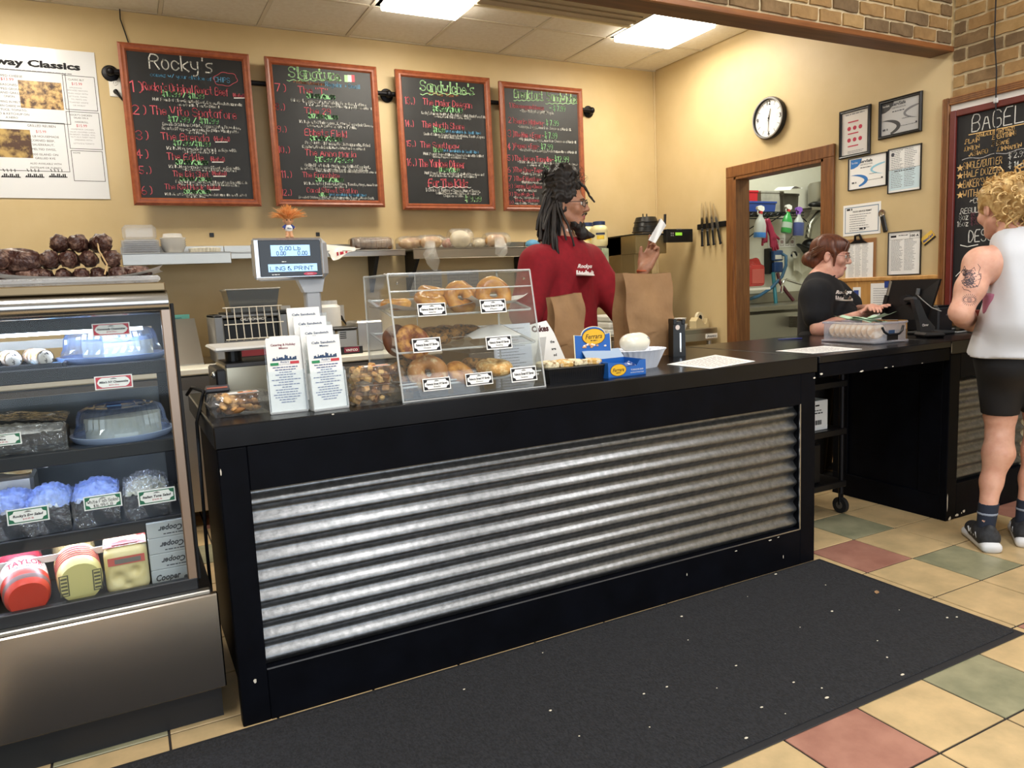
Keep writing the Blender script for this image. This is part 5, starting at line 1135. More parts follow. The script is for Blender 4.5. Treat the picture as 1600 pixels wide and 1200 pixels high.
g = G().grid(lambda u, v: (.20*(u-.5), .10*(v-.5), .012+.055*math.sin(PI*v)*(.6+.4*u)*math.sin(PI*(.1+.85*u))), 18, 12); g.obj('bakery_tissue', paper, loc=(X0+w*.75, Y0+.15, ZC+.175), smooth=60, label='folded white bakery tissue humped on the middle tier', cat='paper')
sheet('bakery_tissue', (X0+w*.4, Y0+.19, ZC+.178), .24, .15, 'white bakery tissue corner behind the cheese bagel, middle tier', .01, .3, .02); sheet('bakery_tissue', (X0+w*.42, Y0+.15, ZC+.052), .46, .24, 'white bakery tissue lining the bottom tier', .006, 0, .008)
for (x0, y0, x1, y1), l2, lb in (((654, 472, 697, 495), 'Cinnamon Raisin', 'black bordered bagel card at the left of the top tier'), ((752, 466, 791, 490), 'Plain', 'black bordered bagel card at the right of the top tier'), ((646, 526, 689, 552), 'Cheese', 'black bordered bagel card at the left of the middle tier'),
    ((761, 523, 800, 547), 'Everything', 'black bordered bagel card at the right of the middle tier'), ((662, 588, 704, 612), 'Salt', 'black bordered bagel card at the left of the bottom tier'), ((729, 580, 770, 604), 'Onion', 'black bordered bagel card in the middle of the bottom tier'), ((800, 571, 839, 598), 'Sesame', 'black bordered bagel card at the right of the bottom tier')):
    z = at(x0, (y0+y1)/2, y=2.37).z-ZC; yy = Y0+s0*max(z-.02, 0)/h-.006
    card_at(x0, y0, x1, y1, yy, 'black', 'Rebecca Street NY Bagels', l2, lb, lean=-math.atan2(s0, h), par_group='bagel cards on the acrylic case')
# mini cakes sign, price sheet and dome behind the case
a = at(800, 600, y=2.80); t = thing('mini_cakes_sign', (at(842, 560, y=2.86).x, 2.86, ZC), 'white die cut mini cakes easel card behind the bagel case', 'sign', rot=(-.22, 0, .0))
wS = .24; hS = .215; outl = [(-wS/2, 0), (wS*.62, 0), (wS*.60, hS*.12), (wS*.42, hS*.75), (wS*.30, hS), (-wS*.25, hS*.9), (-wS/2, hS*.5)]
G().prism(outl, 0, .003, 'y').obj('card', white, t); G().at((0, .003, 0), (.5, 0, 0)).box(-.02, 0, 0, .02, .002, hS*.7).obj('easel', white, t)
g = G().at((0, -.0006, 0), FRONT_ROT); ptext(g, 'Mini Cakes', .0, hS*.78, .026, wid=.155, bold=.05, shear=-.0); g.obj('title', mat('sign_brown', '4a1e20', .7), t)
g = G().at((0, -.0006, 0), FRONT_ROT); ptext(g, 'the', wS*.36, hS*.52, .012, bold=.03); ptext(g, 'age', wS*.37, hS*.37, .012, bold=.03); ptext(g, 'ed', wS*.38, hS*.24, .012, bold=.03); g.obj('lettering', ink, t)
t = thing('price_sheet', (1.40, 2.715, ZC), 'printed price sheet standing behind the bagel case', 'paper', rot=(-.06, 0, 0)); G().box(-.075, 0, 0, .10, .001, .215).obj('sheet', mat('sheet_blue', 'dfe4f0', .6), t)
g = G().at((0, -.0006, 0), FRONT_ROT)
for k in range(16): dashes(g, -.06, .04+.03*(k % 3 == 0), .195-.012*k, .003, seed=k)
g.obj('printing', ink_g, t)
# black tray of nougat
a, b = P(860, 599), P(950, 592); t = thing('nougat_tray', ((a.x+b.x)/2, (a.y+b.y)/2+.075, ZC), 'black ribbed plastic tray of almond nougat bars on the counter', 'tray', rot=(0, 0, -.06)); w = .245
def taper(g, w0, d0, w1, d1, z0, z1):
    v = [(s*w0/2, t_*d0/2, z0) for s, t_ in ((-1, -1), (1, -1), (1, 1), (-1, 1))]+[(s*w1/2, t_*d1/2, z1) for s, t_ in ((-1, -1), (1, -1), (1, 1), (-1, 1))]
    return g.raw(v, [(0, 1, 5, 4), (1, 2, 6, 5), (2, 3, 7, 6), (3, 0, 4, 7), (3, 2, 1, 0), (4, 5, 6, 7)])
taper(G(), w*.94, .13, w, .145, 0, .052).obj('tray', plastic_bk, t); 
for k in range(26): x = -w*.46+w*.92*k/25; G().raw([(x-.0025, -.0655, .004), (x+.0025, -.0655, .004), (x+.0025, -.0745, .046), (x-.0025, -.0745, .046)], [(0, 1, 2, 3)]).obj('rib', mat('rib_black', '1a1a1e', .3), t)
G().box(-w*.51, -.077, .05, w*.51, .077, .056, .003).obj('rim', plastic_bk, t)
nm = [mat('nougat_a', 'e6d8b4', .6, col2='8a6434', scale=60, lo=.5, hi=.65, bump=.5), mat('nougat_b', 'd0a254', .6, col2='f0e6cc', scale=50, lo=.5, hi=.65, bump=.5)]
q = random.Random(5)
for k in range(7):
    x = -w*.38+w*.76*(k % 4)/3; G().at((x, -.03+.05*(k//4), .064), (q.uniform(-.1, .1), q.uniform(-.1, .1), q.uniform(-.15, .15))).box(-.03, -.02, -.012, .03, .022, .013, .006).obj('nougat_bar', nm[k % 2], t)
# torrone display: header card and the carton in front
fblue = mat('carton_blue', '1f63b8', .35, coat=.3); fyel = mat('logo_yellow', 'e8b62c', .4); fgold = mat('logo_edge', 'f0e6c4', .5); fbrown = mat('logo_brown', '4a2a14', .5)
def logo(t, x, z, rx, rz_, y):
    for m, s, dy in ((fbrown, 1.06, -.0004), (fyel, 1, -.0008)): g = G().at((x, y+dy, z), FRONT_ROT); disc(g, 0, 0, rx*s, rz_*s, 28); g.obj('logo', m, t)
    g = G().at((x, y-.0012, z), FRONT_ROT); ptext(g, 'Ferrara', 0, -rz_*.25, rz_*.62, wid=rx*1.5, shear=.3, bold=.01); dashes(g, -rx*.3, rx*.3, -rz_*.55, rz_*.12); g.obj('logo_lettering', fbrown, t)
a, b = at(904, 560, y=2.50), at(960, 558, y=2.50); t = thing('torrone_header', ((a.x+b.x)/2, 2.52, ZC), 'upright blue candy display card with a yellow oval logo', 'display card', rot=(-.05, 0, -.05)); w = b.x-a.x
zt = at(930, 522, y=2.5).z-ZC; za = at(932, 510, y=2.5).z-ZC; cx = w*.03; R_ = w*.33
pc = [(-w/2, 0), (w/2, 0), (w/2, zt)]+[(cx+R_*math.cos(x_), zt-.004+(za-zt+.004)*math.sin(x_)) for x_ in [PI*i/12 for i in range(13)]]+[(-w/2, zt)]
G().prism(pc, 0, .003, 'y').obj('card', fgold, t)
k_ = .955; G().prism([(x*k_, .004+z*.965) for x, z in pc], -.0004, .001, 'y').obj('blue_face', fblue, t)
logo(t, cx, zt-.012, w*.30, w*.18, -.001)
q = random.Random(8)
for k in range(16): g = G(); g.ball((cx+q.uniform(-.3, .3)*w, -.002, zt-.048+q.uniform(-.007, .007)), (.0065, .002, .004), 8, 5); g.obj('almond', mat('almond', 'd8a070', .5) if k % 3 else mat('nougat_white', 'f0e8dc', .5), t)
g = G().at((0, -.0012, 0), FRONT_ROT); ptext(g, 'TORRONE BAR', 0, zt*.32, .008, wid=w*.38); ptext(g, 'Soft Almond Honey Nougat', .0, zt*.22, .006, wid=w*.40); dashes(g, -w*.12, w*.15, zt*.15, .003); g.obj('lettering', white, t)
g = G().at((0, -.0014, 0), FRONT_ROT); rect(g, w*.22, zt*.08, w*.34, zt*.2); g.obj('price_sticker', mat('sticker_red', 'e04a3a', .5), t)
a, b = P(951, 592), P(1009, 585); t = thing('torrone_carton', ((a.x+b.x)/2, (a.y+b.y)/2, ZC), 'open blue candy carton with a yellow oval logo at the counter edge', 'box', rot=(0, 0, math.atan2(b.y-a.y, b.x-a.x)*.6)); w = (b-a).length; hb = at(980, 564, y=a.y).z-ZC
G().box(-w/2, 0, 0, w/2, .14, .004).obj('bottom', fblue, t)
G().prism([(-w/2, 0), (w/2, 0), (w/2, hb), (w*.34, hb*.98), (w*.26, hb*.66), (w*.0, hb*.62), (-w*.1, hb*.9), (-w/2, hb)], 0, .002, 'y').obj('front', fblue, t)
for x in (-w/2, w/2-.002): G().box(x, .002, .004, x+.002, .14, hb).obj('side', fblue, t)
G().box(-w/2, .138, .004, w/2, .14, hb).obj('back', fblue, t)
G().at((0, .14, hb), (.75, 0, 0)).box(-w/2, 0, -.001, w/2, .05, .001).obj('flap', mat('carton_inside', '9fb2c8', .5), t); G().at((-w/2, .04, hb), (0, -.5, 0)).box(-.03, 0, -.001, 0, .09, .001).obj('flap', fblue, t)
for k in range(6): G().at((-w*.05+.02*k*.8, .02+.018*k*.5, hb*.5), (.3, .1*k-.2, .1*k)).box(-.03, -.012, 0, .03, .012, .014, .004).obj('candy_bar', mat('candy_wrap', '34508f', .3, col2='c8d4ea', scale=40, lo=.55, hi=.65), t)
logo(t, -w*.24, hb*.48, w*.2, hb*.36, -.0006)
g = G().at((0, -.001, 0), FRONT_ROT); ptext(g, 'TORRONE BAR', w*.26, hb*.36, .006, wid=w*.34); ptext(g, 'Soft Almond Honey Nougat', w*.26, hb*.2, .005, wid=w*.36); g.obj('lettering', white, t)
# white fluted bowl with a wrapped cheese
a = P(1000, 582); t = thing('fluted_bowl', (at(1003, 575, z=ZC).x, 2.60, ZC), 'white fluted plastic bowl on the counter beside the candy carton', 'bowl')
fw_ = mat('bowl_white', 'dfe4f0', .35)
t.location.y = 2.575
G().at(sc=(1, .72, 1)).lathe([(.001, .002), (.085, .002), (.09, 0), (.125, .068), (.135, .078), (.13, .08), (.118, .068), (.083, .012), (.001, .012)], 96, False, wob=lambda a_, k: 1+.028*math.cos(32*a_)*(1 if k > 1 else 0)).obj('bowl', fw_, t, smooth=50)
t2 = thing('mozzarella_ball', (t.location.x-.012, 2.575, ZC+.076), 'shrink wrapped white mozzarella loaf resting in the fluted bowl', 'cheese', rot=(0, .05, .1))
moz = mat('mozzarella', 'efead8', .25, coat=.5, bump=.15, bscale=14)
V_, F_ = sdf([E((0, 0, .03), (.055, .045, .034), k=.01), E((.028, 0, .036), (.04, .042, .036), k=.03), E((-.03, 0, .032), (.04, .042, .034), k=.03)], .005); mk('cheese', V_.tolist(), F_.tolist(), moz, parent=t2, smooth=180)
g = G().at((.03, -.043, .046), (R(75), 0, .1)); rect(g, 0, 0, .016, .01); g.obj('label', ink_g, t2)
# brown paper bags
kraft = mat('kraft_paper', '9a7650', .75, col2='8a6744', scale=5, bump=.7, bscale=9, bdist=.02)
def paper_bag(x, y, w, d, h, rz, label, seed):
    o = thing('paper_bag', (x, y, ZC), label, 'bag', 'brown paper bags', rot=(0, 0, rz)); q = random.Random(seed); ph = [q.uniform(0, 6) for _ in range(6)]
    def wall(u, v, side_):
        z = h*v; pin = .25+.75*(1-v)**.7 if False else 1-.55*v*v
        x_ = w*(u-.5)*(1-.03*math.sin(3*v+ph[0])); y_ = side_*d/2*pin
        return (x_+.004*math.sin(11*v+ph[1]), y_+.006*math.sin(5*u+7*v+ph[2])+.004*math.sin(13*v*u+ph[3]), z+(.008*math.sin(2.5*u+ph[4]) if v > .98 else 0))
    G().grid(lambda u, v: wall(u, v, -1), 14, 22).obj('front', kraft, o, smooth=40); G().grid(lambda u, v: wall(1-u, v, 1), 14, 22).obj('back', kraft, o, smooth=40)
    for s_, u in ((-1, 0), (1, 1)):
        def gus(a_, v):
            p0, p1 = Vector(wall(u, v, -1)), Vector(wall(u, v, 1)); m = (p0+p1)/2+Vector((-s_*.35*d*v, 0, 0)); return tuple(p0.lerp(m, a_*2) if a_ < .5 else m.lerp(p1, a_*2-1))
        G().grid(gus, 5, 22).obj('gusset', kraft, o, smooth=30)
    G().box(-w/2, -d/2, 0, w/2, d/2, .002).obj('base', kraft, o); G().box(-w/2*.99, -d/2*.985-.001, h*.29, w/2*.99, -d/2*.97, h*.292).obj('fold_line', mat('kraft_dark', '7c5a38', .8), o)
    return o
paper_bag(2.285, 2.98, .275, .15, .408, -.05, 'large standing brown paper bag in front of the man', 1)
paper_bag(1.83, 2.98, .165, .10, .318, -.05, 'small standing brown paper bag beside the bagel case', 2)
for k, (px, py, hh) in enumerate(((882, 560, .13), (1058, 556, .17))):
    p = P(px, py); t = thing('upright_holder', (p.x, p.y, ZC), ['short black upright holder between the sign and the small bag', 'tall black upright holder with a silver slot right of the large bag'][k], 'holder', 'black upright holders', rot=(0, 0, -.3))
    G().prism([(-.032, 0), (.032, 0), (.029, hh), (-.029, hh*.98)], -.03, .03, 'y').obj('body', plastic_bk, t); G().box(-.031, -.034, hh*.9, -.012, .03, hh*1.06, .003).obj('prong', plastic_bk, t); G().box(.012, -.034, hh*.9, .031, .03, hh*1.04, .003).obj('prong', plastic_bk, t)
    G().box(.002, -.0315, hh*.12, .009, -.0302, hh*.66).obj('slot', chrome, t); g = G().at((-.008, -.0315, hh*.82), FRONT_ROT); disc(g, 0, 0, .011, .012); g.obj('emblem', mat('emblem', 'd8c8c0', .5), t)
# menus lying on the counter, pen
for k, (c, lb) in enumerate(((((1042, 570), (1110, 577), (1180, 565), (1118, 555)), 'laminated menu sheet lying flat near the paper bag'), (((1212, 549), (1270, 553), (1347, 546), (1288, 541)), 'printed menu sheet lying across the gap to the counter flap'))):
    pts = [P(*q_) for q_ in c]; o0 = pts[0]; t = thing('counter_menu', (o0.x, o0.y, ZC+.0012), lb, 'paper', 'menus lying on the counter')
    v = [(p_.x-o0.x, p_.y-o0.y, 0) for p_ in pts]; G().raw(v+[(x, y, .0012) for x, y, _ in v], [(3, 2, 1, 0), (4, 5, 6, 7), (0, 1, 5, 4), (1, 2, 6, 5), (2, 3, 7, 6), (3, 0, 4, 7)]).obj('sheet', white, t)
    g = G(); A, B_, D_ = Vector(v[1]), Vector(v[2]), Vector(v[0])
    def uv(u, w_): p_ = Vector(v[1]).lerp(Vector(v[2]), u).lerp(Vector(v[0]).lerp(Vector(v[3]), u), w_); return (p_.x, p_.y, .0016)
    q = random.Random(k)
    for i in range(12):
        w0 = .08+.07*i; u = .1
        while u < .9: e = min(u+q.uniform(.04, .14), .9); g.raw([uv(u, w0), uv(e, w0), uv(e, w0+.02), uv(u, w0+.02)], [(0, 1, 2, 3)]); u = e+.02
    g.obj('printing', ink_g, t)
a, b = P(1216, 532), P(1253, 530); G().tube([a+Vector((0, 0, .005)), a.lerp(b, .8)+Vector((0, 0, .005)), b+Vector((0, 0, .005))], [.003, .0045, .004], 8).obj('pen', mat('pen_blue', '2a3470', .3), smooth=50, label='blue pen lying on the counter by the bin', cat='pen')
# translucent bin of cookies and a cash tray on top
a, b, c = P(1282, 534), P(1366, 539), P(1410, 533); rz = math.atan2(b.y-a.y, b.x-a.x); bw, bd = (b-a).length, (c-b).length; print('BIN', a, b, c, rz, bw, bd)
t = thing('plastic_bin', (b.x, b.y, ZC), 'translucent lidless storage bin of cookies on the counter flap', 'bin', rot=(0, 0, rz)); hb = at(1366, 505, y=b.y).z-ZC; bd = min(bd, .30)
milk = clear('milky_plastic', 'eef0f6', .24, .15, 1.45, milky='e8eaf4')
def wallq(p, q_, z0, z1, nm): G().raw([(*p, z0), (*q_, z0), (*q_, z1), (*p, z1)], [(0, 1, 2, 3)]).obj(nm, milk, t)
i_ = .012
for p, q_ in (((-bw+i_, i_), (-i_, i_)), ((-i_, i_), (-i_, bd-i_)), ((-i_, bd-i_), (-bw+i_, bd-i_)), ((-bw+i_, bd-i_), (-bw+i_, i_))): wallq(p, q_, .014, hb*.94, 'wall')
G().box(-bw, 0, 0, 0, bd, .014, .005).obj('lid_base', milk, t); G().box(-bw+.004, .004, hb*.9, -.004, .012, hb, .003).obj('rim', milk, t); G().box(-.012, .004, hb*.9, -.004, bd-.004, hb, .003).obj('rim', milk, t); G().box(-bw+.004, .004, hb*.9, -bw+.012, bd-.004, hb, .003).obj('rim', milk, t)
hm = mat('bin_handle', '14161c', .4)
G().tube([(.002, bd*.2, hb*.78), (.006, bd*.25, hb*.55), (.01, bd*.35, hb*.42), (.01, bd*.65, hb*.42), (.006, bd*.75, hb*.55), (.002, bd*.8, hb*.78)], .006, 8).obj('handle', hm, t, smooth=60); G().box(.0, bd*.35, hb*.15, .004, bd*.65, hb*.42).obj('latch', hm, t); G().box(.003, bd*.38, hb*.44, .0045, bd*.55, hb*.62).obj('latch_label', navy, t)
cook = mat('wrapped_cookie', 'c8a274', .5, col2='e8d8c0', scale=30, lo=.4, hi=.6)
for k in range(8):
    o = thing('packed_cookie', (t.location.x+math.cos(rz)*(-bw+.05+k*(bw-.1)/7)-math.sin(rz)*.07, t.location.y+math.sin(rz)*(-bw+.05+k*(bw-.1)/7)+math.cos(rz)*.07, ZC+.062), 'rightmost and clearest wrapped cookie inside the bin' if k == 7 else ORD[k].lower()+' wrapped cookie from the left in the bin', 'cookie', 'wrapped cookies in the bin', rot=(1.15, 0, rz+.5))
    G().lathe([(.001, -.006), (.04, -.006), (.044, 0), (.04, .006), (.001, .007)], 20).obj('cookie', cook, o, smooth=50)
q = random.Random(12); tx = t.location
cash = mat('banknote_green', '9cc0a4', .6, col2='b8d2bc', scale=20)
for k in range(4):
    p = Vector((-bw*(.5+.1*k*(-1)**k), bd*.45, hb+.004+.006*k)); m = Matrix.Rotation(rz, 4, 'Z'); o = G().grid(lambda u, v: (.17*(u-.5), .075*(v-.5), .010*math.sin(4*u+k)+.006*math.sin(5*v+k)+.018*u*(k == 3)), 12, 7).obj('banknote', cash, loc=Vector(tx)+m @ p, rot=(0, 0, rz+q.uniform(-.3, .3)), smooth=60, label=['lowest pale green banknote on the bin', 'second pale green banknote spread on the bin', 'third pale green banknote spread on the bin', 'topmost crumpled banknote on the bin'][k], cat='banknote', group='banknotes on the bin')
# till: swivel screen seen from behind, base, printer, reader
t = thing('till_screen', (P(1458, 522).x, P(1458, 522).y, ZC), 'black point of sale screen on an angled stand, seen from behind', 'till')
o0 = t.location; q4 = [at(1377, 499, y=2.86), at(1449, 500, y=2.58), at(1469, 436, y=2.53), at(1392, 438, y=2.81)]
n_ = (q4[1]-q4[0]).cross(q4[3]-q4[0]).normalized(); v = [p_-o0 for p_ in q4]+[p_-n_*.016-o0 for p_ in q4]
G().raw(v, [(0, 1, 2, 3), (7, 6, 5, 4), (0, 4, 5, 1), (1, 5, 6, 2), (2, 6, 7, 3), (3, 7, 4, 0)]).obj('screen', plastic_bk, t)
e0, e1 = v[0], v[3]; G().tube([e0.lerp(e1, .98)-n_*.008, e0.lerp(e1, .62)-n_*.008], .012, 8).obj('side_bezel', steel_lt, t); G().tube([e0.lerp(e1, .62)-n_*.004, e0.lerp(e1, .05)-n_*.004], .016, 8).obj('card_reader_strip', plastic_bk, t)
ct = sum(v[:4], Vector())/4; G().tube([ct+n_*.006, ct+n_*.045], .028, 14).obj('hinge', mat('hinge_black', '1c1c20', .35), t, smooth=40)
st = mat('stand_grey', '3d3f42', .35, .4)
bs = Vector((0, 0, .02)); dirv = (bs-(ct+n_*.045)); sd = Vector((.05, .02, 0))
ar = [at(1427, 467, y=2.60)-o0, at(1437, 469, y=2.60)-o0, at(1449, 497, y=2.57)-o0, at(1461, 511, y=2.555)-o0, at(1460, 519, y=2.555)-o0, at(1439, 519, y=2.555)-o0, at(1436, 500, y=2.57)-o0]; ay = Vector((.012, .03, 0)); G().raw(ar+[p_+ay for p_ in ar], [tuple(range(7)), tuple(range(13, 6, -1))]+[(i, i+7, (i+1) % 7+7, (i+1) % 7) for i in range(7)]).obj('arm', st, t); G().tube([ct+n_*.03, (ar[0]+ar[1])/2+ay*.5], .016, 8).obj('arm_joint', st, t)
G().box(-.09, -.07, 0, .09, .10, .018, .006).obj('base', st, t)
cl = at(1441, 510, y=2.553)-o0; g = G().at(cl, FRONT_ROT); ptext(g, 'Clover', 0, 0, .013, wid=.055, align='l', bold=.02); g.obj('lettering', white, t)
G().tube([ct+n_*.01+(v[2]-v[1])*.28+(v[1]-v[0])*.15, ct+n_*.012+(v[2]-v[1])*.12+(v[1]-v[0])*.17], .010, 8).obj('plug', mat('plug_grey', '55575a', .5), t); a_ = ct+n_*.012+(v[2]-v[1])*.12+(v[1]-v[0])*.17; G().tube([a_, a_+(v[1]-v[0])*.12-Vector((0, 0, .03)), a_+(v[1]-v[0])*.3-Vector((0, 0, .07)), a_+(v[1]-v[0])*.5-Vector((0, 0, .09))], .003, 6).obj('cable', mat('cable_grey', '8a8a88', .5), t)
a = P(1452, 528); G().box(-.055, -.02, 0, .055, .11, .03, .012).obj('card_reader', plastic_bk, loc=(a.x+.01, a.y-.02, ZC), rot=(0, 0, -.5), label='low black card reader in front of the till stand', cat='card reader')
a = at(1447, 524, y=2.74); t = thing('receipt_printer', (a.x+.02, 2.68, ZC), 'black receipt printer behind the till screen', 'printer'); pw = at(1489, 500, y=2.68).x-a.x-.02; ph = at(1465, 478, y=2.68).z-ZC
G().box(0, 0, 0, pw, .2, ph*.93, .008).obj('body', mat('printer_black', '1b1b1e', .45), t); G().box(.008, .012, ph*.93, pw-.008, .19, ph, .006).obj('lid', plastic_bk, t); g = G().at((pw*.6, -.001, ph*.62), FRONT_ROT); ptext(g, 'epson', 0, 0, .008); g.obj('lettering', ink_g, t)
a = at(1463, 476, y=2.80); G().lathe([(.018, 0), (.018, .03), (.01, .034), (.01, .05), (.014, .052), (.014, .06), (.001, .062)], 14).obj('pump_bottle_top', plastic_bk, loc=(a.x, 2.95, at(1463, 478, y=2.95).z-.01), smooth=40, label='black pump bottle behind the receipt printer', cat='bottle') if False else None
t = thing('pump_bottle', (at(1463, 500, y=2.94).x, 2.94, ZC), 'black pump bottle standing behind the receipt printer', 'bottle'); zt = at(1463, 467, y=2.94).z-ZC
G().lathe([(.001, 0), (.03, 0), (.032, .01), (.032, zt-.05), (.016, zt-.03)], 18).obj('bottle', plastic_bk, t, smooth=40); G().lathe([(.016, zt-.03), (.016, zt-.015), (.009, zt-.014), (.009, zt)], 12).obj('pump', plastic_bk, t); G().box(-.03, -.006, zt-.006, .01, .006, zt+.004, .002).obj('spout', plastic_bk, t)
for k, pts in enumerate((((1480, 517), (1500, 513), (1515, 505), (1535, 512)), ((1475, 520), (1495, 521), (1512, 519), (1530, 522)))):
    G().tube([P(*p_)+Vector((0, 0, .006+(.03 if (k == 0 and i == 2) else 0))) for i, p_ in enumerate(pts)], .005, 8).obj('till_cable', mat('cable_grey', '8a8a88', .5), smooth=60, label=['grey cable looping up beside the till', 'grey cable lying flat beside the till'][k], cat='cable')
# ================================================================ scale, black adaptor, doll
t = thing('deli_scale', (.30, 2.80, ZC), 'stainless deli scale with a customer display on a tall post', 'scale')
zb = .135; x1 = .30
G().box(0, 0, .006, x1, .28, zb, .008).obj('body', mat('scale_steel', 'c2bca8', .34, .85), t); G().box(.004, -.002, zb-.012, x1-.004, .27, zb+.004, .004).obj('top_plate', mat('scale_dark', '3a3a3c', .4), t)
G().box(-.03, .0, .0, .006, .26, zb*.9, .006).obj('side_block', plastic_bk, t); G().ball((-.032, .03, zb*.75), .012, 12, 8).obj('knob', chrome, t, smooth=180)
for x in (.05, .24): G().cyl((x, .13, zb), (x, .13, zb+.05), .03).obj('support', plastic_bk, t)
G().box(-.03, -.03, zb+.05, x1+.03, .30, zb+.064, .006).obj('platter', mat('platter_white', 'e2e0da', .4, .3), t)
hz = at(450, 405, y=2.98).z-ZC; hx = at(450, 405, y=2.98).x-.30; hy = 2.98-2.80
pxx = at(488, 460, y=3.0).x-.30
grey = mat('head_grey', 'a6a7aa', .4, .2); G().box(pxx-.03, hy, 0, pxx+.03, hy+.05, hz-.09, .006).obj('post', grey, t); G().prism([(pxx-.035, hz-.13), (pxx+.035, hz-.13), (pxx+.06, hz-.02), (pxx-.06, hz-.07)], hy-.005, hy+.05, 'y').obj('neck', grey, t)
a, b = at(398, 441, y=2.95), at(502, 372, y=2.95); hw2, hh2 = (b.x-a.x)/2, (b.z-a.z)/2
h_ = G().box(-hw2-.0, -.03, -hh2, hw2+.02, .045, hh2, .022).obj('display_head', grey, t, loc=(hx, hy, hz)); G().box(-hw2-.004, -.036, -hh2+.004, hw2-.004, -.02, hh2-.002, .012).obj('bezel', mat('bezel_silver', 'c9cbd0', .25, .8), h_)
G().box(-hw2+.018, -.038, -hh2+.014, hw2-.012, -.034, hh2-.010, .002).obj('black_face', mat('face_black', '0c0c10', .2), h_)
lcd = mat('lcd_blue', '9cc4ee', .4, emit=.9); lt = mat('lcd_ink', '24406a', .6)
fw2 = 2*hw2-.03; x0 = -hw2+.018
for (u0, v0, u1, v1), rows in (((.19, .56, .82, .86), (('0.00 Lb', .34, .68, .72), ('0.00', .28, .43, .585), ('0.00', .62, .78, .585))), ((.13, .13, .92, .34), (('LING & PRINT', .16, .89, .17),))):
    z = lambda v_: -hh2+.014+(2*hh2-.024)*v_
    G().box(x0+fw2*u0, -.0395, z(v0), x0+fw2*u1, -.0382, z(v1)).obj('lcd', lcd, h_)
    g = G().at((0, -.0402, 0), FRONT_ROT)
    for s, ua, ub, vb in rows: hand(g, s, x0+fw2*ua, z(vb), (z(vb+.10)-z(vb)), .0022, wid=fw2*(ub-ua)*.95, jit=.05, smooth=False)
    g.obj('lcd_digits', lt, h_)
g = G().at((x0+fw2*.80, -.0392, -hh2+.022), FRONT_ROT); disc(g, 0, .0, .026, .006); g.obj('red_badge', mat('badge_red', 'c8405a', .4), h_); g = G().at((0, -.04, 0), FRONT_ROT); ptext(g, 'Hobart', x0+fw2*.8, -hh2+.0195, .005); dashes(g, x0+fw2*.18, x0+fw2*.3, -hh2+.02, .003); dashes(g, x0+fw2*.35, x0+fw2*.42, -hh2+.068, .003); g.obj('lettering', white, h_)
a = at(305, 632, y=2.72); t = thing('battery_charger', (.218, 2.70, ZC), 'small black battery box with an orange top stripe on the counter', 'charger', rot=(0, 0, -.1))
G().box(0, 0, 0, .085, .13, .055, .006).obj('body', plastic_bk, t); G().box(.004, -.001, .055, .082, .12, .068, .004).obj('top', mat('charger_grey', '4a4a50', .5), t); G().box(.01, .0, .068, .075, .03, .070).obj('stripe', mat('stripe_orange', 'c8705a', .5), t)
# little doll on the scale head
t = thing('toy_doll', (.30+hx+.012, 2.80+hy, ZC+hz+hh2), 'small toy doll with upright orange hair on top of the scale display', 'doll'); dsk = mat('doll_skin', 'd09a70', .45)
k = .094/.1
sobj('body', [E((0, 0, .034), (.013, .011, .018), k=.004), E((0, -.001, .063), (.0165, .014, .0155), k=.004), C((-.007, 0, .022), (-.008, -.003, .006), .006, .0065, k=.004), C((.007, 0, .022), (.008, -.003, .006), .006, .0065, k=.004), E((-.009, -.006, .004), (.007, .010, .0045), k=.003), E((.009, -.006, .004), (.007, .010, .0045), k=.003),
    C((-.012, 0, .044), (-.021, -.004, .036), .0045, .004, k=.003), C((.012, 0, .044), (.021, -.004, .036), .0045, .004, k=.003), E((0, -.014, .060), (.0045, .005, .004), k=.003), E((-.017, 0, .064), (.004, .003, .006), k=.002), E((.017, 0, .064), (.004, .003, .006), k=.002)], .0016, dsk, t)
sobj('shirt', [E((0, 0, .036), (.0155, .0135, .0155), k=.004)], .002, mat('shirt_white', 'eceae6', .7), t, cut=lambda X, Y, Z: np.maximum(Z-.049, .022-Z)+0*X+0*Y)
for s in (-1, 1): sobj('sleeve', [C((s*.011, 0, .045), (s*.018, -.002, .039), .0068, .0066, k=.002)], .002, mat('sleeve_blue', '2c3f86', .7), t)
for s in (-1, 1): G().ball((s*.006, -.0125, .066), (.0033, .002, .0033), 8, 6).obj('eye', mat('doll_eye', '1a100c', .2), t, smooth=180)
g = G().at((0, -.0142, .033), FRONT_ROT); ptext(g, 'Mets', 0, 0, .006, wid=.017, shear=.3, bold=.02); g.obj('shirt_lettering', navy, t)
q = random.Random(4); g = G()
for i in range(260):
    a = q.uniform(0, 2*PI); e = q.uniform(.0, 1.3); r0 = .015; d_ = Vector((math.sin(e)*math.cos(a), math.sin(e)*math.sin(a)*.8, math.cos(e))); L_ = q.uniform(.036, .052)*(1+.35*(e > .8))
    p0_ = Vector((0, .001, .068))+Vector((d_.x*r0, d_.y*.013, abs(d_.z)*.010)); g.tube([p0_, p0_+d_*L_*.5+Vector((0, 0, .002)), p0_+d_*L_+Vector((0, 0, -.008*e))], [.0022, .0016, .0004], 4, cap=False)
g.obj('hair', mat('doll_hair', 'e08a3c', .7, col2='eeb070', scale=60), t, smooth=60)
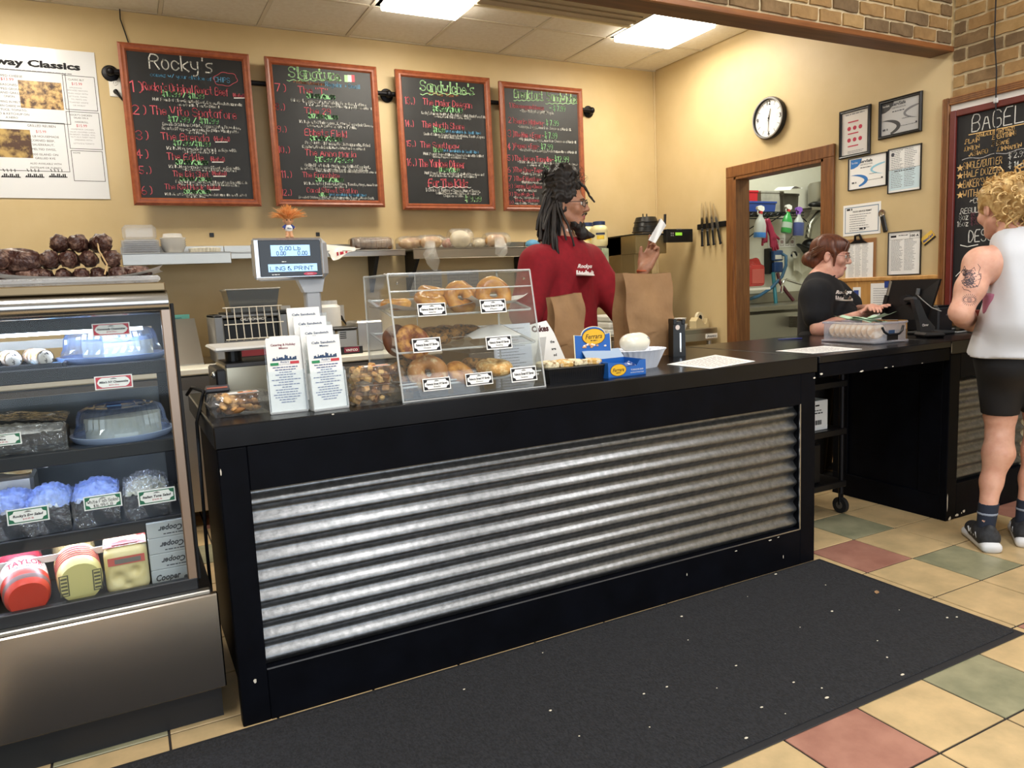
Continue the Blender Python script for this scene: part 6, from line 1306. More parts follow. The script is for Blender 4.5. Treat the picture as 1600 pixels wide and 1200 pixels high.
# ================================================================ back counter
t = thing('prep_table', (-1.4, 4.45, 0), 'steel prep table with a white cutting board edge along the back wall', 'table'); wht = mat('cutting_board', 'e8e4d4', .5)
G().box(0, 0, .90, 3.2, .28, .935, .006).obj('cutting_board', wht, t); G().box(0, .28, .86, 3.2, 1.04, .925, .004).obj('table_top', steel, t); G().box(.01, .03, .12, 3.19, 1.0, .86, .004).obj('cabinet', steel_lt, t); G().box(0, .012, .82, 3.2, .03, .89).obj('front_apron', mat('apron_dark', '77716a', .4, .8), t)
G().raw([(1.25, .30, .94), (1.80, .30, .94), (1.80, .66, 1.20), (1.25, .66, 1.20), (1.25, .30, .925), (1.80, .30, .925), (1.80, .66, 1.185), (1.25, .66, 1.185)], [(0, 1, 2, 3), (7, 6, 5, 4), (0, 4, 5, 1), (1, 5, 6, 2), (2, 6, 7, 3), (3, 7, 4, 0)]).obj('sloped_lid', steel_lt, t); G().prism([(.3, .925), (.66, .925), (.66, 1.185)], 1.26, 1.79, 'x').obj('lid_box', plastic_bk, t)
a, b = at(273, 509, y=5.1), at(296, 491, y=5.1); t = thing('teal_card', (a.x-.05, 5.12, a.z), 'small teal product card standing behind the deli case', 'card'); w = b.x-a.x+.05; h = b.z-a.z
G().box(0, 0, 0, w, .003, h).obj('card', mat('card_teal', '5fa89c', .6), t); G().box(.02, .003, -.12, w-.02, .03, .004).obj('stand', plastic_bk, t); g = G().at((0, -.001, 0), FRONT_ROT); ptext(g, 'Oven', w*.45, h*.55, .02); dashes(g, w*.2, w*.9, h*.3, .008); g.obj('lettering', navy, t)
# conveyor toaster with wire rack, pan on top
a, b = at(338, 540, y=4.62), at(448, 487, y=4.62); tw_, th_ = b.x-a.x, b.z-.936
t = thing('conveyor_toaster', (a.x, 4.62, .936), 'grey conveyor toaster with a white wire feed rack on the prep table', 'toaster'); tg_ = mat('toaster_grey', '8a8b8c', .4, .5)
for x in (0, tw_-.05): G().box(x, 0, 0, x+.05, .42, th_, .006).obj('side', tg_, t)
G().box(.05, .03, 0, tw_-.05, .42, th_*.9, .004).obj('core', plastic_bk, t); G().box(.0, .0, th_*.93, tw_, .42, th_, .006).obj('top', tg_, t); G().box(.05, -.004, th_*.28, tw_-.05, .01, th_*.46, .003).obj('vent_panel', mat('vent_grey', '6f7072', .45, .4), t)
for i in range(8):
    for j in range(3): G().at((.08+i*(tw_-.16)/7, -.005, th_*(.32+.045*j)), FRONT_ROT).prism([(-.012, -.003), (.012, -.003), (.012, .003), (-.012, .003)], 0, .001).obj('vent_slot', ink, t)
G().box(.05, -.002, th_*.12, tw_-.05, .012, th_*.26).obj('red_strip', mat('red_strip', '7a1e26', .4), t)
wr_ = mat('wire_white', 'd8d2c4', .4); r0, r1 = th_*.46, th_*1.14
for i in range(8): x = .07+i*(tw_-.12)/7; G().tube([(x, .0, r0), (x, -.06, r0+.01), (x, -.02, r1)], .003, 5).obj('wire', wr_, t)
for z, y in ((r0+.01, -.06), ((r0+r1)/2, -.04), (r1, -.02)): G().tube([(.05, y, z), (tw_-.03, y, z)], .0035, 5).obj('wire', wr_, t)
g = G().at((0, -.003, 0), FRONT_ROT); ptext(g, 'CAUTION HOT', tw_*.53, th_*.86, .016, wid=tw_*.36, bold=.02); g.obj('lettering', white, t)
zz = .936+th_; a, b = at(350, 478, y=4.75), at(433, 449, y=4.75); pw_ = b.x-a.x
t = thing('steam_pan', ((a.x+b.x)/2, 4.78, zz+.012), 'deep steel pan resting on top of the toaster', 'pan'); g = G()
taper(g, pw_*.82, .22, pw_*.95, .27, 0, b.z-zz-.02).obj('pan', mat('pan_steel', 'a9aba8', .3, .9), t); G().box(-pw_/2, -.145, b.z-zz-.022, pw_/2, .145, b.z-zz-.012, .004).obj('rim', steel_lt, t)
G().box(-pw_*.55, -.16, -.012, pw_*.6, .16, .0, .004).obj('under_tray', mat('tray_dark', '3a3a3a', .4, .6), t)
# small oven with a red badge, canister
a, b = at(528, 566, y=4.62), at(600, 500, y=4.62); t = thing('sandwich_press', (a.x, 4.60, .936), 'steel countertop press with a dark red badge behind the brochures', 'appliance'); w = b.x-a.x; h = b.z-.936
G().box(0, 0, 0, w*.42, .3, h*.78, .008).obj('body', steel_lt, t); G().box(w*.45, .05, 0, w, .3, h, .01).obj('hood', steel_lt, t); G().box(-.02, -.01, h*.78, w*.42, .28, h*.84, .004).obj('lid', plastic_bk, t); G().box(w*.05, -.006, 0, w*.5, .02, h*.24, .003).obj('front_panel', plastic_bk, t)
G().box(w*.12, -.009, h*.05, w*.42, -.005, h*.22).obj('badge', mat('badge_maroon', '7a1c34', .4), t); g = G().at((0, -.0095, 0), FRONT_ROT); ptext(g, 'VNTCO', w*.27, h*.09, h*.07, wid=w*.24, bold=.03); g.obj('lettering', white, t)
for k in range(4): G().box(.02, -.001, h*(.5+.06*k), .06, .0, h*(.53+.06*k)).obj('vent_slot', ink, t)
p = at(514, 495, y=5.1); t = thing('white_canister', (p.x, 5.1, .925), 'white plastic canister behind the scale post', 'canister'); G().lathe([(.001, 0), (.075, 0), (.08, .01), (.08, .30), (.06, .32)], 24).obj('body', white_pl, t, smooth=40); G().lathe([(.062, .32), (.062, .345), (.001, .348)], 24).obj('lid', frost, t, smooth=40)
# steel table at the right of the back wall, brewer, tape, bowls
t = thing('steel_table', (3.0, 4.70, 0), 'steel work table in the back corner under the knife strip', 'table')
G().box(-.9, 0, .86, XR-3.03, .78, .90, .004).obj('table_top', steel, t); G().box(-.9, .0, .80, XR-3.03, .02, .862, .003).obj('apron', steel_lt, t)
for x in (-.85, 1.30): 
    for y in (.04, .72): G().cyl((x, y, 0), (x, y, .86), .02).obj('leg', steel_lt, t)
G().box(-.88, .04, .3, XR-3.06, .74, .325).obj('undershelf', steel_lt, t)
a, b = at(1115, 527, y=4.695), at(1134, 519, y=4.695); G().box(XR-3.16, -.006, .815, XR-3.035, -.0, .852, .002).obj('badge', white_pl, t); g = G().at((XR-3.10, -.0066, .825), FRONT_ROT); ptext(g, 'Avantco', 0, 0, .018, wid=.10, shear=.3, bold=.02); g.obj('lettering', ink, t)
brew = mat('brewer_steel', '9a8864', .38, .75)
t = thing('coffee_brewer', (3.78, 5.02, .90), 'tall brown steel coffee brewer with black control panel in the corner', 'coffee machine')
bx = at(1042, 400, y=5.02).x-3.78; bz = at(1000, 366, y=5.02).z-.90
G().box(0, 0, 0, bx, .42, .12, .006).obj('base', brew, t); G().box(0, .2, .12, bx, .42, bz, .004).obj('column', brew, t); G().box(0, 0, bz*.80, bx, .42, bz, .004).obj('head', brew, t); G().box(-.004, -.004, bz-.006, bx+.004, .42, bz+.006).obj('top_edge', plastic_bk, t)
G().box(bx*.45, -.002, bz*.45, bx, .2, bz*.56, .004).obj('tray', plastic_bk, t); G().box(bx*.38, .02, bz*.5, bx*.40, .1, bz*.78).obj('sight_tube', white_pl, t); G().box(0, .02, .12, bx*.3, .2, bz*.8).obj('side_wing', brew, t)
G().box(bx*.1, -.02, .12, bx+.04, .2, bz*.40, .01).obj('server', brew, t)
a, b = at(1043, 379, y=5.0), at(1079, 358, y=5.0); c_ = G().box(a.x-3.78-.03, -.05, a.z-.90, min(b.x, XR-.03)-3.78, .0, b.z-.90, .004).obj('control_panel', plastic_bk, t); G().box(a.x-3.78+.06, -.052, a.z-.90+.055, a.x-3.78+.13, -.05, a.z-.90+.08).obj('green_lcd', mat('lcd_green', '8ac83c', .5, emit=.6), c_)
g = G().at((0, -.0515, 0), FRONT_ROT); ptext(g, 'BUNN', a.x-3.78+.10, a.z-.90+.10, .014); [rect(g, a.x-3.78+.01+.018*i, a.z-.90+.05+.018*j, a.x-3.78+.022+.018*i, a.z-.90+.062+.018*j) for i in range(2) for j in range(2)]; g.obj('lettering', ink_g, c_)
p = at(1016, 362, y=5.15); t = thing('blender_jar_base', (p.x-.02, 5.18, .90+bz+.007), 'black stepped brew funnels stacked on top of the coffee brewer', 'funnel')
for k, (r0, r1, z0, z1) in enumerate(((.115, .11, .02, .06), (.105, .098, .06, .10), (.098, .085, .10, .145))): G().lathe([(.001, z0), (r0*1.06, z0), (r0*1.06, z0+.006), (r0, z0+.008), (r1, z1), (.001, z1)], 28).obj('funnel', mat('funnel_black', '161514', .35), t, smooth=40)
G().box(-.09, -.06, 0, .09, .06, .02, .004).obj('foot', mat('foot_tan', 'c0a888', .5), t); G().box(.045, -.125, .03, .075, -.10, .12, .006).obj('handle', mat('handle_grey', '77706a', .5), t); G().tube([(.12, 0, .06), (.17, -.02, .06), (.185, -.02, .09), (.19, -.02, .17)], .012, 8).obj('side_handle', plastic_bk, t, smooth=60)
for x in (-.03, .01): G().cyl((x, 0, .14), (x, 0, .175), .005).obj('pin', plastic_bk, t)
p = at(1090, 520, y=4.82); t = thing('tape_dispenser', (4.18, 4.80, .90), 'beige weighted tape dispenser on the back table', 'tape dispenser', rot=(0, 0, .2)); bg = mat('beige_plastic', 'cdbb90', .5)
G().prism([(0, 0), (.17, 0), (.165, .075), (.15, .075), (.14, .035), (.11, .03), (.07, .07), (.03, .09), (.0, .06)], -.035, .035, 'y').obj('body', bg, t); G().at((.085, 0, .085), (R(90), 0, 0)).lathe([(.022, -.012), (.045, -.012), (.045, .012), (.022, .012), (.022, -.012)], 24, False).obj('tape_roll', mat('tape', 'e0d4b4', .4), t, smooth=40); G().at((.085, 0, .085), (R(90), 0, 0)).lathe([(.001, -.01), (.022, -.013), (.022, .013), (.001, .01)], 18).obj('hub', ink, t)
for k, (x, y, r, z) in enumerate(((4.03, 4.78, .06, .90), (4.03, 4.78, .05, .95))): G().lathe([(.001, .002), (r*.7, .0), (r*.95, .04), (r, .045), (r*.93, .045), (r*.66, .006), (.001, .006)], 28, False).obj('ramekin', white_pl, loc=(x, y, z), smooth=40, label=['white bowl on the back table beside the tape dispenser', 'small white ramekin stacked in the bowl on the back table'][k], cat='bowl')
for k in range(3): G().box(0, 0, 0, .30, .3, .05, .012).obj('paper_pack', mat('pack_white', 'd4d2c8', .6), loc=(3.30+.01*k, 4.75, .90+.052*k), label=['lowest white paper pack of the stack behind the man', 'middle white paper pack of the stack behind the man', 'topmost white paper pack of the stack behind the man'][k], cat='paper pack', group='white paper packs')
p = at(1085, 560, y=3.5)
p = at(957, 470, y=5.18); a, b = at(948, 470, y=5.19), at(963, 392, y=5.19); t = thing('hanging_pouch', (3.56, 5.193, 1.40), 'pale green printed pouch hanging from the shelf end', 'pouch'); G().box(0, -.004, 0, .07, .004, .19, .003).obj('pouch', mat('pouch_green', 'b9c3a6', .4, col2='8f9c80', scale=18), t)
# ================================================================ right-hand wall
# clock
p = at(1200, 184.5, x=XR-.03); t = thing('wall_clock', (XR, p.y, p.z), 'round silver rimmed wall clock above the doorway', 'clock', rot=(0, 0, R(-90))); rc = .148
def yz(g, dx): return g.at((0, dx, 0), FRONT_ROT)
G().at((0, 0, 0), FRONT_ROT).lathe([(.001, 0), (rc, 0), (rc+.004, .02), (rc, .038), (rc-.014, .040), (rc-.016, .02), (.001, .02)], 48, False).obj('case', mat('clock_rim', '2c2c30', .3, .5), t, smooth=40)
G().at((0, -.037, 0), FRONT_ROT).lathe([(rc-.014, 0), (rc-.002, 0), (rc-.004, .006), (rc-.012, .006), (rc-.014, 0)], 48, False).obj('bezel', mat('clock_silver', 'c0c2c4', .3, .7), t, smooth=40)
g = yz(G(), -.0215); disc(g, 0, 0, rc-.014, rc-.014, 48); g.obj('face', mat('clock_face', 'f0efec', .5, col2='c9c8c4', scale=9, detail=7, lo=.5, hi=.75), t)
g = yz(G(), -.0225)
for s, a in (('12', 90), ('3', 0), ('6', 270), ('9', 180)): ptext(g, s, .108*math.cos(R(a)), .108*math.sin(R(a))-.014, .03, bold=.03)
for k in range(12):
    if k % 3: a = k*PI/6; stroke(g, [(.095*math.cos(a), .095*math.sin(a)), (.122*math.cos(a), .122*math.sin(a))], .003)
g.obj('numerals', ink, t)
for nm, a, l, w in (('minute_hand', 183, .095, .005), ('hour_hand', 15.5, .065, .007)):
    aa = R(90-a); g = yz(G(), -.026); stroke(g, [(-.02*math.cos(aa), -.02*math.sin(aa)), (l*math.cos(aa), l*math.sin(aa))], w); g.obj(nm, mat('clock_hand', '77777a', .4, .5), t)
G().at((0, -.024, 0), FRONT_ROT).lathe([(.001, .004), (.006, .004), (.006, 0)], 12).obj('hub', iron, t)
# magnetic strip and knives
a, b = at(1089, 358, x=XR-.02), at(1133, 346, x=XR-.02); t = thing('knife_strip', (XR, b.y, (a.z+b.z)/2-.0), 'black magnetic knife strip on the wall left of the doorway', 'knife rack', rot=(0, 0, R(-90))); Lk = a.y-b.y
G().box(-Lk, -.02, -.022, 0, 0, .022, .003).obj('bar', iron, t)
for k, (px, lean, s) in enumerate(((1095, .02, 1.0), (1103, .10, 1.02), (1111, .13, 1.0), (1119, .25, .93))):
    p = at(px+2, 352, x=XR-.025); o = thing('kitchen_knife', (XR-.0225, p.y, t.location.z-.01), ['leftmost kitchen knife on the magnetic strip', 'second kitchen knife from the left on the magnetic strip', 'third kitchen knife from the left on the magnetic strip', 'rightmost, most tilted kitchen knife on the magnetic strip'][k], 'knife', 'knives on the magnetic strip', rot=(0, lean*-1, R(-90)))
    o.rotation_euler = (0, -lean, R(-90))
    G().prism([(-.013, -.03), (.016, -.03), (.018, .0), (.014, .12), (.004, .205*s), (-.006, .19*s), (-.013, .05)], -.004, -.0015, 'y').obj('blade', chrome, o); G().box(-.012, -.012, -.15, .012, .0, -.028, .005).obj('handle', plastic_bk, o); G().box(-.014, -.012, -.155, .016, .0, -.14, .004).obj('butt', plastic_bk, o)
# framed certificates; corners in pixels: left-top, right-top, left-bottom, right-bottom
def framed(nm, c, fw, fm, label, cat, draw, dep=.018, tilt=0, mats_=None, group=None):
    P4 = [at(*q_, x=XR-dep) for q_ in c]; y0 = (P4[0].y+P4[2].y)/2; y1 = (P4[1].y+P4[3].y)/2; z0 = (P4[2].z+P4[3].z)/2; z1 = (P4[0].z+P4[1].z)/2; w, h = y0-y1, z1-z0
    o = thing(nm, (XR-.001, y0, z0), label, cat, group, rot=(0, 0, R(-90))); 
    if fw: board_frame(o, w, h, fw, fm, dep)
    sh = G().box(fw*.8, -dep*.35 if fw else -.002, fw*.8, w-fw*.8, 0, h-fw*.8).obj('sheet', mats_ or white, o)
    draw(o, w, h, -dep*.35-.0005 if fw else -.0026); return o
fb = mat('frame_black', '131316', .35)
def swoosh(o, w, h, y, c1, c2, name='ServSafe'):
    g = yz(G(), y); g.raw([(w*.06, h*.66, 0), (w*.06, h*.94, 0), (w*.36, h*.94, 0), (w*.33, h*.82, 0), (w*.25, h*.72, 0), (w*.15, h*.67, 0)], [(0, 5, 4, 3, 2, 1)]); g.obj('corner_shape', c1, o)
    for (cx, cy, rx, ry, a0, a1, th), m in (((.18, .27, .34, .20, -70, 110, .09), c1), ((.98, .55, .40, .17, 95, 260, .06), c2)):
        g = yz(G(), y-.0003); n = 20; v = []; f = []
        for i in range(n+1):
            a = R(a0+(a1-a0)*i/n); tt = th*math.sin(PI*(.15+.85*i/n)); v += [(w*(cx+rx*math.cos(a)), h*(cy+ry*math.sin(a)), 0), (w*(cx+(rx-tt)*math.cos(a)), h*(cy+(ry-tt*1.2)*math.sin(a)), 0)]
        v = [(min(max(x, w*.055), w*.945), min(max(z_, h*.05), h*.95), k_) for x, z_, k_ in v]
        f = [(2*i, 2*i+1, 2*i+3, 2*i+2) for i in range(n)]; g.raw(v, f); g.obj('swoosh', m, o)
    g = yz(G(), y-.0006); ptext(g, name, w*.47, h*.80, h*.085, wid=w*.32, bold=.03); ptext(g, 'CERTIFICATION', w*.47, h*.72, h*.045, wid=w*.32); dashes(g, w*.32, w*.6, h*.64, h*.025); dashes(g, w*.55, w*.75, h*.42, h*.015); dashes(g, w*.5, w*.9, h*.24, h*.012); dashes(g, w*.1, w*.22, h*.20, h*.05); rect(g, w*.86, h*.24, w*.9, h*.29); g.obj('printing', mat('cert_ink', '4a4c52', .7), o)
    g = yz(G(), y-.0006); ptext(g, name, w*.17, h*.81, h*.05, wid=w*.16); g.obj('white_printing', white, o)
def lines(o, w, h, y, rows, m=None, x0=.1, x1=.9, top=.9, hh=.012, cols=1):
    g = yz(G(), y)
    for k in range(rows):
        for c in range(cols): xa = x0+(x1-x0)*c/cols; xb = xa+(x1-x0)/cols*random.Random(k*7+c).uniform(.6, .92); dashes(g, w*xa, w*xb, h*(top-k*(top-.08)/rows), h*hh, seed=k+c)
    g.obj('printing', m or mat('doc_ink', '74767c', .8), o)
def d_red(o, w, h, y):
    g = yz(G(), y); dashes(g, w*.2, w*.8, h*.88, h*.02); dashes(g, w*.28, w*.8, h*.12, h*.012); dashes(g, w*.28, w*.75, h*.09, h*.012); g.obj('printing', mat('doc_ink', '74767c', .8), o)
    g = yz(G(), y)
    for z in (.72, .48, .22): rect(g, w*.28, h*z, w*.62, h*(z+.025)); 
    for z in (.6, .36):
        for x in (.32, .5, .68): disc(g, w*x, h*z, w*.06, h*.045, 10)
    g.obj('red_figures', mat('doc_red', 'b8304a', .7), o)
framed('framed_notice', ((1307, 176), (1356, 163), (1313, 250), (1361, 238)), .020, fb, 'black framed notice with red figures, right of the clock', 'frame', d_red, mats_=mat('paper_grey', 'd8d4d0', .4, coat=.4))
framed('framed_certificate', ((1370, 160), (1439, 141), (1373, 219), (1439, 204)), .020, fb, 'black framed grey certificate with swooshes, highest on the wall', 'frame', lambda o, w, h, y: swoosh(o, w, h, y, mat('cert_dark', '3a3a3c', .6), mat('cert_mid', '77777a', .6)), mats_=mat('paper_silver', 'b4b4b4', .35, coat=.4))
framed('blue_certificate', ((1324, 250), (1385, 235), (1325, 299), (1385, 289)), .006, fb, 'white certificate with blue swooshes in a thin frame', 'frame', lambda o, w, h, y: swoosh(o, w, h, y, mat('cert_blue', '2c74bc', .6), mat('cert_sky', '8cc4dc', .6)), dep=.012)
def d_lic(o, w, h, y):
    g = yz(G(), y); rect(g, w*.04, h*.06, w*.96, h*.52); g.obj('tint', mat('doc_sky', 'cfe4ec', .6), o); lines(o, w, h, y-.0003, 22, top=.93, cols=2); g = yz(G(), y-.0006); frame2(g, w*.03, h*.52, w*.97, h*.97, .0015); disc(g, w*.14, h*.86, w*.05, w*.05); dashes(g, w*.2, w*.8, h*.47, h*.02); g.obj('seal', mat('cert_ink', '4a4c52', .7), o)
framed('license_sheet', ((1387, 234), (1439, 223), (1386, 303), (1438, 296)), .005, fb, 'pale blue licence sheet in a thin black frame', 'frame', d_lic, dep=.012)
def d_perm(o, w, h, y):
    g = yz(G(), y); frame2(g, w*.05, h*.08, w*.95, h*.92, .005); g.obj('border', mat('perm_blue', '6f87a0', .7), o); lines(o, w, h, y-.0003, 8, top=.66, x0=.18, x1=.84, hh=.018); g = yz(G(), y-.0003); ptext(g, 'FOOD SERVICE PERMIT', w*.52, h*.74, h*.05, wid=w*.5, bold=.02); dashes(g, w*.1, w*.25, h*.82, h*.06); dashes(g, w*.45, w*.62, h*.18, h*.05); g.obj('lettering', ink, o)
framed('permit', ((1318, 323), (1377, 313), (1317, 370), (1375, 364)), 0, None, 'white permit sheet with a thin ruled border below the certificates', 'paper', d_perm, dep=.003)
def d_inspect(o, w, h, y):
    lines(o, w, h, y, 24, top=.80, cols=2, hh=.010); g = yz(G(), y-.0003); ptext(g, '100 A', w*.80, h*.86, h*.05, wid=w*.25, bold=.03); dashes(g, w*.08, w*.25, h*.87, h*.045); dashes(g, w*.32, w*.6, h*.9, h*.015); rect(g, w*.05, h*.82, w*.95, h*.823); frame2(g, w*.66, h*.82, w*.96, h*.96, .0012); g.obj('lettering', ink, o)
framed('inspection_report', ((1386, 364), (1438, 358), (1387, 432), (1438, 427)), .005, fb, 'inspection report reading 100 A in a thin black frame', 'frame', d_inspect, dep=.012)
# clipboard
P4 = [at(*q_, x=XR-.02) for q_ in ((1319, 375), (1367, 368), (1319, 440), (1367, 437))]; w = P4[0].y-P4[1].y; h = P4[0].z-P4[2].z
t = thing('clipboard', (XR-.001, P4[0].y, P4[2].z), 'brown clipboard with a printed list hanging behind the cashier', 'clipboard', rot=(0, 0, R(-90)))
G().box(0, -.006, 0, w, 0, h, .003).obj('board', mat('hardboard', '96683c', .6), t); G().box(.005, -.009, .012, w-.02, -.006, h-.03).obj('paper', white, t)
c_ = G().at((w*.45, -.01, h-.03)).prism([(-.07, 0), (.07, 0), (.03, .022), (-.03, .022)], -.004, .0, 'y').obj('clip', mat('clip_black', '1c1a1c', .35, .5), t); G().tube([(w*.45-.02, -.012, h-.01), (w*.45-.018, -.018, h+.02), (w*.45+.01, -.018, h+.022), (w*.45+.02, -.012, h-.008)], .008, 8).obj('clip_handle', MATS['clip_black'], c_) if False else G().tube([(w*.45-.025, -.012, h-.01), (w*.45-.02, -.018, h+.02), (w*.45+.012, -.018, h+.024), (w*.45+.026, -.012, h-.008)], .008, 8).obj('clip_handle', MATS['clip_black'], t)
lines(t, w, h, -.0095, 24, top=.86, x0=.12, x1=.8, cols=3, hh=.008)
# bottle opener, magnet card, notes
p = at(1380, 345, x=XR-.01); t = thing('bottle_opener', (XR-.002, p.y, p.z), 'black handled bottle opener stuck to the wall', 'opener', rot=(0, R(-14), R(-90))); G().box(-.017, -.014, -.075, .017, 0, .035, .006).obj('handle', plastic_bk, t)
G().at((0, -.004, .05), FRONT_ROT).lathe([(.012, -.004), (.024, -.004), (.024, .004), (.012, .004), (.012, -.004)], 18, False).obj('ring', chrome, t, smooth=40); G().box(-.014, -.01, .025, .014, -.002, .04, .003).obj('neck', chrome, t)
p = at(1450, 372, x=XR-.004); t = thing('transit_card', (XR-.002, p.y, p.z), 'yellow and blue transit card stuck crookedly on the wall', 'card', rot=(0, R(-36), R(-90))); G().box(-.043, -.002, -.027, .043, 0, .027).obj('card', mat('card_yellow', 'e8c050', .4), t)
g = yz(G(), -.0026); rect(g, -.043, -.027, .043, -.016); g.obj('stripe', ink, t); g = yz(G(), -.0028); ptext(g, 'MetroCard', 0, -.008, .016, wid=.075, shear=.3, bold=.03); g.obj('lettering', mat('metro_blue', '2648a0', .5), t)
P4 = [at(*q_, x=XR-.03) for q_ in ((1359, 443), (1388, 440), (1361, 480))]
t = thing('taped_note', (XR-.019, P4[0].y, P4[2].z-.08), 'white note with blue tape on the pine panelling behind the till', 'paper', rot=(0, 0, R(-90))); G().box(0, -.001, 0, .2, 0, P4[0].z-P4[2].z+.08).obj('sheet', white, t); hN = P4[0].z-P4[2].z+.08; G().box(.1, -.002, hN-.03, .15, -.001, hN+.012).obj('blue_tape', mat('tape_blue', '2c4490', .5), t); lines(t, .2, hN, -.0016, 12, top=.85)
t = thing('taped_note', (XR-.019, at(1331, 456, x=XR-.03).y, at(1331, 470, x=XR-.03).z), 'small blue and white note low on the panelling beside the cashier', 'paper', rot=(0, 0, R(-90))); G().box(0, -.001, 0, .06, 0, .09).obj('sheet', white, t); G().box(.008, -.002, .03, .045, -.001, .07).obj('blue_patch', MATS['tape_blue'], t)
# bagel chalk board with its oak trim
XB = XR-.012
tlp = at(1473, 156, x=XB-.02); by0 = tlp.y; bz1 = tlp.z; bz0 = .96
t = thing('bagel_board', (XB, by0, bz0), 'large chalk board listing bagels in a red frame with oak trim, behind the woman', 'menu board', rot=(0, 0, R(-90))); BW, BH = 1.45, bz1-bz0
for a, b, c, d in ((0, .042, 0, BH), (BW-.042, BW, 0, BH), (.042, BW-.042, BH-.042, BH), (.042, BW-.042, 0, .04)):
    G().box(a, -.026, c, b, .01, d, .004).obj('oak_trim', mat('oak_light', 'a06c3c', .45, col2='8a5a30', scale=4, stretch=(9, 9, 2), detail=5), t)
    vert = d-c > b-a
    for k in (.3, .55, .8):
        if vert: G().box(a+(b-a)*k, -.029, c, a+(b-a)*k+.004, -.026, d).obj('oak_bead', oak, t)
        else: G().box(a, -.029, c+(d-c)*k, b, -.026, c+(d-c)*k+.004).obj('oak_bead', oak, t)
G().box(.042, -.006, .04, BW-.042, 0, BH-.042).obj('white_backing', white_pl, t)
rf = mat('frame_red', '6e2218', .4, col2='5a1a12', scale=5); fx = .050; f0 = .036
for a, b, c, d in ((fx, fx+f0, .06, BH-.078), (BW-fx-f0, BW-fx, .06, BH-.078), (fx+f0, BW-fx-f0, BH-.078-f0, BH-.078), (fx+f0, BW-fx-f0, .06, .06+f0)): G().box(a, -.03, c, b, -.005, d, .004).obj('red_rail', rf, t)
G().box(fx+f0-.005, -.014, .06+f0-.01, BW-fx-f0+.005, -.006, BH-.078-f0+.01).obj('slate', mat('slate_black', '131418', .55), t)
gs = {}
def bp(zx, zy): p_ = at(1470+zx/3.431, 130+zy/3.431, x=XB-.0155); return by0-p_.y, p_.z-bz0
def bg_(k):
    if k not in gs: gs[k] = G().at((0, -.0146-.0004*len(gs), 0), FRONT_ROT)
    return gs[k]
for i, (k, s, xa, xb, yb, hh) in enumerate((('w', 'BAGEL', 165, 440, 262, 90), ('y', '(AVAILABILITY MAY VARY)', 188, 392, 291, 18), ('y', '.PLAIN', 125, 205, 328, 24), ('y', '.EVERYTHING', 272, 400, 303, 24), ('y', '.ONION', 122, 205, 366, 24), ('y', '.SESAME', 270, 365, 338, 22), ('y', '.ASIAGO', 148, 250, 392, 22), ('y', '.CINNAMON', 298, 430, 367, 24),
    ('y', 'SINGLE/BUTTER', 120, 325, 463, 36), ('w', '$ 2.99', 362, 455, 405, 30), ('y', 'HALF DOZEN', 125, 315, 507, 34), ('w', '$ 14.99', 362, 470, 455, 30), ('y', "BAKER'S DOZEN", 120, 330, 562, 40), ('y', 'WITH CREAM', 118, 330, 613, 36), ('w', '*CHEESE', 155, 290, 645, 26), ('w', '.REGULAR', 98, 240, 702, 28), ('w', '8oz', 98, 145, 735, 30), ('d', '$5.99', 160, 225, 728, 30), ('w', '16oz', 88, 145, 770, 28), ('d', '$9.99', 160, 225, 760, 30), ('w', 'DESSERTS', 148, 420, 852, 62))):
    a, b = bp(xa, yb), bp(xb, yb); hand(bg_(k), s, a[0], a[1], bp(xa, yb-hh)[1]-a[1], .0034 if hh < 60 else .005, wid=b[0]-a[0], seed=i, jit=.12)
a = bp(440, 240); hand(bg_('w'), 'S', a[0]+.03, bp(165, 262)[1], bp(165, 172)[1]-bp(165, 262)[1], .006, seed=2)
zl = bp(150, 277); stroke(bg_('y'), [(zl[0], zl[1]), (zl[0]+.55, zl[1])], .005)
zl = bp(115, 412); stroke(bg_('s'), [(zl[0]+.02*i, zl[1]+.006*math.sin(i*.9)) for i in range(28)], .004)
zl = bp(105, 868); stroke(bg_('w'), [(zl[0], zl[1]), (zl[0]+.04, zl[1]-.012), (zl[0]+.10, zl[1]-.004)], .005); zl = bp(80, 1035); stroke(bg_('w'), [(zl[0], zl[1]), (zl[0]+.03, zl[1]+.03), (zl[0]+.06, zl[1]+.034)], .005)
for y in (455, 497, 548, 600):
    c = bp(103, y); g = bg_('y'); P_ = [(c[0]+(.022 if i % 2 == 0 else .009)*math.sin(i*PI/5), c[1]+(.022 if i % 2 == 0 else .009)*math.cos(i*PI/5)) for i in range(10)]; g.raw([(x, y_, 0) for x, y_ in P_], [tuple(range(10))[::-1]])
for k, g in gs.items(): g.obj('chalk_lettering', chalk[k], t)
# cable over the board with its little clear hook
a, b = at(1556, 0, x=XR-.03), at(1556, 157, x=XR-.05)
G().tube([(XR-.03, a.y, 3.5), a, at(1554, 60, x=XR-.03), at(1557, 110, x=XR-.035), b, at(1556, 200, x=XR-.04), at(1554, 265, x=XR-.035)], .004, 6).obj('hanging_wire', rubber, smooth=60, label='thin dark cord hanging down the brick wall over the bagel board', cat='wire')
G().box(-.012, -.014, -.014, .012, 0, .014, .004).obj('cord_clip', frost, loc=(XB-.031, b.y, b.z), rot=(0, 0, R(-90)), label='small clear clip holding the cord to the bagel board frame', cat='clip')
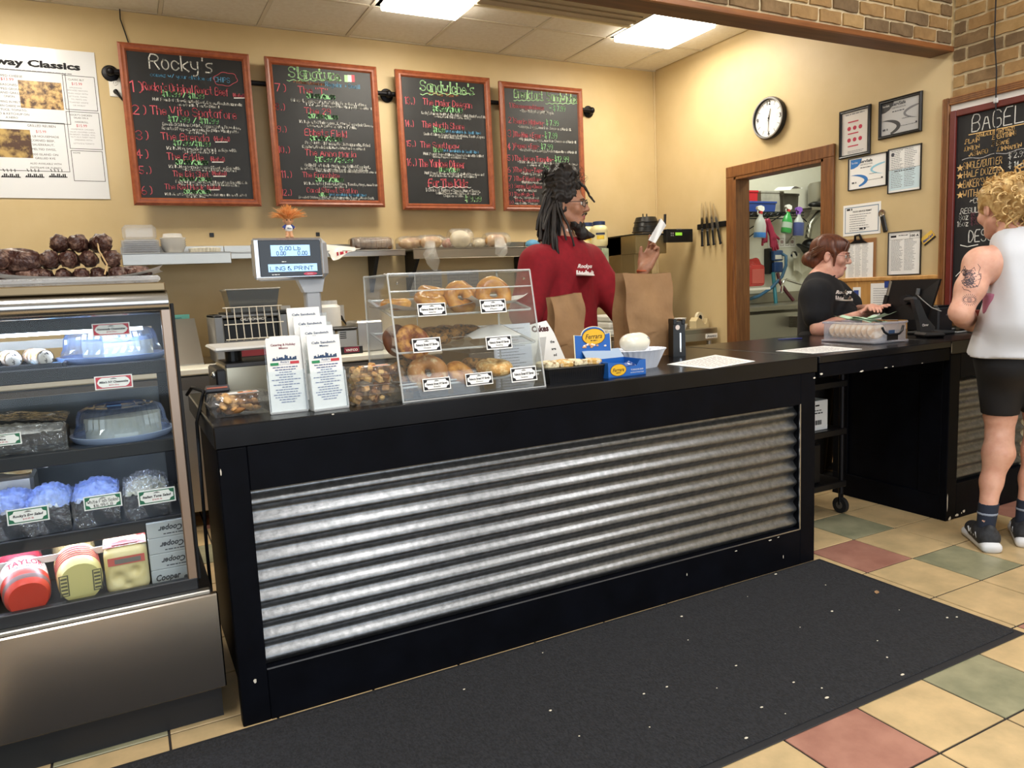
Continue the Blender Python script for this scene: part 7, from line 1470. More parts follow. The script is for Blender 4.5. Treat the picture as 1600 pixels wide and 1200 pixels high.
# ================================================================ washroom beyond the doorway
yw = 5.10
def wp(px, py, y=yw): return at(px, py, y=y)
a, b = wp(1160, 331), wp(1256, 331); t = thing('wire_shelf', (a.x, yw, a.z), 'black wire shelf with hook rail on the washroom wall', 'shelf'); Lw = b.x-a.x; wk = mat('wire_dark', '20242a', .4, .5)
for z in (0, -.03): G().tube([(-.1, 0, z), (Lw, 0, z)], .005, 6).obj('front_wire', wk, t)
n = 22; G().tube([(-.1+(Lw+.1)*i/n, 0, -.03*(i % 2)) for i in range(n+1)], .003, 5).obj('truss_wire', wk, t)
for i in range(14): G().tube([(-.1+(Lw+.1)*i/13, 0, 0), (-.1+(Lw+.1)*i/13, .38, 0)], .003, 5).obj('deck_wire', wk, t)
G().tube([(-.1, .38, 0), (Lw, .38, 0)], .005, 6).obj('rear_wire', wk, t)
for x in (Lw*.45, Lw*.62): G().tube([(x, .0, -.03), (x-.1, .2, -.15), (x-.12, .39, -.26)], .005, 6).obj('brace', wk, t)
G().tube([(Lw*.0, -.01, -.06), (Lw*.98, -.01, -.06), (Lw*1.02, -.02, -.09)], .005, 6).obj('hook_rail', wk, t)
zs2 = a.z+.006
def tub(px0, px1, pyt, y, dep, nm, m, label, cat, b=.008, lid=None):
    p, q_ = at(px0, pyt, y=y), at(px1, pyt, y=y); o = thing(nm, (p.x, y, zs2), label, cat); hh = p.z-zs2; w_ = q_.x-p.x
    v = [(w_*.04, .005, 0), (w_*.96, .005, 0), (w_*.96, dep-.005, 0), (w_*.04, dep-.005, 0), (0, 0, hh), (w_, 0, hh), (w_, dep, hh), (0, dep, hh)]
    G().raw(v, [(0, 1, 5, 4), (1, 2, 6, 5), (2, 3, 7, 6), (3, 0, 4, 7), (3, 2, 1, 0), (4, 5, 6, 7)]).obj('body', m, o); G().box(-.006, -.006, hh-.02, w_+.006, dep+.006, hh, .003).obj('rim', m, o); return o
tub(1160, 1184, 297, 5.18, .2, 'red_tub', mat('tub_red', 'c02430', .4), 'red plastic tub on the wire shelf', 'tub')
tub(1168, 1213, 314, 5.11, .12, 'blue_tray', mat('tray_blue', '2c4690', .4), 'blue tray at the front of the wire shelf', 'tray')
tub(1189, 1224, 298, 5.24, .14, 'grey_carton', mat('carton_putty', 'b4b0a4', .6, col2='8a8880', scale=5), 'grey carton behind the blue tray', 'box')
tub(1224, 1248, 302, 5.2, .18, 'open_carton', mat('carton_dark', '4a463e', .6), 'dark open carton at the right end of the wire shelf', 'box')
p = at(1228, 299, y=5.2); G().grid(lambda u, v: (.17*u, -.12+.2*v, .02*math.sin(5*u)+.04*u+.02*v), 8, 6).obj('folded_papers', white, loc=(p.x-.05, 5.22, p.z), smooth=60, label='folded white papers lying on the open carton', cat='paper')
def spray(px, pyb, pyt, m, liq, cap, label, lean=.1, zliq=.35, lab=None):
    p, q_ = wp(px, pyb, 5.05), wp(px, pyt, 5.05); hh = q_.z-p.z; o = thing('spray_bottle', (p.x, 5.05, p.z), label, 'spray bottle', 'spray bottles hung on the wire shelf', rot=(0, lean, 0)); s = hh/.30
    pr = [(.001, 0), (.042, 0), (.045, .012), (.044, .12), (.034, .165), (.016, .20), (.014, .225)]
    G().at(sc=(s*1.5, s*.9, s)).lathe(pr, 20).obj('bottle', m, o, smooth=40)
    if liq: G().at(sc=(s*1.515, s*.915, s)).lathe([(.001, .003), (.0425, .003), (.0452, .012), (.0448, zliq*.25), (.001, zliq*.25)], 20).obj('liquid', liq, o, smooth=40)
    G().at(sc=(s, s, s)).lathe([(.017, .222), (.018, .245), (.012, .25)], 14).obj('collar', cap[1], o); G().at(sc=(s, s, s)).prism([(-.05, .285), (-.052, .265), (-.02, .25), (.02, .245), (.035, .262), (.03, .29), (-.01, .30)], -.013, .013, 'y').obj('trigger_head', cap[0], o); G().at(sc=(s, s, s)).tube([(-.035, 0, .262), (-.04, 0, .235), (-.03, 0, .215)], .006, 6).obj('trigger', cap[0], o)
    if lab: G().at(sc=(s*1.52, s*.92, s)).lathe([(.0445, .05), (.0446, .11)], 20, False).obj('label', lab, o)
hz_ = clear('hdpe', 'e8ecec', .55, .3, 1.4, milky='dfe3e0'); wcap = mat('cap_white', 'e8e8e6', .4)
spray(1187, 372, 321, hz_, mat('liquid_blue', '3f7fd0', .3), (wcap, mat('cap_red', 'c8343c', .4)), 'white spray bottle with a little blue liquid and red nozzle', .06, .2)
spray(1228, 364, 319, mat('bottle_green', '3a9a4c', .3), None, (wcap, MATS['cap_red']), 'green spray bottle with a white trigger', .16, .2, mat('label_pale', 'a8bcb0', .5))
spray(1247, 369, 323, hz_, mat('liquid_violet', '4a5690', .3), (mat('cap_violet', '8a5cc0', .4), MATS['cap_violet']), 'spray bottle with violet liquid and a purple trigger', .06, .55)
# rubber gloves
p = wp(1200, 346, 5.06); gz = p.z; t = thing('rubber_gloves', (p.x, 5.06, gz), 'pair of dark red rubber gloves hanging from the wire shelf', 'gloves'); gm = mat('glove_red', '8e1c3e', .4)
pr = [C((0, 0, 0), (.03, 0, -.07), .03, .032, k=.01, fl=(0, 1, 0, .5)), C((.03, 0, -.07), (.05, -.01, -.14), .034, .036, k=.02, fl=(0, 1, 0, .5))]
for i, (x, l) in enumerate(((-.01, .07), (.015, .10), (.045, .10), (.075, .09))): pr.append(C((.03+x*.6, -.01, -.15), (.035+x, -.015, -.16-l), .013, .011, k=.008))
pr.append(C((.07, -.01, -.12), (.12, -.015, -.16), .013, .011, k=.01))
sobj('glove', pr, .006, gm, t)
sobj('glove', [C((-.02, .01, 0), (-.03, .01, -.08), .028, .03, k=.01, fl=(0, 1, 0, .5))]+[C((-.03+x*.5, .01, -.08), (-.03+x, .01, -.17-abs(.01-x)), .012, .011, k=.01) for x in (-.03, -.005, .02)], .006, gm, t)
# wall poster, jugs, dispenser, hoses
a, b = wp(1202, 387, 5.48), wp(1245, 367, 5.48); t = thing('hygiene_poster', (a.x, 5.498, a.z), 'white poster with a row of icons under the wire shelf', 'poster'); w, h = b.x-a.x, b.z-a.z; G().box(0, -.002, 0, w, 0, h).obj('sheet', white, t)
for k in range(5): g = G().at((w*(.12+.19*k), -.003, h*.45), FRONT_ROT); frame2(g, -w*.07, -h*.3, w*.07, h*.3, .004); disc(g, 0, 0, w*.05, h*.16, 8); g.obj('icon', mat('icon_grey', '8a8480', .7) if k % 2 else mat('icon_pink', 'a89090', .7), t)
def jug(px0, px1, pyt, pyb, m, label, cap, y=5.15):
    a, b = wp(px0, pyb, y), wp(px1, pyt, y); w, h = b.x-a.x, b.z-a.z; o = thing('chemical_jug', (a.x, y, a.z), label, 'jug', 'chemical jugs on the washroom wall')
    sobj('jug', [B((w*.5, .09, h*.38), (w*.5, .09, h*.38), k=.02, round=.03), C((w*.25, .09, h*.76), (w*.2, .09, h*.9), .05, .03, k=.03), C((w*.2, .09, h*.86), (w*.8, .09, h*.88), .025, .03, k=.03), C((w*.82, .09, h*.86), (w*.9, .09, h*.7), .03, .04, k=.03)], .012, m, o)
    G().cyl((w*.2, .09, h*.9), (w*.2, .09, h*1.02), .035).obj('cap', cap, o, smooth=40); G().box(w*.15, -.004, h*.1, w*.85, .0, h*.6, .003).obj('label', MATS.get('jug_label') or mat('jug_label', 'c86058', .5), o); return o
jug(1171, 1197, 402, 448, clear('jug_red', 'f0a0a0', .7, .25, 1.4, milky='d8504c'), 'red chemical jug on the washroom wall', MATS['cap_red']); jug(1146, 1170, 404, 446, clear('jug_blue', 'c0d0e8', .75, .25, 1.4, milky='8aa4c4'), 'pale blue chemical jug half hidden by the door jamb', wcap, 5.14)
G().box(wp(1140, 449).x, 5.12, wp(1180, 449, 5.15).z-.025, wp(1200, 449, 5.15).x, YB, wp(1180, 449, 5.15).z-.005).obj('jug_shelf', white_pl, label='narrow white shelf carrying the chemical jugs', cat='shelf')
a, b = wp(1203, 428, 5.42), wp(1222, 391, 5.42); t = thing('soap_dispenser', (a.x, 5.5, a.z), 'black and blue chemical dispenser on the washroom wall', 'dispenser'); w, h = b.x-a.x, b.z-a.z; G().box(0, -.06, 0, w*.5, 0, h*1.1, .006).obj('backplate', plastic_bk, t); G().box(w*.3, -.10, h*.05, w, -.03, h*.5, .01).obj('lower_unit', mat('disp_blue', '2c4c88', .35), t); G().box(w*.25, -.10, h*.55, w, -.03, h, .01).obj('upper_unit', mat('disp_navy', '3a5a90', .35), t); G().box(w*.3, -.103, h*.62, w*.9, -.1, h*.8).obj('label', white, t)
def hose(nm, pts, r, m, label, y=5.36):
    G().tube([wp(px, py, y_ if y_ else y) for px, py, y_ in pts], r, 8).obj(nm, m, smooth=70, label=label, cat='hose')
hb_ = mat('hose_teal', '2c8498', .4); hr_ = mat('hose_maroon', '5a2430', .4)
hose('teal_hose', ((1208, 426, 5.40), (1210, 450, 5.36), (1212, 470, 5.30), (1213, 482, 5.25)), .018, hb_, 'teal hose hanging straight down from the dispenser')
hose('blue_hose', ((1222, 397, 5.40), (1228, 400, 5.36), (1228, 415, 5.35), (1222, 432, 5.35), (1205, 450, 5.35), (1185, 463, 5.35), (1165, 469, 5.32), (1150, 471, 5.3)), .016, mat('hose_blue', '3c6a90', .4), 'blue grey hose looping from the dispenser down to the sink')
hose('maroon_hose', ((1215, 427, 5.38), (1218, 440, 5.34), (1228, 455, 5.3), (1240, 470, 5.25)), .017, hr_, 'dark red hose curving from the dispenser to the right')
hose('spray_hose', ((1262, 372, 5.2), (1266, 350, 5.2), (1278, 334, 5.2), (1296, 326, 5.2), (1315, 330, 5.2)), .028, mat('spring_steel', 'aaa89c', .35, .9, col2='5a584e', scale=26, wave=.01, detail=0), 'coiled steel pre-rinse hose arching right of the spray bottles')
t = thing('sink_faucet', wp(1222, 455, 5.2), 'chrome faucet bent over the washroom sink', 'faucet'); o0 = t.location
G().tube([wp(p_, q_, 5.2)-o0 for p_, q_ in ((1222, 448), (1224, 440), (1229, 437), (1245, 442), (1262, 446))], .012, 8).obj('spout', chrome, t, smooth=60); G().tube([wp(1222, 448, 5.2)-o0, wp(1221, 458, 5.2)-o0], .014, 8).obj('nozzle', chrome, t); G().tube([wp(1262, 446, 5.2)-o0, wp(1264, 500, 5.2)-o0], .014, 8).obj('riser', chrome, t)
a = wp(1165, 470, 5.0); t = thing('washroom_sink', (4.62, 4.85, 0), 'steel washroom sink and drainboard beyond the doorway', 'sink'); zk = at(1200, 474, y=5.35).z
G().box(0, .0, zk-.05, 2.3, .62, zk, .01).obj('drainboard', steel, t); G().box(.02, .02, zk-.35, 1.2, .6, zk-.05, .02).obj('basin', steel_lt, t); G().box(0, .60, zk, 2.3, .63, zk+.10, .004).obj('splash', steel, t)
for x in (.05, 2.2): G().cyl((x, .08, 0), (x, .08, zk-.05), .02).obj('leg', steel_lt, t); G().cyl((x, .55, 0), (x, .55, zk-.05), .02).obj('leg', steel_lt, t)
for k in range(9): G().box(.75, -.16+.012*0, zk-.11+.012*k*.0-.012*k, 1.5, .02, zk-.106-.012*k).obj('rack_slat', steel_lt, t)
a, b = at(1256, 325, y=5.25), at(1315, 316, y=5.25); t = thing('pot_shelf', (a.x, 5.5, a.z-.03), 'steel shelf carrying a stock pot at the right of the doorway', 'shelf'); G().box(0, -.35, 0, 1.0, 0, .03, .004).obj('board', steel, t); G().prism([(0, 0), (-.33, 0), (0, -.3)], .02, .04, 'x').obj('bracket', steel_lt, t)
p, q_ = at(1272, 317, y=5.3), at(1290, 276, y=5.3); G().lathe([(.001, 0), (.18, 0), (.185, .02), (.185, q_.z-p.z-.03), (.17, q_.z-p.z), (.001, q_.z-p.z+.004)], 32).obj('stock_pot', steel, loc=(p.x+.19, 5.3, t.location.z+.0305), smooth=40, label='upturned steel stock pot on the washroom shelf', cat='pot')
G().ball((0, 0, .03), (.1, .06, .03), 12, 7).obj('dark_cloth', plastic_bk, loc=(p.x-.06, 5.22, t.location.z+.0305), smooth=180, label='dark folded cloth beside the stock pot', cat='cloth')
# cap and apron hung behind the cashier
p = wp(1268, 385, 5.30); t = thing('black_cap', (p.x+.05, 5.36, p.z-.06), "black cap hanging on the wall behind the cashier's head", 'cap', rot=(0, .5, 0)); V_, F_ = sdf([E((0, 0, .05), (.12, .09, .09), k=.02), C((-.06, -.01, 0), (-.19, -.03, -.02), .06, .04, k=.03, fl=(0, 0, 1, .25))], .01, cut=lambda X, Y, Z: -Z-.03+0*X+0*Y); mk('cap', V_.tolist(), F_.tolist(), plastic_bk, parent=t, smooth=180)
a, b = wp(1243, 424, 5.42), wp(1264, 392, 5.42); t = thing('white_apron', (a.x, 5.46, a.z-.02), 'crumpled white apron hanging on a hook behind the cashier', 'apron'); w, h = b.x-a.x, b.z-a.z
G().grid(lambda u, v: (w*u*(1-.3*v)+.1*v*w, .02*math.sin(11*u+2*v)-.02, h*v+.03*math.sin(8*u)*(1-v)), 18, 14).obj('cloth', mat('apron_white', 'd8d6c6', .8), t, smooth=60); G().at((w*.0-.02, -.03, h*.92), FRONT_ROT).lathe([(.001, 0), (.04, 0), (.035, .02), (.001, .025)], 16).obj('hook', chrome, t, smooth=40)
# ================================================================ people
from mathutils.bvhtree import BVHTree
def frm(yaw): return Vector((math.cos(yaw), math.sin(yaw), 0)), Vector((math.sin(yaw), -math.cos(yaw), 0))   # forward, right
def headR(yaw, pitch=0, roll=0):
    f, r = frm(yaw); u = Vector((0, 0, 1)); m = Matrix((r, f, u)).transposed()
    return m @ Matrix.Rotation(pitch, 3, 'X') @ Matrix.Rotation(roll, 3, 'Y')
def head_prims(O, M, s=1, jaw=1, nose=1, female=False, nb=None):
    T = lambda x, y, z: O+M @ Vector((x*s, y*s, z*s)); e = lambda c, r, k=.015, **kw: E(T(*c), [q_*s for q_ in r], k=k, R=M, **kw)
    P_ = [e((0, -.018, .042), (.074, .095, .082)), e((0, .022, -.03), (.060*jaw, .070, .082), k=.03), e((0, .066, -.094), (.026, .022, .02), k=.03), e((0, .070, .028), (.05, .022, .016), k=.02)]
    for q_ in (-1, 1):
        P_ += [C(T(q_*.052*jaw, .0, -.055), T(q_*.02, .062, -.094), .016*s, .014*s, k=.03), e((q_*.04, .062, -.018), (.024, .024, .024), k=.02),
               e((q_*.031, .102, .008), (.017, .016, .011), k=.012, op='-'), e((q_*.031, .078, .008), (.0145, .012, .010), k=.006), e((q_*.076, -.012, -.004), (.008, .019, .031), k=.006), e((q_*.083, -.008, .002), (.005, .010, .017), k=.004, op='-'),
               e((q_*.011, .098, -.028), (.008*nose, .010, .008), k=.008)]
    P_ += [C(T(0, .086, .022), T(0, .112*1, -.022), .008*s, .0125*s*nose, k=.014), e((0, .089, -.056), (.023, .011, .0065), k=.006), e((0, .087, -.0685), (.020, .011, .0075), k=.006), e((0, .104, -.062), (.022, .006, .002), k=.003, op='-'),
           C(T(0, -.028, -.05), nb if nb is not None else T(0, -.045, -.19), .050*s*(.9 if female else 1), .056*s*(.9 if female else 1), k=.02)]
    return P_, T
def eyes(t, T, M, org, s=1, iris='3a2416'):
    for q_ in (-1, 1):
        o = G().ball((0, 0, 0), .0118*s, 14, 10).obj('eye', mat('eye_white', 'e6e0d8', .25), t, loc=T(q_*.031, .0805, .008)-org, smooth=180); o.rotation_euler = M.to_euler()
        g = G().at((0, .0112*s, 0), (R(-90), 0, 0)); disc(g, 0, 0, .0055*s, .0055*s, 14); g.obj('iris', mat('iris_'+iris, iris, .2), o)
def hand_prims(Wp, d, n, t, curls, thumb=(.6, .7, .35), s=1):
    d = d.normalized(); n = (n-d*n.dot(d)).normalized(); t = d.cross(n) if d.cross(n).dot(t) > 0 else n.cross(d)
    M = Matrix((t, d, n)).transposed(); P_ = [B(Wp+d*.045*s, (.040*s, .048*s, .015*s), k=.02, R=M, round=.014), C(Wp-d*.02*s, Wp+d*.02*s, .025*s, .026*s, k=.025, fl=(*n, .72)), E(Wp+d*.03*s+t*.028*s+n*.008*s, (.016*s, .026*s, .014*s), k=.015, R=M)]
    for i, (off, ln) in enumerate(((.031, .073), (.0105, .082), (-.0105, .075), (-.030, .058))):
        p_ = Wp+d*.086*s+t*off*s; a = 0
        for j, fr_ in enumerate((.45, .31, .24)):
            a += curls[i]*(.9, 1.1, .8)[j]; q_ = p_+(d*math.cos(a)+n*math.sin(a)+t*(off*.6))*ln*fr_*s*1.05; P_.append(C(p_, q_, (.0088-.0008*j)*s, (.0082-.0009*j)*s, k=.005)); p_ = q_
    p_ = Wp+d*.022*s+t*.034*s+n*.004*s; v = (d*thumb[0]+t*thumb[1]+n*thumb[2]).normalized(); q_ = p_+v*.036*s; v2 = (v+d*.5+n*.15).normalized(); r_ = q_+v2*.03*s
    return P_+[C(p_, q_, .0125*s, .0105*s, k=.012), C(q_, r_, .0102*s, .0085*s, k=.006)]
def drape(g, o, d, off=.0012, far=.6):
    """lay flat marks onto a curved surface: each vertex slides along d until it meets the surface"""
    me = o.data; org = o.matrix_world.translation if o.parent is None else (o.parent.location+o.location)
    bv = BVHTree.FromPolygons([v.co for v in me.vertices], [tuple(p.vertices) for p in me.polygons]); d = Vector(d).normalized(); out = []
    for v in g.v:
        p_ = Vector(v)-org; h_ = bv.ray_cast(p_-d*far*.5, d, far); out.append(tuple((h_[0]-d*off) if h_[0] is not None else p_))
    g.v = out; return g
def sub(g, n=3):
    """split long quads so draped marks follow the surface"""
    return g
skin_a = mat('skin_tan', 'b07e62', .5, col2='a06e54', scale=30, sss=.12); skin_b = mat('skin_fair', 'dba893', .5, col2='cf9684', scale=25, sss=.12); skin_c = mat('skin_pink', 'dfae98', .48, col2='d29c86', scale=18, sss=.12)
lip = mat('lips', 'a8605a', .45); hair_bk = mat('hair_black', '120d0b', .6, col2='241a14', scale=60); hair_rd = mat('hair_auburn', '4c2618', .45, col2='6a3a24', scale=30, stretch=(3, 3, .6)); hair_rd2 = mat('hair_copper', '6c4630', .42, col2='54301e', scale=40); hair_bl = mat('hair_blond', 'a87e44', .5, col2='e2c68c', scale=40)
denim = mat('trousers_black', '141418', .85); tee_red = mat('tee_red', '8e0f1e', .9, col2='820c1a', scale=30, bump=.15, bscale=300, bdist=.001); tee_bk = mat('tee_black', '0e0f14', .9, col2='14151b', scale=20)
lens_m = clear('spectacle_lens', 'f0f4f8', .04, .02, 1.5)
def glasses(t, T, org, m, w=.021, h=.016, rr=.0018, sq=3.0, dz=.006):
    g_ = []
    for q_ in (-1, 1):
        pts = [T(q_*.032+w*math.copysign(abs(math.cos(a))**(2/sq), math.cos(a)), .103-.006*abs(math.cos(a))*(1 if q_*math.cos(a) > 0 else 0), dz+h*math.copysign(abs(math.sin(a))**(2/sq), math.sin(a)))-org for a in [2*PI*i/24 for i in range(25)]]
        G().tube(pts, rr, 6).obj('rim', m, t, smooth=60); G().raw(pts[:-1], [tuple(range(24))]).obj('lens', lens_m, t)
        G().tube([T(q_*.054, .097, dz+h*.5)-org, T(q_*.076, .06, dz+h*.55)-org, T(q_*.083, -.005, dz+h*.55)-org], rr, 6).obj('temple', m, t, smooth=60)
    G().tube([T(-.011, .105, dz+h*.3)-org, T(0, .113, dz+h*.5)-org, T(.011, .105, dz+h*.3)-org], rr, 6).obj('bridge', m, t)
def folds(amp, d, fr, seed):
    q_ = random.Random(seed); K = [(Vector((q_.uniform(-1, 1), q_.uniform(-1, 1), q_.uniform(-.35, .35)))*fr*q_.uniform(.6, 1.6), q_.uniform(0, 6)) for _ in range(5)]
    def post(V):
        s_ = sum(np.sin(V @ np.array(k)+p_) for k, p_ in K)/3; w = np.clip(s_, -1, 1)[:, None]; return V+np.array(d)[None, :]*amp*w
    return post
def brow(t, T, org, m):
    for q_ in (-1, 1): G().tube([T(q_*.014, .099, .026)-org, T(q_*.033, .098, .031)-org, T(q_*.052, .083, .025)-org], [.003, .0038, .0018], 6).obj('eyebrow', m, t, smooth=60)
# ---------------------------------------------------------------- man in red behind the counter
YM = 3.55
def m_(px, py, dy=0): return at(px, py, y=YM+dy)
nk = m_(882, 372); base = Vector((nk.x, YM, 0)); yawB = R(-72); fB, rB = frm(yawB)
t = thing('person', base, 'man with long dreadlocks and glasses in a red tee behind the counter, holding a receipt', 'person'); org = base
hO = m_(887, 322, -.02); M = headR(R(-48), R(-2), 0); hp, T = head_prims(hO, M, 1.0)
shz_ = m_(880, 405).z; ctr = Vector((nk.x, YM+.0, 0))
def bp_(f, r, z): return ctr+fB*f+rB*r+Vector((0, 0, z))
sL, sR = bp_(0, -.19, shz_-.015), bp_(0, .225, shz_-.02)        # his left shoulder is on the picture's right
elL = m_(988, 505, -.12); wrL = m_(1006, 420, -.22); elR = bp_(-.02, .34, 1.10); wrR = bp_(.10, .31, .93)
body = hp+[C(bp_(-.01, 0, shz_+.03), bp_(-.01, 0, 1.0), .13, .13, k=.05, fl=(*fB, .7)), C(sL, sR, .065, .065, k=.05), C(sL, elL, .055, .044, k=.03), C(elL, wrL, .043, .028, k=.02), C(sR, elR, .055, .044, k=.03), C(elR, wrR, .043, .028, k=.02),
    C(bp_(0, -.09, .95), bp_(0, -.1, .5), .085, .06, k=.04), C(bp_(0, -.1, .5), bp_(-.02, -.1, .08), .055, .04, k=.02), C(bp_(0, .09, .95), bp_(0, .1, .5), .085, .06, k=.04), C(bp_(0, .1, .5), bp_(-.02, .1, .08), .055, .04, k=.02)]
hd_ = (m_(1034, 366, -.24)-wrL).normalized(); toc = (Vector((0, 0, CAMZ))-wrL).normalized()
body += hand_prims(wrL+hd_*.01, hd_, toc*.8-RT*.6, -RT, (.34, .62, .85, .95), (1.0, .30, .55), 1.12)
body += hand_prims(wrR+Vector((0, 0, -.01)), (wrR-elR).normalized()+Vector((0, 0, -.3)), -rB, fB, (.3, .35, .4, .45))
lp = T(0, .095, -.062)
sobj('body', body, .0055, [skin_a, lip], t, pick=lambda c: (np.linalg.norm((c-np.array(lp))*np.array([1, 1, 1.9]), axis=1) < .021).astype(int), org=org)
eyes(t, T, M, org, 1); brow(t, T, org, hair_bk)
shirt = [C(bp_(-.01, 0, shz_-.06), bp_(.0, 0, .86), .205, .215, k=.06, fl=(*fB, .66)), C(sL+Vector((0, 0, -.012)), sR+Vector((0, 0, -.012)), .088, .088, k=.06), C(bp_(-.01, -.06, shz_+.035), bp_(-.01, .06, shz_+.035), .062, .062, k=.06),
    C(sL, sL.lerp(elL, .80), .092, .086, k=.05), C(sR, sR.lerp(elR, .80), .092, .090, k=.05), C(T(0, -.045, -.19)+Vector((0, 0, -.03)), bp_(0, 0, shz_+.0), .068, .08, k=.03)]
cu = T(0, -.03, -.125)
sh = sobj('tee_shirt', shirt+[C(T(0, -.03, -.10), T(0, -.035, -.150), .066, .064, k=.008, op='-')], .007, tee_red, t, post=folds(.009, toc, 42, 3), org=org)
sobj('trousers', [C(bp_(0, -.09, .98), bp_(0, -.1, .5), .12, .09, k=.05), C(bp_(0, -.1, .5), bp_(-.02, -.1, .06), .085, .07, k=.02), C(bp_(0, .09, .98), bp_(0, .1, .5), .12, .09, k=.05), C(bp_(0, .1, .5), bp_(-.02, .1, .06), .085, .07, k=.02)], .012, denim, t, org=org)
for q_ in (-1, 1): sobj('shoe', [C(bp_(-.05, q_*.1, .045), bp_(.13, q_*.105, .035), .045, .04, k=.02), B(bp_(.04, q_*.1, .012), (.05, .05, .012), k=.02, R=headR(yawB))], .01, plastic_bk, t, org=org)
# print on the chest
g = G(); pc = m_(914, 422, -.3); ux, uz = RT, UP; pw = (m_(925, 415, -.2)-m_(904, 413, -.2)).length
gg_ = G(); ptext(gg_, 'Rockys', 0, .012, .020, wid=pw*.95, shear=.35, bold=.04); q_ = random.Random(2); x = -pw*.55
while x < pw*.5: w_ = q_.uniform(.004, .009); rect(gg_, x, -.024, x+w_, -.018+q_.uniform(.002, .018)); x += w_
rect(gg_, -pw*.55, -.029, pw*.6, -.022)
g.v = [tuple(pc+ux*v[0]+uz*v[1]) for v in gg_.v]; g.f = gg_.f; g.mi = gg_.mi
drape(g, sh, (pc-Vector((0, 0, CAMZ))).normalized()).obj('shirt_print', mat('shirt_print', 'e4dcd8', .8), t)
# dreadlocks
cap = [E(T(0, -.032, .065), (.092, .104, .092), R=M, k=.02), E(T(.005, -.03, .150), (.085, .09, .075), R=M, k=.04), E(T(.03, -.055, .0), (.068, .07, .10), R=M, k=.03)]
sobj('hair_cap', cap+[E(T(0, .112, .0), (.075, .075, .105), R=M, k=.02, op='-')], .007, hair_bk, t, org=org, post=lambda V: V+.007*np.sin(V*95)[:, [1, 2, 0]]+.004*np.sin(V*190)[:, [2, 0, 1]])
g = G(); q_ = random.Random(17)
def lock(p0, p1, p2, p3, r):
    n = 11; pts = []; rs = []
    for i in range(n):
        a = i/(n-1); b_ = 1-a; pts.append(p0*b_**3+p1*3*b_*b_*a+p2*3*b_*a*a+p3*a**3+Vector([q_.uniform(-.003, .003) for _ in range(3)])-org); rs.append(r*(1-.35*a)*q_.uniform(.82, 1.15))
    g.tube(pts, rs, 7)
imgx = lambda px, py, dy=0: m_(px, py, dy)
for k in range(70):
    a = q_.uniform(0, 1); ex, ey = 838+58*a+q_.uniform(-4, 4), (372 if a < .25 else 395)+q_.uniform(-18, 8)+(14 if .45 < a < .62 else 0)
    if a > .66: ex, ey = q_.uniform(846, 872), q_.uniform(350, 385)
    dy = q_.uniform(-.09, .10); p0 = T(q_.uniform(-.05, .06), q_.uniform(-.10, .03), q_.uniform(.09, .175)); p3 = imgx(ex, ey, dy); lift = T(q_.uniform(0, .10), q_.uniform(-.13, -.02), q_.uniform(.05, .13))
    lock(p0, lift, p3.lerp(lift, .5)+Vector((0, 0, .02)), p3, q_.uniform(.008, .0135))
for ex, ey, dy, r in ((897, 384, -.13, .009), (872, 398, -.13, .013), (868, 392, -.12, .011), (866, 400, -.13, .010), (846, 376, -.05, .010), (884, 376, -.12, .008), (841, 372, 0, .009)):
    p0 = T(q_.uniform(.0, .06), -.05, .12); p3 = imgx(ex, ey, dy); lock(p0, T(.085, -.06, .02), p3+Vector((-.02, 0, .12)), p3, r)
lock(T(-.01, .05, .13), T(-.02, .11, .10), imgx(918, 306, -.06), imgx(929, 316, -.08), .008)
for k in range(20): p0 = T(q_.uniform(-.06, .06), q_.uniform(-.10, .0), .15+q_.uniform(0, .03)); d_ = Vector((q_.uniform(-.08, .08), q_.uniform(-.05, .05), q_.uniform(.02, .07))); lock(p0, p0+d_, p0+d_*1.2+Vector((.03, 0, -.01)), p0+Vector((q_.uniform(-.09, .09), 0, q_.uniform(-.06, .02))), .009)
g.obj('dreadlocks', hair_bk, t, smooth=70, kind='stuff')
g = G()
for k in range(260): p0 = T(q_.uniform(-.08, .08), q_.uniform(-.1, .09), q_.uniform(.10, .19)); d_ = Vector((q_.uniform(-1, 1), q_.uniform(-.6, .6), q_.uniform(.0, 1))).normalized()*q_.uniform(.02, .06); g.tube([p0-org, p0+d_*.6-org+Vector((0, 0, .008)), p0+d_-org], [.0012, .0010, .0005], 3, cap=False)
g.obj('flyaway_hair', hair_bk, t, kind='stuff')
sobj('beard', [C(T(0, .062, -.100), T(-.004, .080, -.155), .033, .030, k=.01), C(T(-.004, .085, -.150), T(-.02, .135, -.165), .026, .012, k=.02), E(T(0, .045, -.105), (.05, .03, .022), R=M, k=.02), C(T(.05, .02, -.075), T(.02, .065, -.10), .010, .014, k=.02), C(T(-.05, .02, -.075), T(-.02, .065, -.10), .010, .014, k=.02)], .005, hair_bk, t, org=org, post=lambda V: V+.0025*np.sin(V*210)[:, [2, 0, 1]])
G().tube([T(-.026, .088, -.054)-org, T(-.012, .103, -.043)-org, T(0, .106, -.041)-org, T(.012, .103, -.043)-org, T(.026, .088, -.054)-org], [.0025, .0042, .0035, .0042, .0025], 6).obj('moustache', hair_bk, t, smooth=60)
glasses(t, T, org, mat('glasses_dark', '1a1a1e', .3, .4))
G().tube([wrL+hd_*.0+(RT*math.cos(a)+toc*math.sin(a))*.031-hd_*.012*1-org for a in [2*PI*i/20 for i in range(21)]], .005, 6).obj('bracelet', mat('bracelet_orange', 'b8582c', .5), t, smooth=60)
G().tube([cu-org+Matrix.Rotation(0, 3, 'X') @ Vector((.070*math.cos(a), .064*math.sin(a), -.045+.018*math.sin(a+.6))) for a in [2*PI*i/28 for i in range(29)]], .008, 7).obj('collar', tee_red, t, smooth=60)
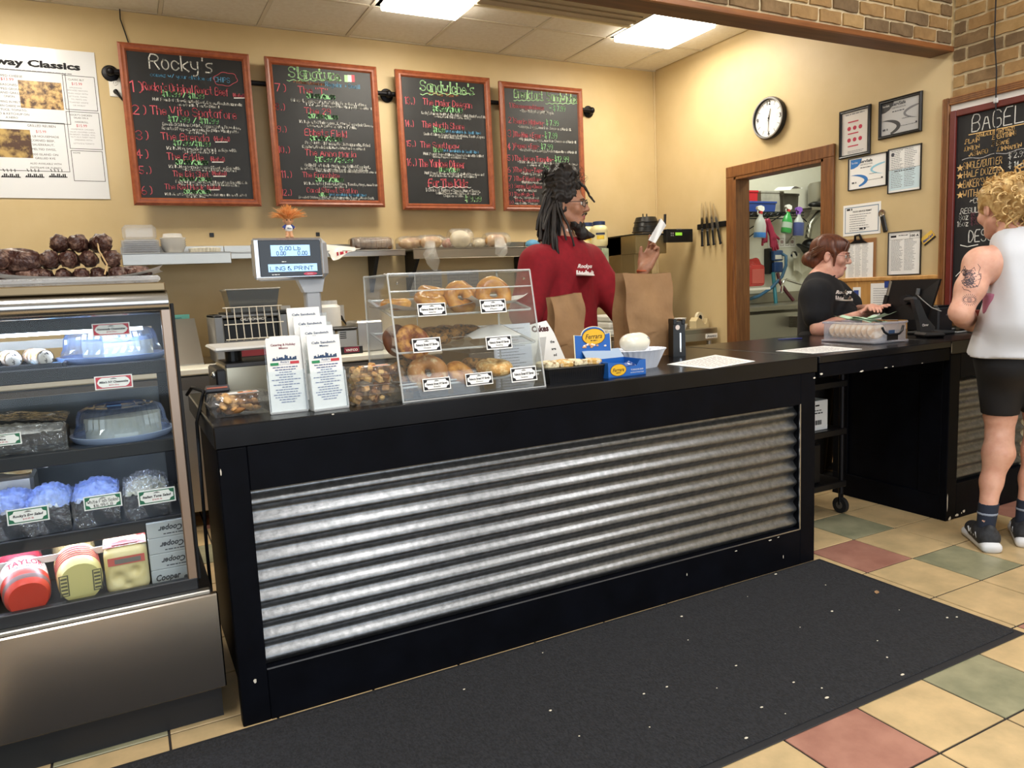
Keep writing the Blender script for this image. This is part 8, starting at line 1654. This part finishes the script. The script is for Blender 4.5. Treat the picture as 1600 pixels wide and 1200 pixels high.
sobj('undershirt', [C(T(0, -.03, -.150), T(0, -.035, -.19), .060, .066, k=.01)], .006, mat('undershirt', 'd8c8c0', .8), t, org=org)
p = m_(1030, 372, -.27); rc_ = [m_(1013, 375, -.32), m_(1024, 380, -.30), m_(1041, 352, -.28), m_(1033, 341, -.29)]
G().grid(lambda u, v: tuple(rc_[0].lerp(rc_[1], u).lerp(rc_[3].lerp(rc_[2], u), v)+toc*.006*math.sin(7*u+4*v)), 8, 10).obj('held_receipt', white, smooth=60, label="crumpled white receipt held in the man's raised hand", cat='receipt')
# ---------------------------------------------------------------- cashier in black
YK = 3.27
def k_(px, py, dy=0): return at(px, py, y=YK+dy)
nk = k_(1285, 440); base = Vector((nk.x, YK, 0)); yawC = R(-62); fB, rB = frm(yawC); ctr = Vector((nk.x, YK, 0))
t = thing('person', base, 'cashier with auburn hair and glasses in a black tee looking down at the till', 'person'); org = base
hO = k_(1298, 401, 0); M = headR(R(-56), R(-9), R(0)); shz_ = k_(1285, 452).z; hp, T = head_prims(hO, M, 1.03, .95, .9, True, nb=bp_(.0, 0, shz_+.01))
sL, sR = bp_(.03, -.185, shz_-.035), bp_(0, .165, shz_-.03)
elR = k_(1279, 514, -.14); wrR = k_(1350, 490, -.34); elL = bp_(.16, -.25, 1.05); wrL = k_(1362, 482, -.40)
body = hp+[C(bp_(-.01, 0, shz_+.02), bp_(-.01, 0, .95), .12, .13, k=.05, fl=(*fB, .75)), C(sL, sR, .06, .06, k=.05), C(sL, elL, .052, .042, k=.03), C(elL, wrL, .042, .026, k=.02), C(sR, elR, .055, .045, k=.03), C(elR, wrR, .045, .026, k=.02),
    C(bp_(0, -.08, .9), bp_(0, -.09, .46), .085, .055, k=.04), C(bp_(0, -.09, .46), bp_(-.02, -.09, .07), .055, .038, k=.02), C(bp_(0, .08, .9), bp_(0, .09, .46), .085, .055, k=.04), C(bp_(0, .09, .46), bp_(-.02, .09, .07), .055, .038, k=.02)]
d1 = (k_(1372, 479, -.42)-wrR).normalized(); body += hand_prims(wrR, d1, Vector((0, 0, -1)), fB, (.15, .2, .25, .3), s=.9); d2 = (wrL-elL).normalized(); body += hand_prims(wrL, d2, Vector((0, 0, -1)), -fB, (.15, .2, .25, .3), s=.9)
lp2 = T(0, .095, -.062)
sobj('body', body, .0055, [skin_b, mat('lips_pink', 'b86a68', .45)], t, pick=lambda c: (np.linalg.norm((c-np.array(lp2))*np.array([1, 1, 1.9]), axis=1) < .019).astype(int), org=org)
eyes(t, T, M, org, 1.03, '4a5a50'); brow(t, T, org, hair_rd)
shirt = [C(bp_(-.01, 0, shz_-.07), bp_(.0, 0, .84), .18, .20, k=.06, fl=(*fB, .72)), C(bp_(.09, -.03, shz_-.17), bp_(.10, 0, 1.0), .115, .13, k=.06), C(sL, sR, .080, .080, k=.06), C(bp_(-.015, -.05, shz_+.045), bp_(-.015, .05, shz_+.045), .06, .06, k=.05), C(sL, sL.lerp(elL, .62), .080, .082, k=.05), C(sR, sR.lerp(elR, .58), .082, .084, k=.05)]
sh = sobj('tee_shirt', shirt+[C(bp_(.0, 0, shz_+.15), bp_(0.005, 0, shz_+.075), .060, .056, k=.008, op='-')], .007, tee_bk, t, post=folds(.007, (Vector((0, 0, CAMZ))-nk).normalized(), 44, 5), org=org)
sobj('trousers', [C(bp_(0, -.09, .9), bp_(0, -.1, .46), .12, .08, k=.05), C(bp_(0, -.1, .46), bp_(-.02, -.1, .06), .08, .065, k=.02), C(bp_(0, .09, .9), bp_(0, .1, .46), .12, .08, k=.05), C(bp_(0, .1, .46), bp_(-.02, .1, .06), .08, .065, k=.02)], .012, denim, t, org=org)
for q2 in (-1, 1): sobj('shoe', [C(bp_(-.05, q2*.1, .045), bp_(.11, q2*.105, .035), .042, .038, k=.02)], .01, plastic_bk, t, org=org)
g = G(); pc = k_(1318, 462, -.4); gg_ = G(); pw = (k_(1330, 458, -.2)-k_(1313, 456, -.2)).length; ptext(gg_, 'Rockys', 0, .012, .02, wid=pw, shear=.35, bold=.05); q_ = random.Random(2); x = -pw*.5
while x < pw*.5: w_ = q_.uniform(.004, .009); rect(gg_, x, -.026, x+w_, -.018+q_.uniform(.002, .02)); x += w_
rect(gg_, -pw*.5, -.03, pw*.55, -.022)
g.v = [tuple(pc+RT*v[0]+UP*v[1]) for v in gg_.v]; g.f = gg_.f; g.mi = gg_.mi; drape(g, sh, (pc-Vector((0, 0, CAMZ))).normalized(), far=1.0).obj('shirt_print', MATS['shirt_print'], t)
G().tube([bp_(.005, 0, shz_+.085)-org+Vector((.064*math.cos(a), .064*math.sin(a), .012*math.sin(a+.5))) for a in [2*PI*i/28 for i in range(29)]], .007, 7).obj('collar', tee_bk, t, smooth=60)
cap = [E(T(0, -.022, .050), (.086, .108, .086), R=M, k=.02), E(T(0, -.125, -.025), (.048, .040, .048), R=M, k=.02), E(T(0, -.08, -.035), (.064, .040, .055), R=M, k=.03), E(T(0, .055, .072), (.064, .045, .040), R=M, k=.02)]
for q2 in (-1, 1): cap.append(C(T(q2*.07, .03, .03), T(q2*.068, .036, -.055), .014, .006, k=.015))
hr_o = sobj('hair', cap+[E(T(0, .12, -.045), (.062, .055, .075), R=M, k=.01, op='-'), E(T(.085, -.012, -.012), (.03, .028, .04), R=M, k=.01, op='-'), E(T(-.085, -.012, -.012), (.03, .028, .04), R=M, k=.01, op='-')], .006, hair_rd, t, org=org, post=lambda V: V+.004*np.sin(V*np.array([80, 80, 30]))[:, [1, 0, 2]])
g = G(); q_ = random.Random(8)
for k in range(240):
    a = q_.uniform(-1.5, 1.5); x0 = .078*math.sin(a); p0 = T(x0*.6, .04, .118-.05*abs(a)/1.5); p1 = T(x0*1.12, .0-.05*q_.random(), .06+q_.uniform(-.02, .03)); p2 = T(x0*1.05, -.11, .0+q_.uniform(-.03, .03)); pts = [p0*(1-s_)**2+p1*2*s_*(1-s_)+p2*s_*s_-org for s_ in (0, .25, .5, .75, 1)]; g.tube(pts, [.002, .003, .003, .003, .001], 4, cap=False)
for k in range(40): x0 = q_.uniform(-.055, .055); p0 = T(x0*.8, .055, .112); p2 = T(x0*1.15, .092-abs(x0)*.3, .045+q_.uniform(-.012, .01)); g.tube([p0-org, T(x0, .088, .095)-org, p2-org], [.003, .0035, .001], 4, cap=False)
g.obj('hair_strands', hair_rd2, t, smooth=60, kind='stuff')
glasses(t, T, org, mat('glasses_brown', '4a3428', .3, .3), .023, .020, .0014, 2.3, .0)
# ---------------------------------------------------------------- woman in white at the till
YW = 1.98
def w_p(px, py, dy=0): return at(px, py, y=YW+dy)
yawW = R(56); fB, rB = frm(yawW); lk = w_p(1560, 655); ctr = Vector((lk.x, YW, 0))+rB*.085; base = Vector((ctr.x, ctr.y, 0))
t = thing('person', base, 'woman with curly blond hair in white tank top and black shorts, seen from behind', 'person'); org = base
hO = w_p(1562, 328, .03); M = headR(R(68), R(-16), 0); shz_ = w_p(1530, 400).z; hp, T = head_prims(hO, M, .96, .95, .9, True)
sL = w_p(1532, 412, .02); sR = sL+rB*.33; elL = w_p(1501, 488, .03); wrL = w_p(1517, 510, .36); elR = sR+rB*.06-fB*.02+Vector((0, 0, -.30)); wrR = elR+fB*.22-rB*.08+Vector((0, 0, .02))
hipz = .93; aL = w_p(1541, 805, .0); kL = w_p(1562, 668, .03); hL = ctr-rB*.085+Vector((0, 0, hipz-.03)); aR = aL+rB*.20+fB*.06; kR = kL+rB*.19+fB*.03; hR = hL+rB*.17
chest = Vector(((sL.x+sR.x)/2, (sL.y+sR.y)/2, 0))
body = hp+[C(chest+Vector((0, 0, shz_-.05)), Vector((ctr.x, ctr.y, hipz+.15)), .135, .115, k=.06, fl=(*fB, .72)), C(Vector((ctr.x, ctr.y, hipz+.15)), Vector((ctr.x, ctr.y, hipz)), .12, .15, k=.06, fl=(*fB, .8)), C(sL, sR, .062, .062, k=.06), C(T(0, -.045, -.17), chest+Vector((0, 0, shz_)), .05, .075, k=.05), E(sL+Vector((.01, 0, .0)), (.066, .066, .066), k=.03),
    C(sL, sL.lerp(elL, .5), .060, .058, k=.03), C(sL.lerp(elL, .5), elL, .058, .045, k=.03), C(elL, elL.lerp(wrL, .35), .046, .046, k=.02), C(elL.lerp(wrL, .35), wrL, .045, .027, k=.02), C(sR, elR, .058, .044, k=.03), C(elR, wrR, .043, .028, k=.02),
    E(bp_(-.05, -.07, hipz-.06), (.10, .10, .10), k=.05), E(bp_(-.05, .07, hipz-.06), (.10, .10, .10), k=.05)]
for h0, k0, a0 in ((hL, kL, aL), (hR, kR, aR)):
    cm = k0.lerp(a0, .28)-fB*.022
    body += [C(h0, k0+Vector((0, 0, .06)), .095, .064, k=.05), C(k0+Vector((0, 0, .06)), k0-Vector((0, 0, .05)), .061, .053, k=.03), C(k0-Vector((0, 0, .03)), cm, .052, .060, k=.03), C(cm, k0.lerp(a0, .62), .059, .044, k=.04), C(k0.lerp(a0, .62), a0-Vector((0, 0, .03)), .043, .034, k=.03)]
body += hand_prims(wrL, (wrL-elL).normalized()*.8+rB*.5, Vector((0, 0, -1)), rB, (.5, .55, .6, .6), s=.9); body += hand_prims(wrR, (wrR-elR).normalized(), Vector((0, 0, -1)), -rB, (.4, .45, .5, .5), s=.9)
bo = sobj('body', body, .006, skin_c, t, org=org)
eyes(t, T, M, org, .96, '4a6a80')
# loose tank: wide arm holes, long back, hem under the hips
ch0 = chest+Vector((0, 0, shz_)); hemz = w_p(1540, 556).z
tank = [C(chest+rB*.03+Vector((0, 0, shz_-.08)), ctr+rB*.0-fB*.015+Vector((0, 0, hemz-.02)), .135, .232, k=.05, fl=(*fB, .86)), C(chest-rB*.050-fB*.01+Vector((0, 0, shz_+.022)), chest+rB*.12-fB*.01+Vector((0, 0, shz_+.022)), .062, .062, k=.06), C(T(.01, -.05, -.16), T(-.02, -.04, -.165), .060, .060, k=.05),
    C(chest-rB*.02-fB*.035+Vector((0, 0, shz_-.02)), chest-rB*.03-fB*.05+Vector((0, 0, shz_-.30)), .085, .10, k=.05), C(chest+rB*.12-fB*.035+Vector((0, 0, shz_-.02)), chest+rB*.12-fB*.05+Vector((0, 0, shz_-.30)), .085, .10, k=.05)]
arm_c = sL+Vector((-.03, 0, -.14))
tk = sobj('tank_top', tank+[C(sL-rB*.075+fB*.03+Vector((0, 0, .02)), sL-rB*.10+fB*.05+Vector((0, 0, -.27)), .125, .115, k=.02, op='-'), C(T(0, -.03, -.08), T(0, -.03, -.15), .066, .06, k=.01, op='-')], .007, mat('tank_white', 'd3d6dd', .85, bump=.2, bscale=12, bdist=.01), t, cut=lambda X, Y, Z: hemz-Z+.010*np.sin(22*X+9*Y)+0*Y, post=folds(.012, (Vector((0, 0, CAMZ))-lk).normalized(), 46, 9), org=org)
sobj('sports_bra', [C(chest+Vector((0, 0, shz_-.26)), chest+Vector((0, 0, shz_-.20)), .142, .142, k=.02, fl=(*fB, .74))], .007, mat('bra_mauve', 'b0708e', .7), t, cut=lambda X, Y, Z: np.maximum(Z-(shz_-.165), (shz_-.255)-Z)+0*X+0*Y, org=org)
sz0 = w_p(1560, 650).z
shorts = [C(Vector((ctr.x, ctr.y, hipz+.10)), Vector((ctr.x, ctr.y, hipz)), .135, .165, k=.05, fl=(*fB, .82)), E(bp_(-.055, -.075, hipz-.06), (.105, .105, .105), k=.05), E(bp_(-.055, .075, hipz-.06), (.105, .105, .105), k=.05)]
for h0, k0 in ((hL, kL), (hR, kR)): shorts.append(C(h0, k0+Vector((0, 0, .04)), .106, .074, k=.05))
sobj('shorts', shorts, .007, mat('shorts_black', '0e0f15', .75), t, cut=lambda X, Y, Z: sz0-Z+0*X+0*Y, org=org)
sk = mat('sock_navy', '1c2436', .85); sz1 = w_p(1540, 788).z
for q2, a0, k0 in ((0, aL, kL), (1, aR, kR)):
    lo = C(k0.lerp(a0, .5), a0-Vector((0, 0, .06)), .050, .038, k=.02)
    s_o = sobj('sock', [C(k0.lerp(a0, .62), a0-Vector((0, 0, .05)), .047, .038, k=.02)], .005, sk, t, cut=lambda X, Y, Z: Z-sz1+0*X+0*Y, org=org)
    sobj('sock_stripe', [C(k0.lerp(a0, .62), a0-Vector((0, 0, .05)), .0485, .0395, k=.02)], .004, mat('sock_grey', '8a93a4', .85), t, cut=lambda X, Y, Z: np.maximum(Z-(sz1-.040), (sz1-.052)-Z)+0*X+0*Y, org=org)
    f2, r2 = frm(yawW+(-.1 if q2 == 0 else -.35)); fx_ = Vector((a0.x, a0.y, 0)); A = lambda f, r, z: fx_+f2*f+r2*r+Vector((0, 0, z)); Mf = headR(yawW+(-.1 if q2 == 0 else -.35))
    so = sobj('shoe', [C(A(-.035, 0, .065), A(.02, 0, .07), .042, .044, k=.02), C(A(-.03, 0, .05), A(.15, 0, .045), .043, .036, k=.03), C(A(.02, 0, .085), A(.08, 0, .06), .036, .036, k=.03), C(A(-.045, 0, .075), A(-.052, 0, .105), .022, .018, k=.02)], .005, mat('shoe_grey', '24262b', .7, col2='34363c', scale=60), t, org=org)
    sobj('sole', [B(A(.045, 0, .020), (.043, .135, .020), k=.01, R=Mf, round=.018), E(A(-.06, 0, .028), (.035, .035, .026), k=.02), E(A(.16, 0, .024), (.036, .04, .022), k=.02)], .005, mat('sole_white', 'dcdee2', .6), t, org=org)
    for i in range(4): G().tube([A(-.03+.03*i, -.047, .055)-org, A(-.01+.03*i, -.046, .075)-org], .004, 5).obj('side_stripe', mat('stripe_white', 'c8ccd2', .5), t)
# curly hair tied back
cap = [E(T(0, -.022, .052), (.088, .108, .09), R=M, k=.02), E(T(.0, -.135, .035), (.075, .07, .08), R=M, k=.03), E(T(0, -.06, -.02), (.074, .07, .06), R=M, k=.03)]
sobj('hair', cap+[E(T(0, .115, -.03), (.075, .06, .085), R=M, k=.01, op='-'), E(T(-.085, -.0, -.03), (.035, .04, .05), R=M, k=.01, op='-'), E(T(.085, -.0, -.03), (.035, .04, .05), R=M, k=.01, op='-')], .006, hair_bl, t, org=org, post=lambda V: V+.005*np.sin(V*70)[:, [1, 2, 0]])
g = G(); q_ = random.Random(31)
def curl(p0, d0, ln, r, rad, turns, axisn):
    n = 14; a_ = d0.normalized(); b_ = a_.orthogonal().normalized(); c_ = a_.cross(b_); ph = q_.uniform(0, 6); g.tube([p0+a_*ln*i/(n-1)+(b_*math.cos(ph+turns*2*PI*i/(n-1))+c_*math.sin(ph+turns*2*PI*i/(n-1)))*rad*min(1, i/3)-org for i in range(n)], [r*(1-.5*i/n) for i in range(n)], 5, cap=False)
for k in range(150):
    th = q_.uniform(0, 2*PI); ph = q_.uniform(.05, 1.5); v = Vector((math.sin(ph)*math.cos(th), math.sin(ph)*math.sin(th), math.cos(ph))); p0 = T(v.x*.088, -.022+v.y*.108, .052+v.z*.09)
    if v.y > .72 and v.z < .4: continue
    back = M @ Vector((0, -1, .15)); nrm = M @ v; tg_ = (back-nrm*back.dot(nrm)*.9); curl(p0-nrm*.004, tg_ if tg_.length > .1 else back, q_.uniform(.05, .09), .0042, .007, q_.uniform(1, 2), nrm)
for k in range(90):
    v = Vector((q_.gauss(0, 1), q_.gauss(0, 1), q_.gauss(0, 1))).normalized(); p0 = T(v.x*.06, -.14+v.y*.055, .035+v.z*.065); curl(p0, (M @ (v+Vector((0, -.5, -.7)))), q_.uniform(.06, .13), .0045, .012, q_.uniform(1, 2.2), v)
for k in range(26): p0 = T(q_.uniform(-.05, .05), -.12+q_.uniform(-.03, .03), .0); curl(p0, Vector((q_.uniform(-.2, .2), q_.uniform(-.1, .2), -1)), q_.uniform(.08, .15), .0045, .012, 2, None)
g.obj('hair_curls', hair_bl, t, smooth=70, kind='stuff')
# tattoos on the left upper arm
tat = mat('tattoo_ink', '4a4048', .7)
def tattoo(paths, w):
    g = G()
    for pts in paths:
        Q = []
        for a, b in zip(pts, pts[1:]):
            n = max(1, int(math.hypot(b[0]-a[0], b[1]-a[1])/1.2)); Q += [(a[0]+(b[0]-a[0])*i/n, a[1]+(b[1]-a[1])*i/n) for i in range(n)]
        Q.append(pts[-1]); gg_ = G(); stroke(gg_, [(x, -y) for x, y in Q], w)
        g.v_n = len(g.v); k0 = len(g.v); g.v += [tuple(w_p(v[0], -v[1], -.12)) for v in gg_.v]; g.f += [tuple(i+k0 for i in f) for f in gg_.f]; g.mi += gg_.mi
    return drape(g, bo, (w_p(1510, 460)-Vector((0, 0, CAMZ))).normalized(), .0008)
q_ = random.Random(5); eye = [[(1515+10*math.cos(a), 469+5*math.sin(a)*(1 if math.sin(a) < 0 else .8)) for a in [2*PI*i/24 for i in range(25)]], [(1515+3.6*math.cos(a), 469+3.6*math.sin(a)) for a in [2*PI*i/14 for i in range(15)]], [(1515+1.8*math.cos(a), 469+1.8*math.sin(a)) for a in [2*PI*i/10 for i in range(11)]]]
eye += [[(1515+9*math.cos(a), 469+7*math.sin(a)), (1515+12.5*math.cos(a), 469+10*math.sin(a))] for a in [2*PI*i/22 for i in range(22)]]
tattoo(eye, .7).obj('eye_tattoo', tat, t)
fig = []
for k in range(34): cx, cy = 1514+q_.uniform(-9, 10), 434+q_.uniform(-12, 12); fig.append([(cx+q_.uniform(2, 4.5)*math.cos(a)+1.2*math.sin(3*a), cy+q_.uniform(2, 4)*math.sin(a)) for a in [1.6*PI*i/10 for i in range(11)]])
fig += [[(1505, 421), (1507, 416), (1511, 420), (1518, 419), (1523, 415), (1525, 421)], [(1503, 447), (1506, 452), (1513, 453), (1517, 456)], [(1529, 410), (1533, 416), (1530, 424), (1534, 432), (1531, 442), (1528, 448)], [(1528, 428), (1534, 426), (1534, 434), (1529, 436)]]
tattoo(fig, .8).obj('figure_tattoo', tat, t)
pp = at(1531, 515, z=ZC+.006); G().box(-.04, -.075, 0, .04, .075, .009, .003).obj('mobile_phone', plastic_bk, loc=(pp.x, pp.y+.02, ZC+.001), rot=(0, 0, .9), label="black phone under the woman's hand on the counter", cat='phone')
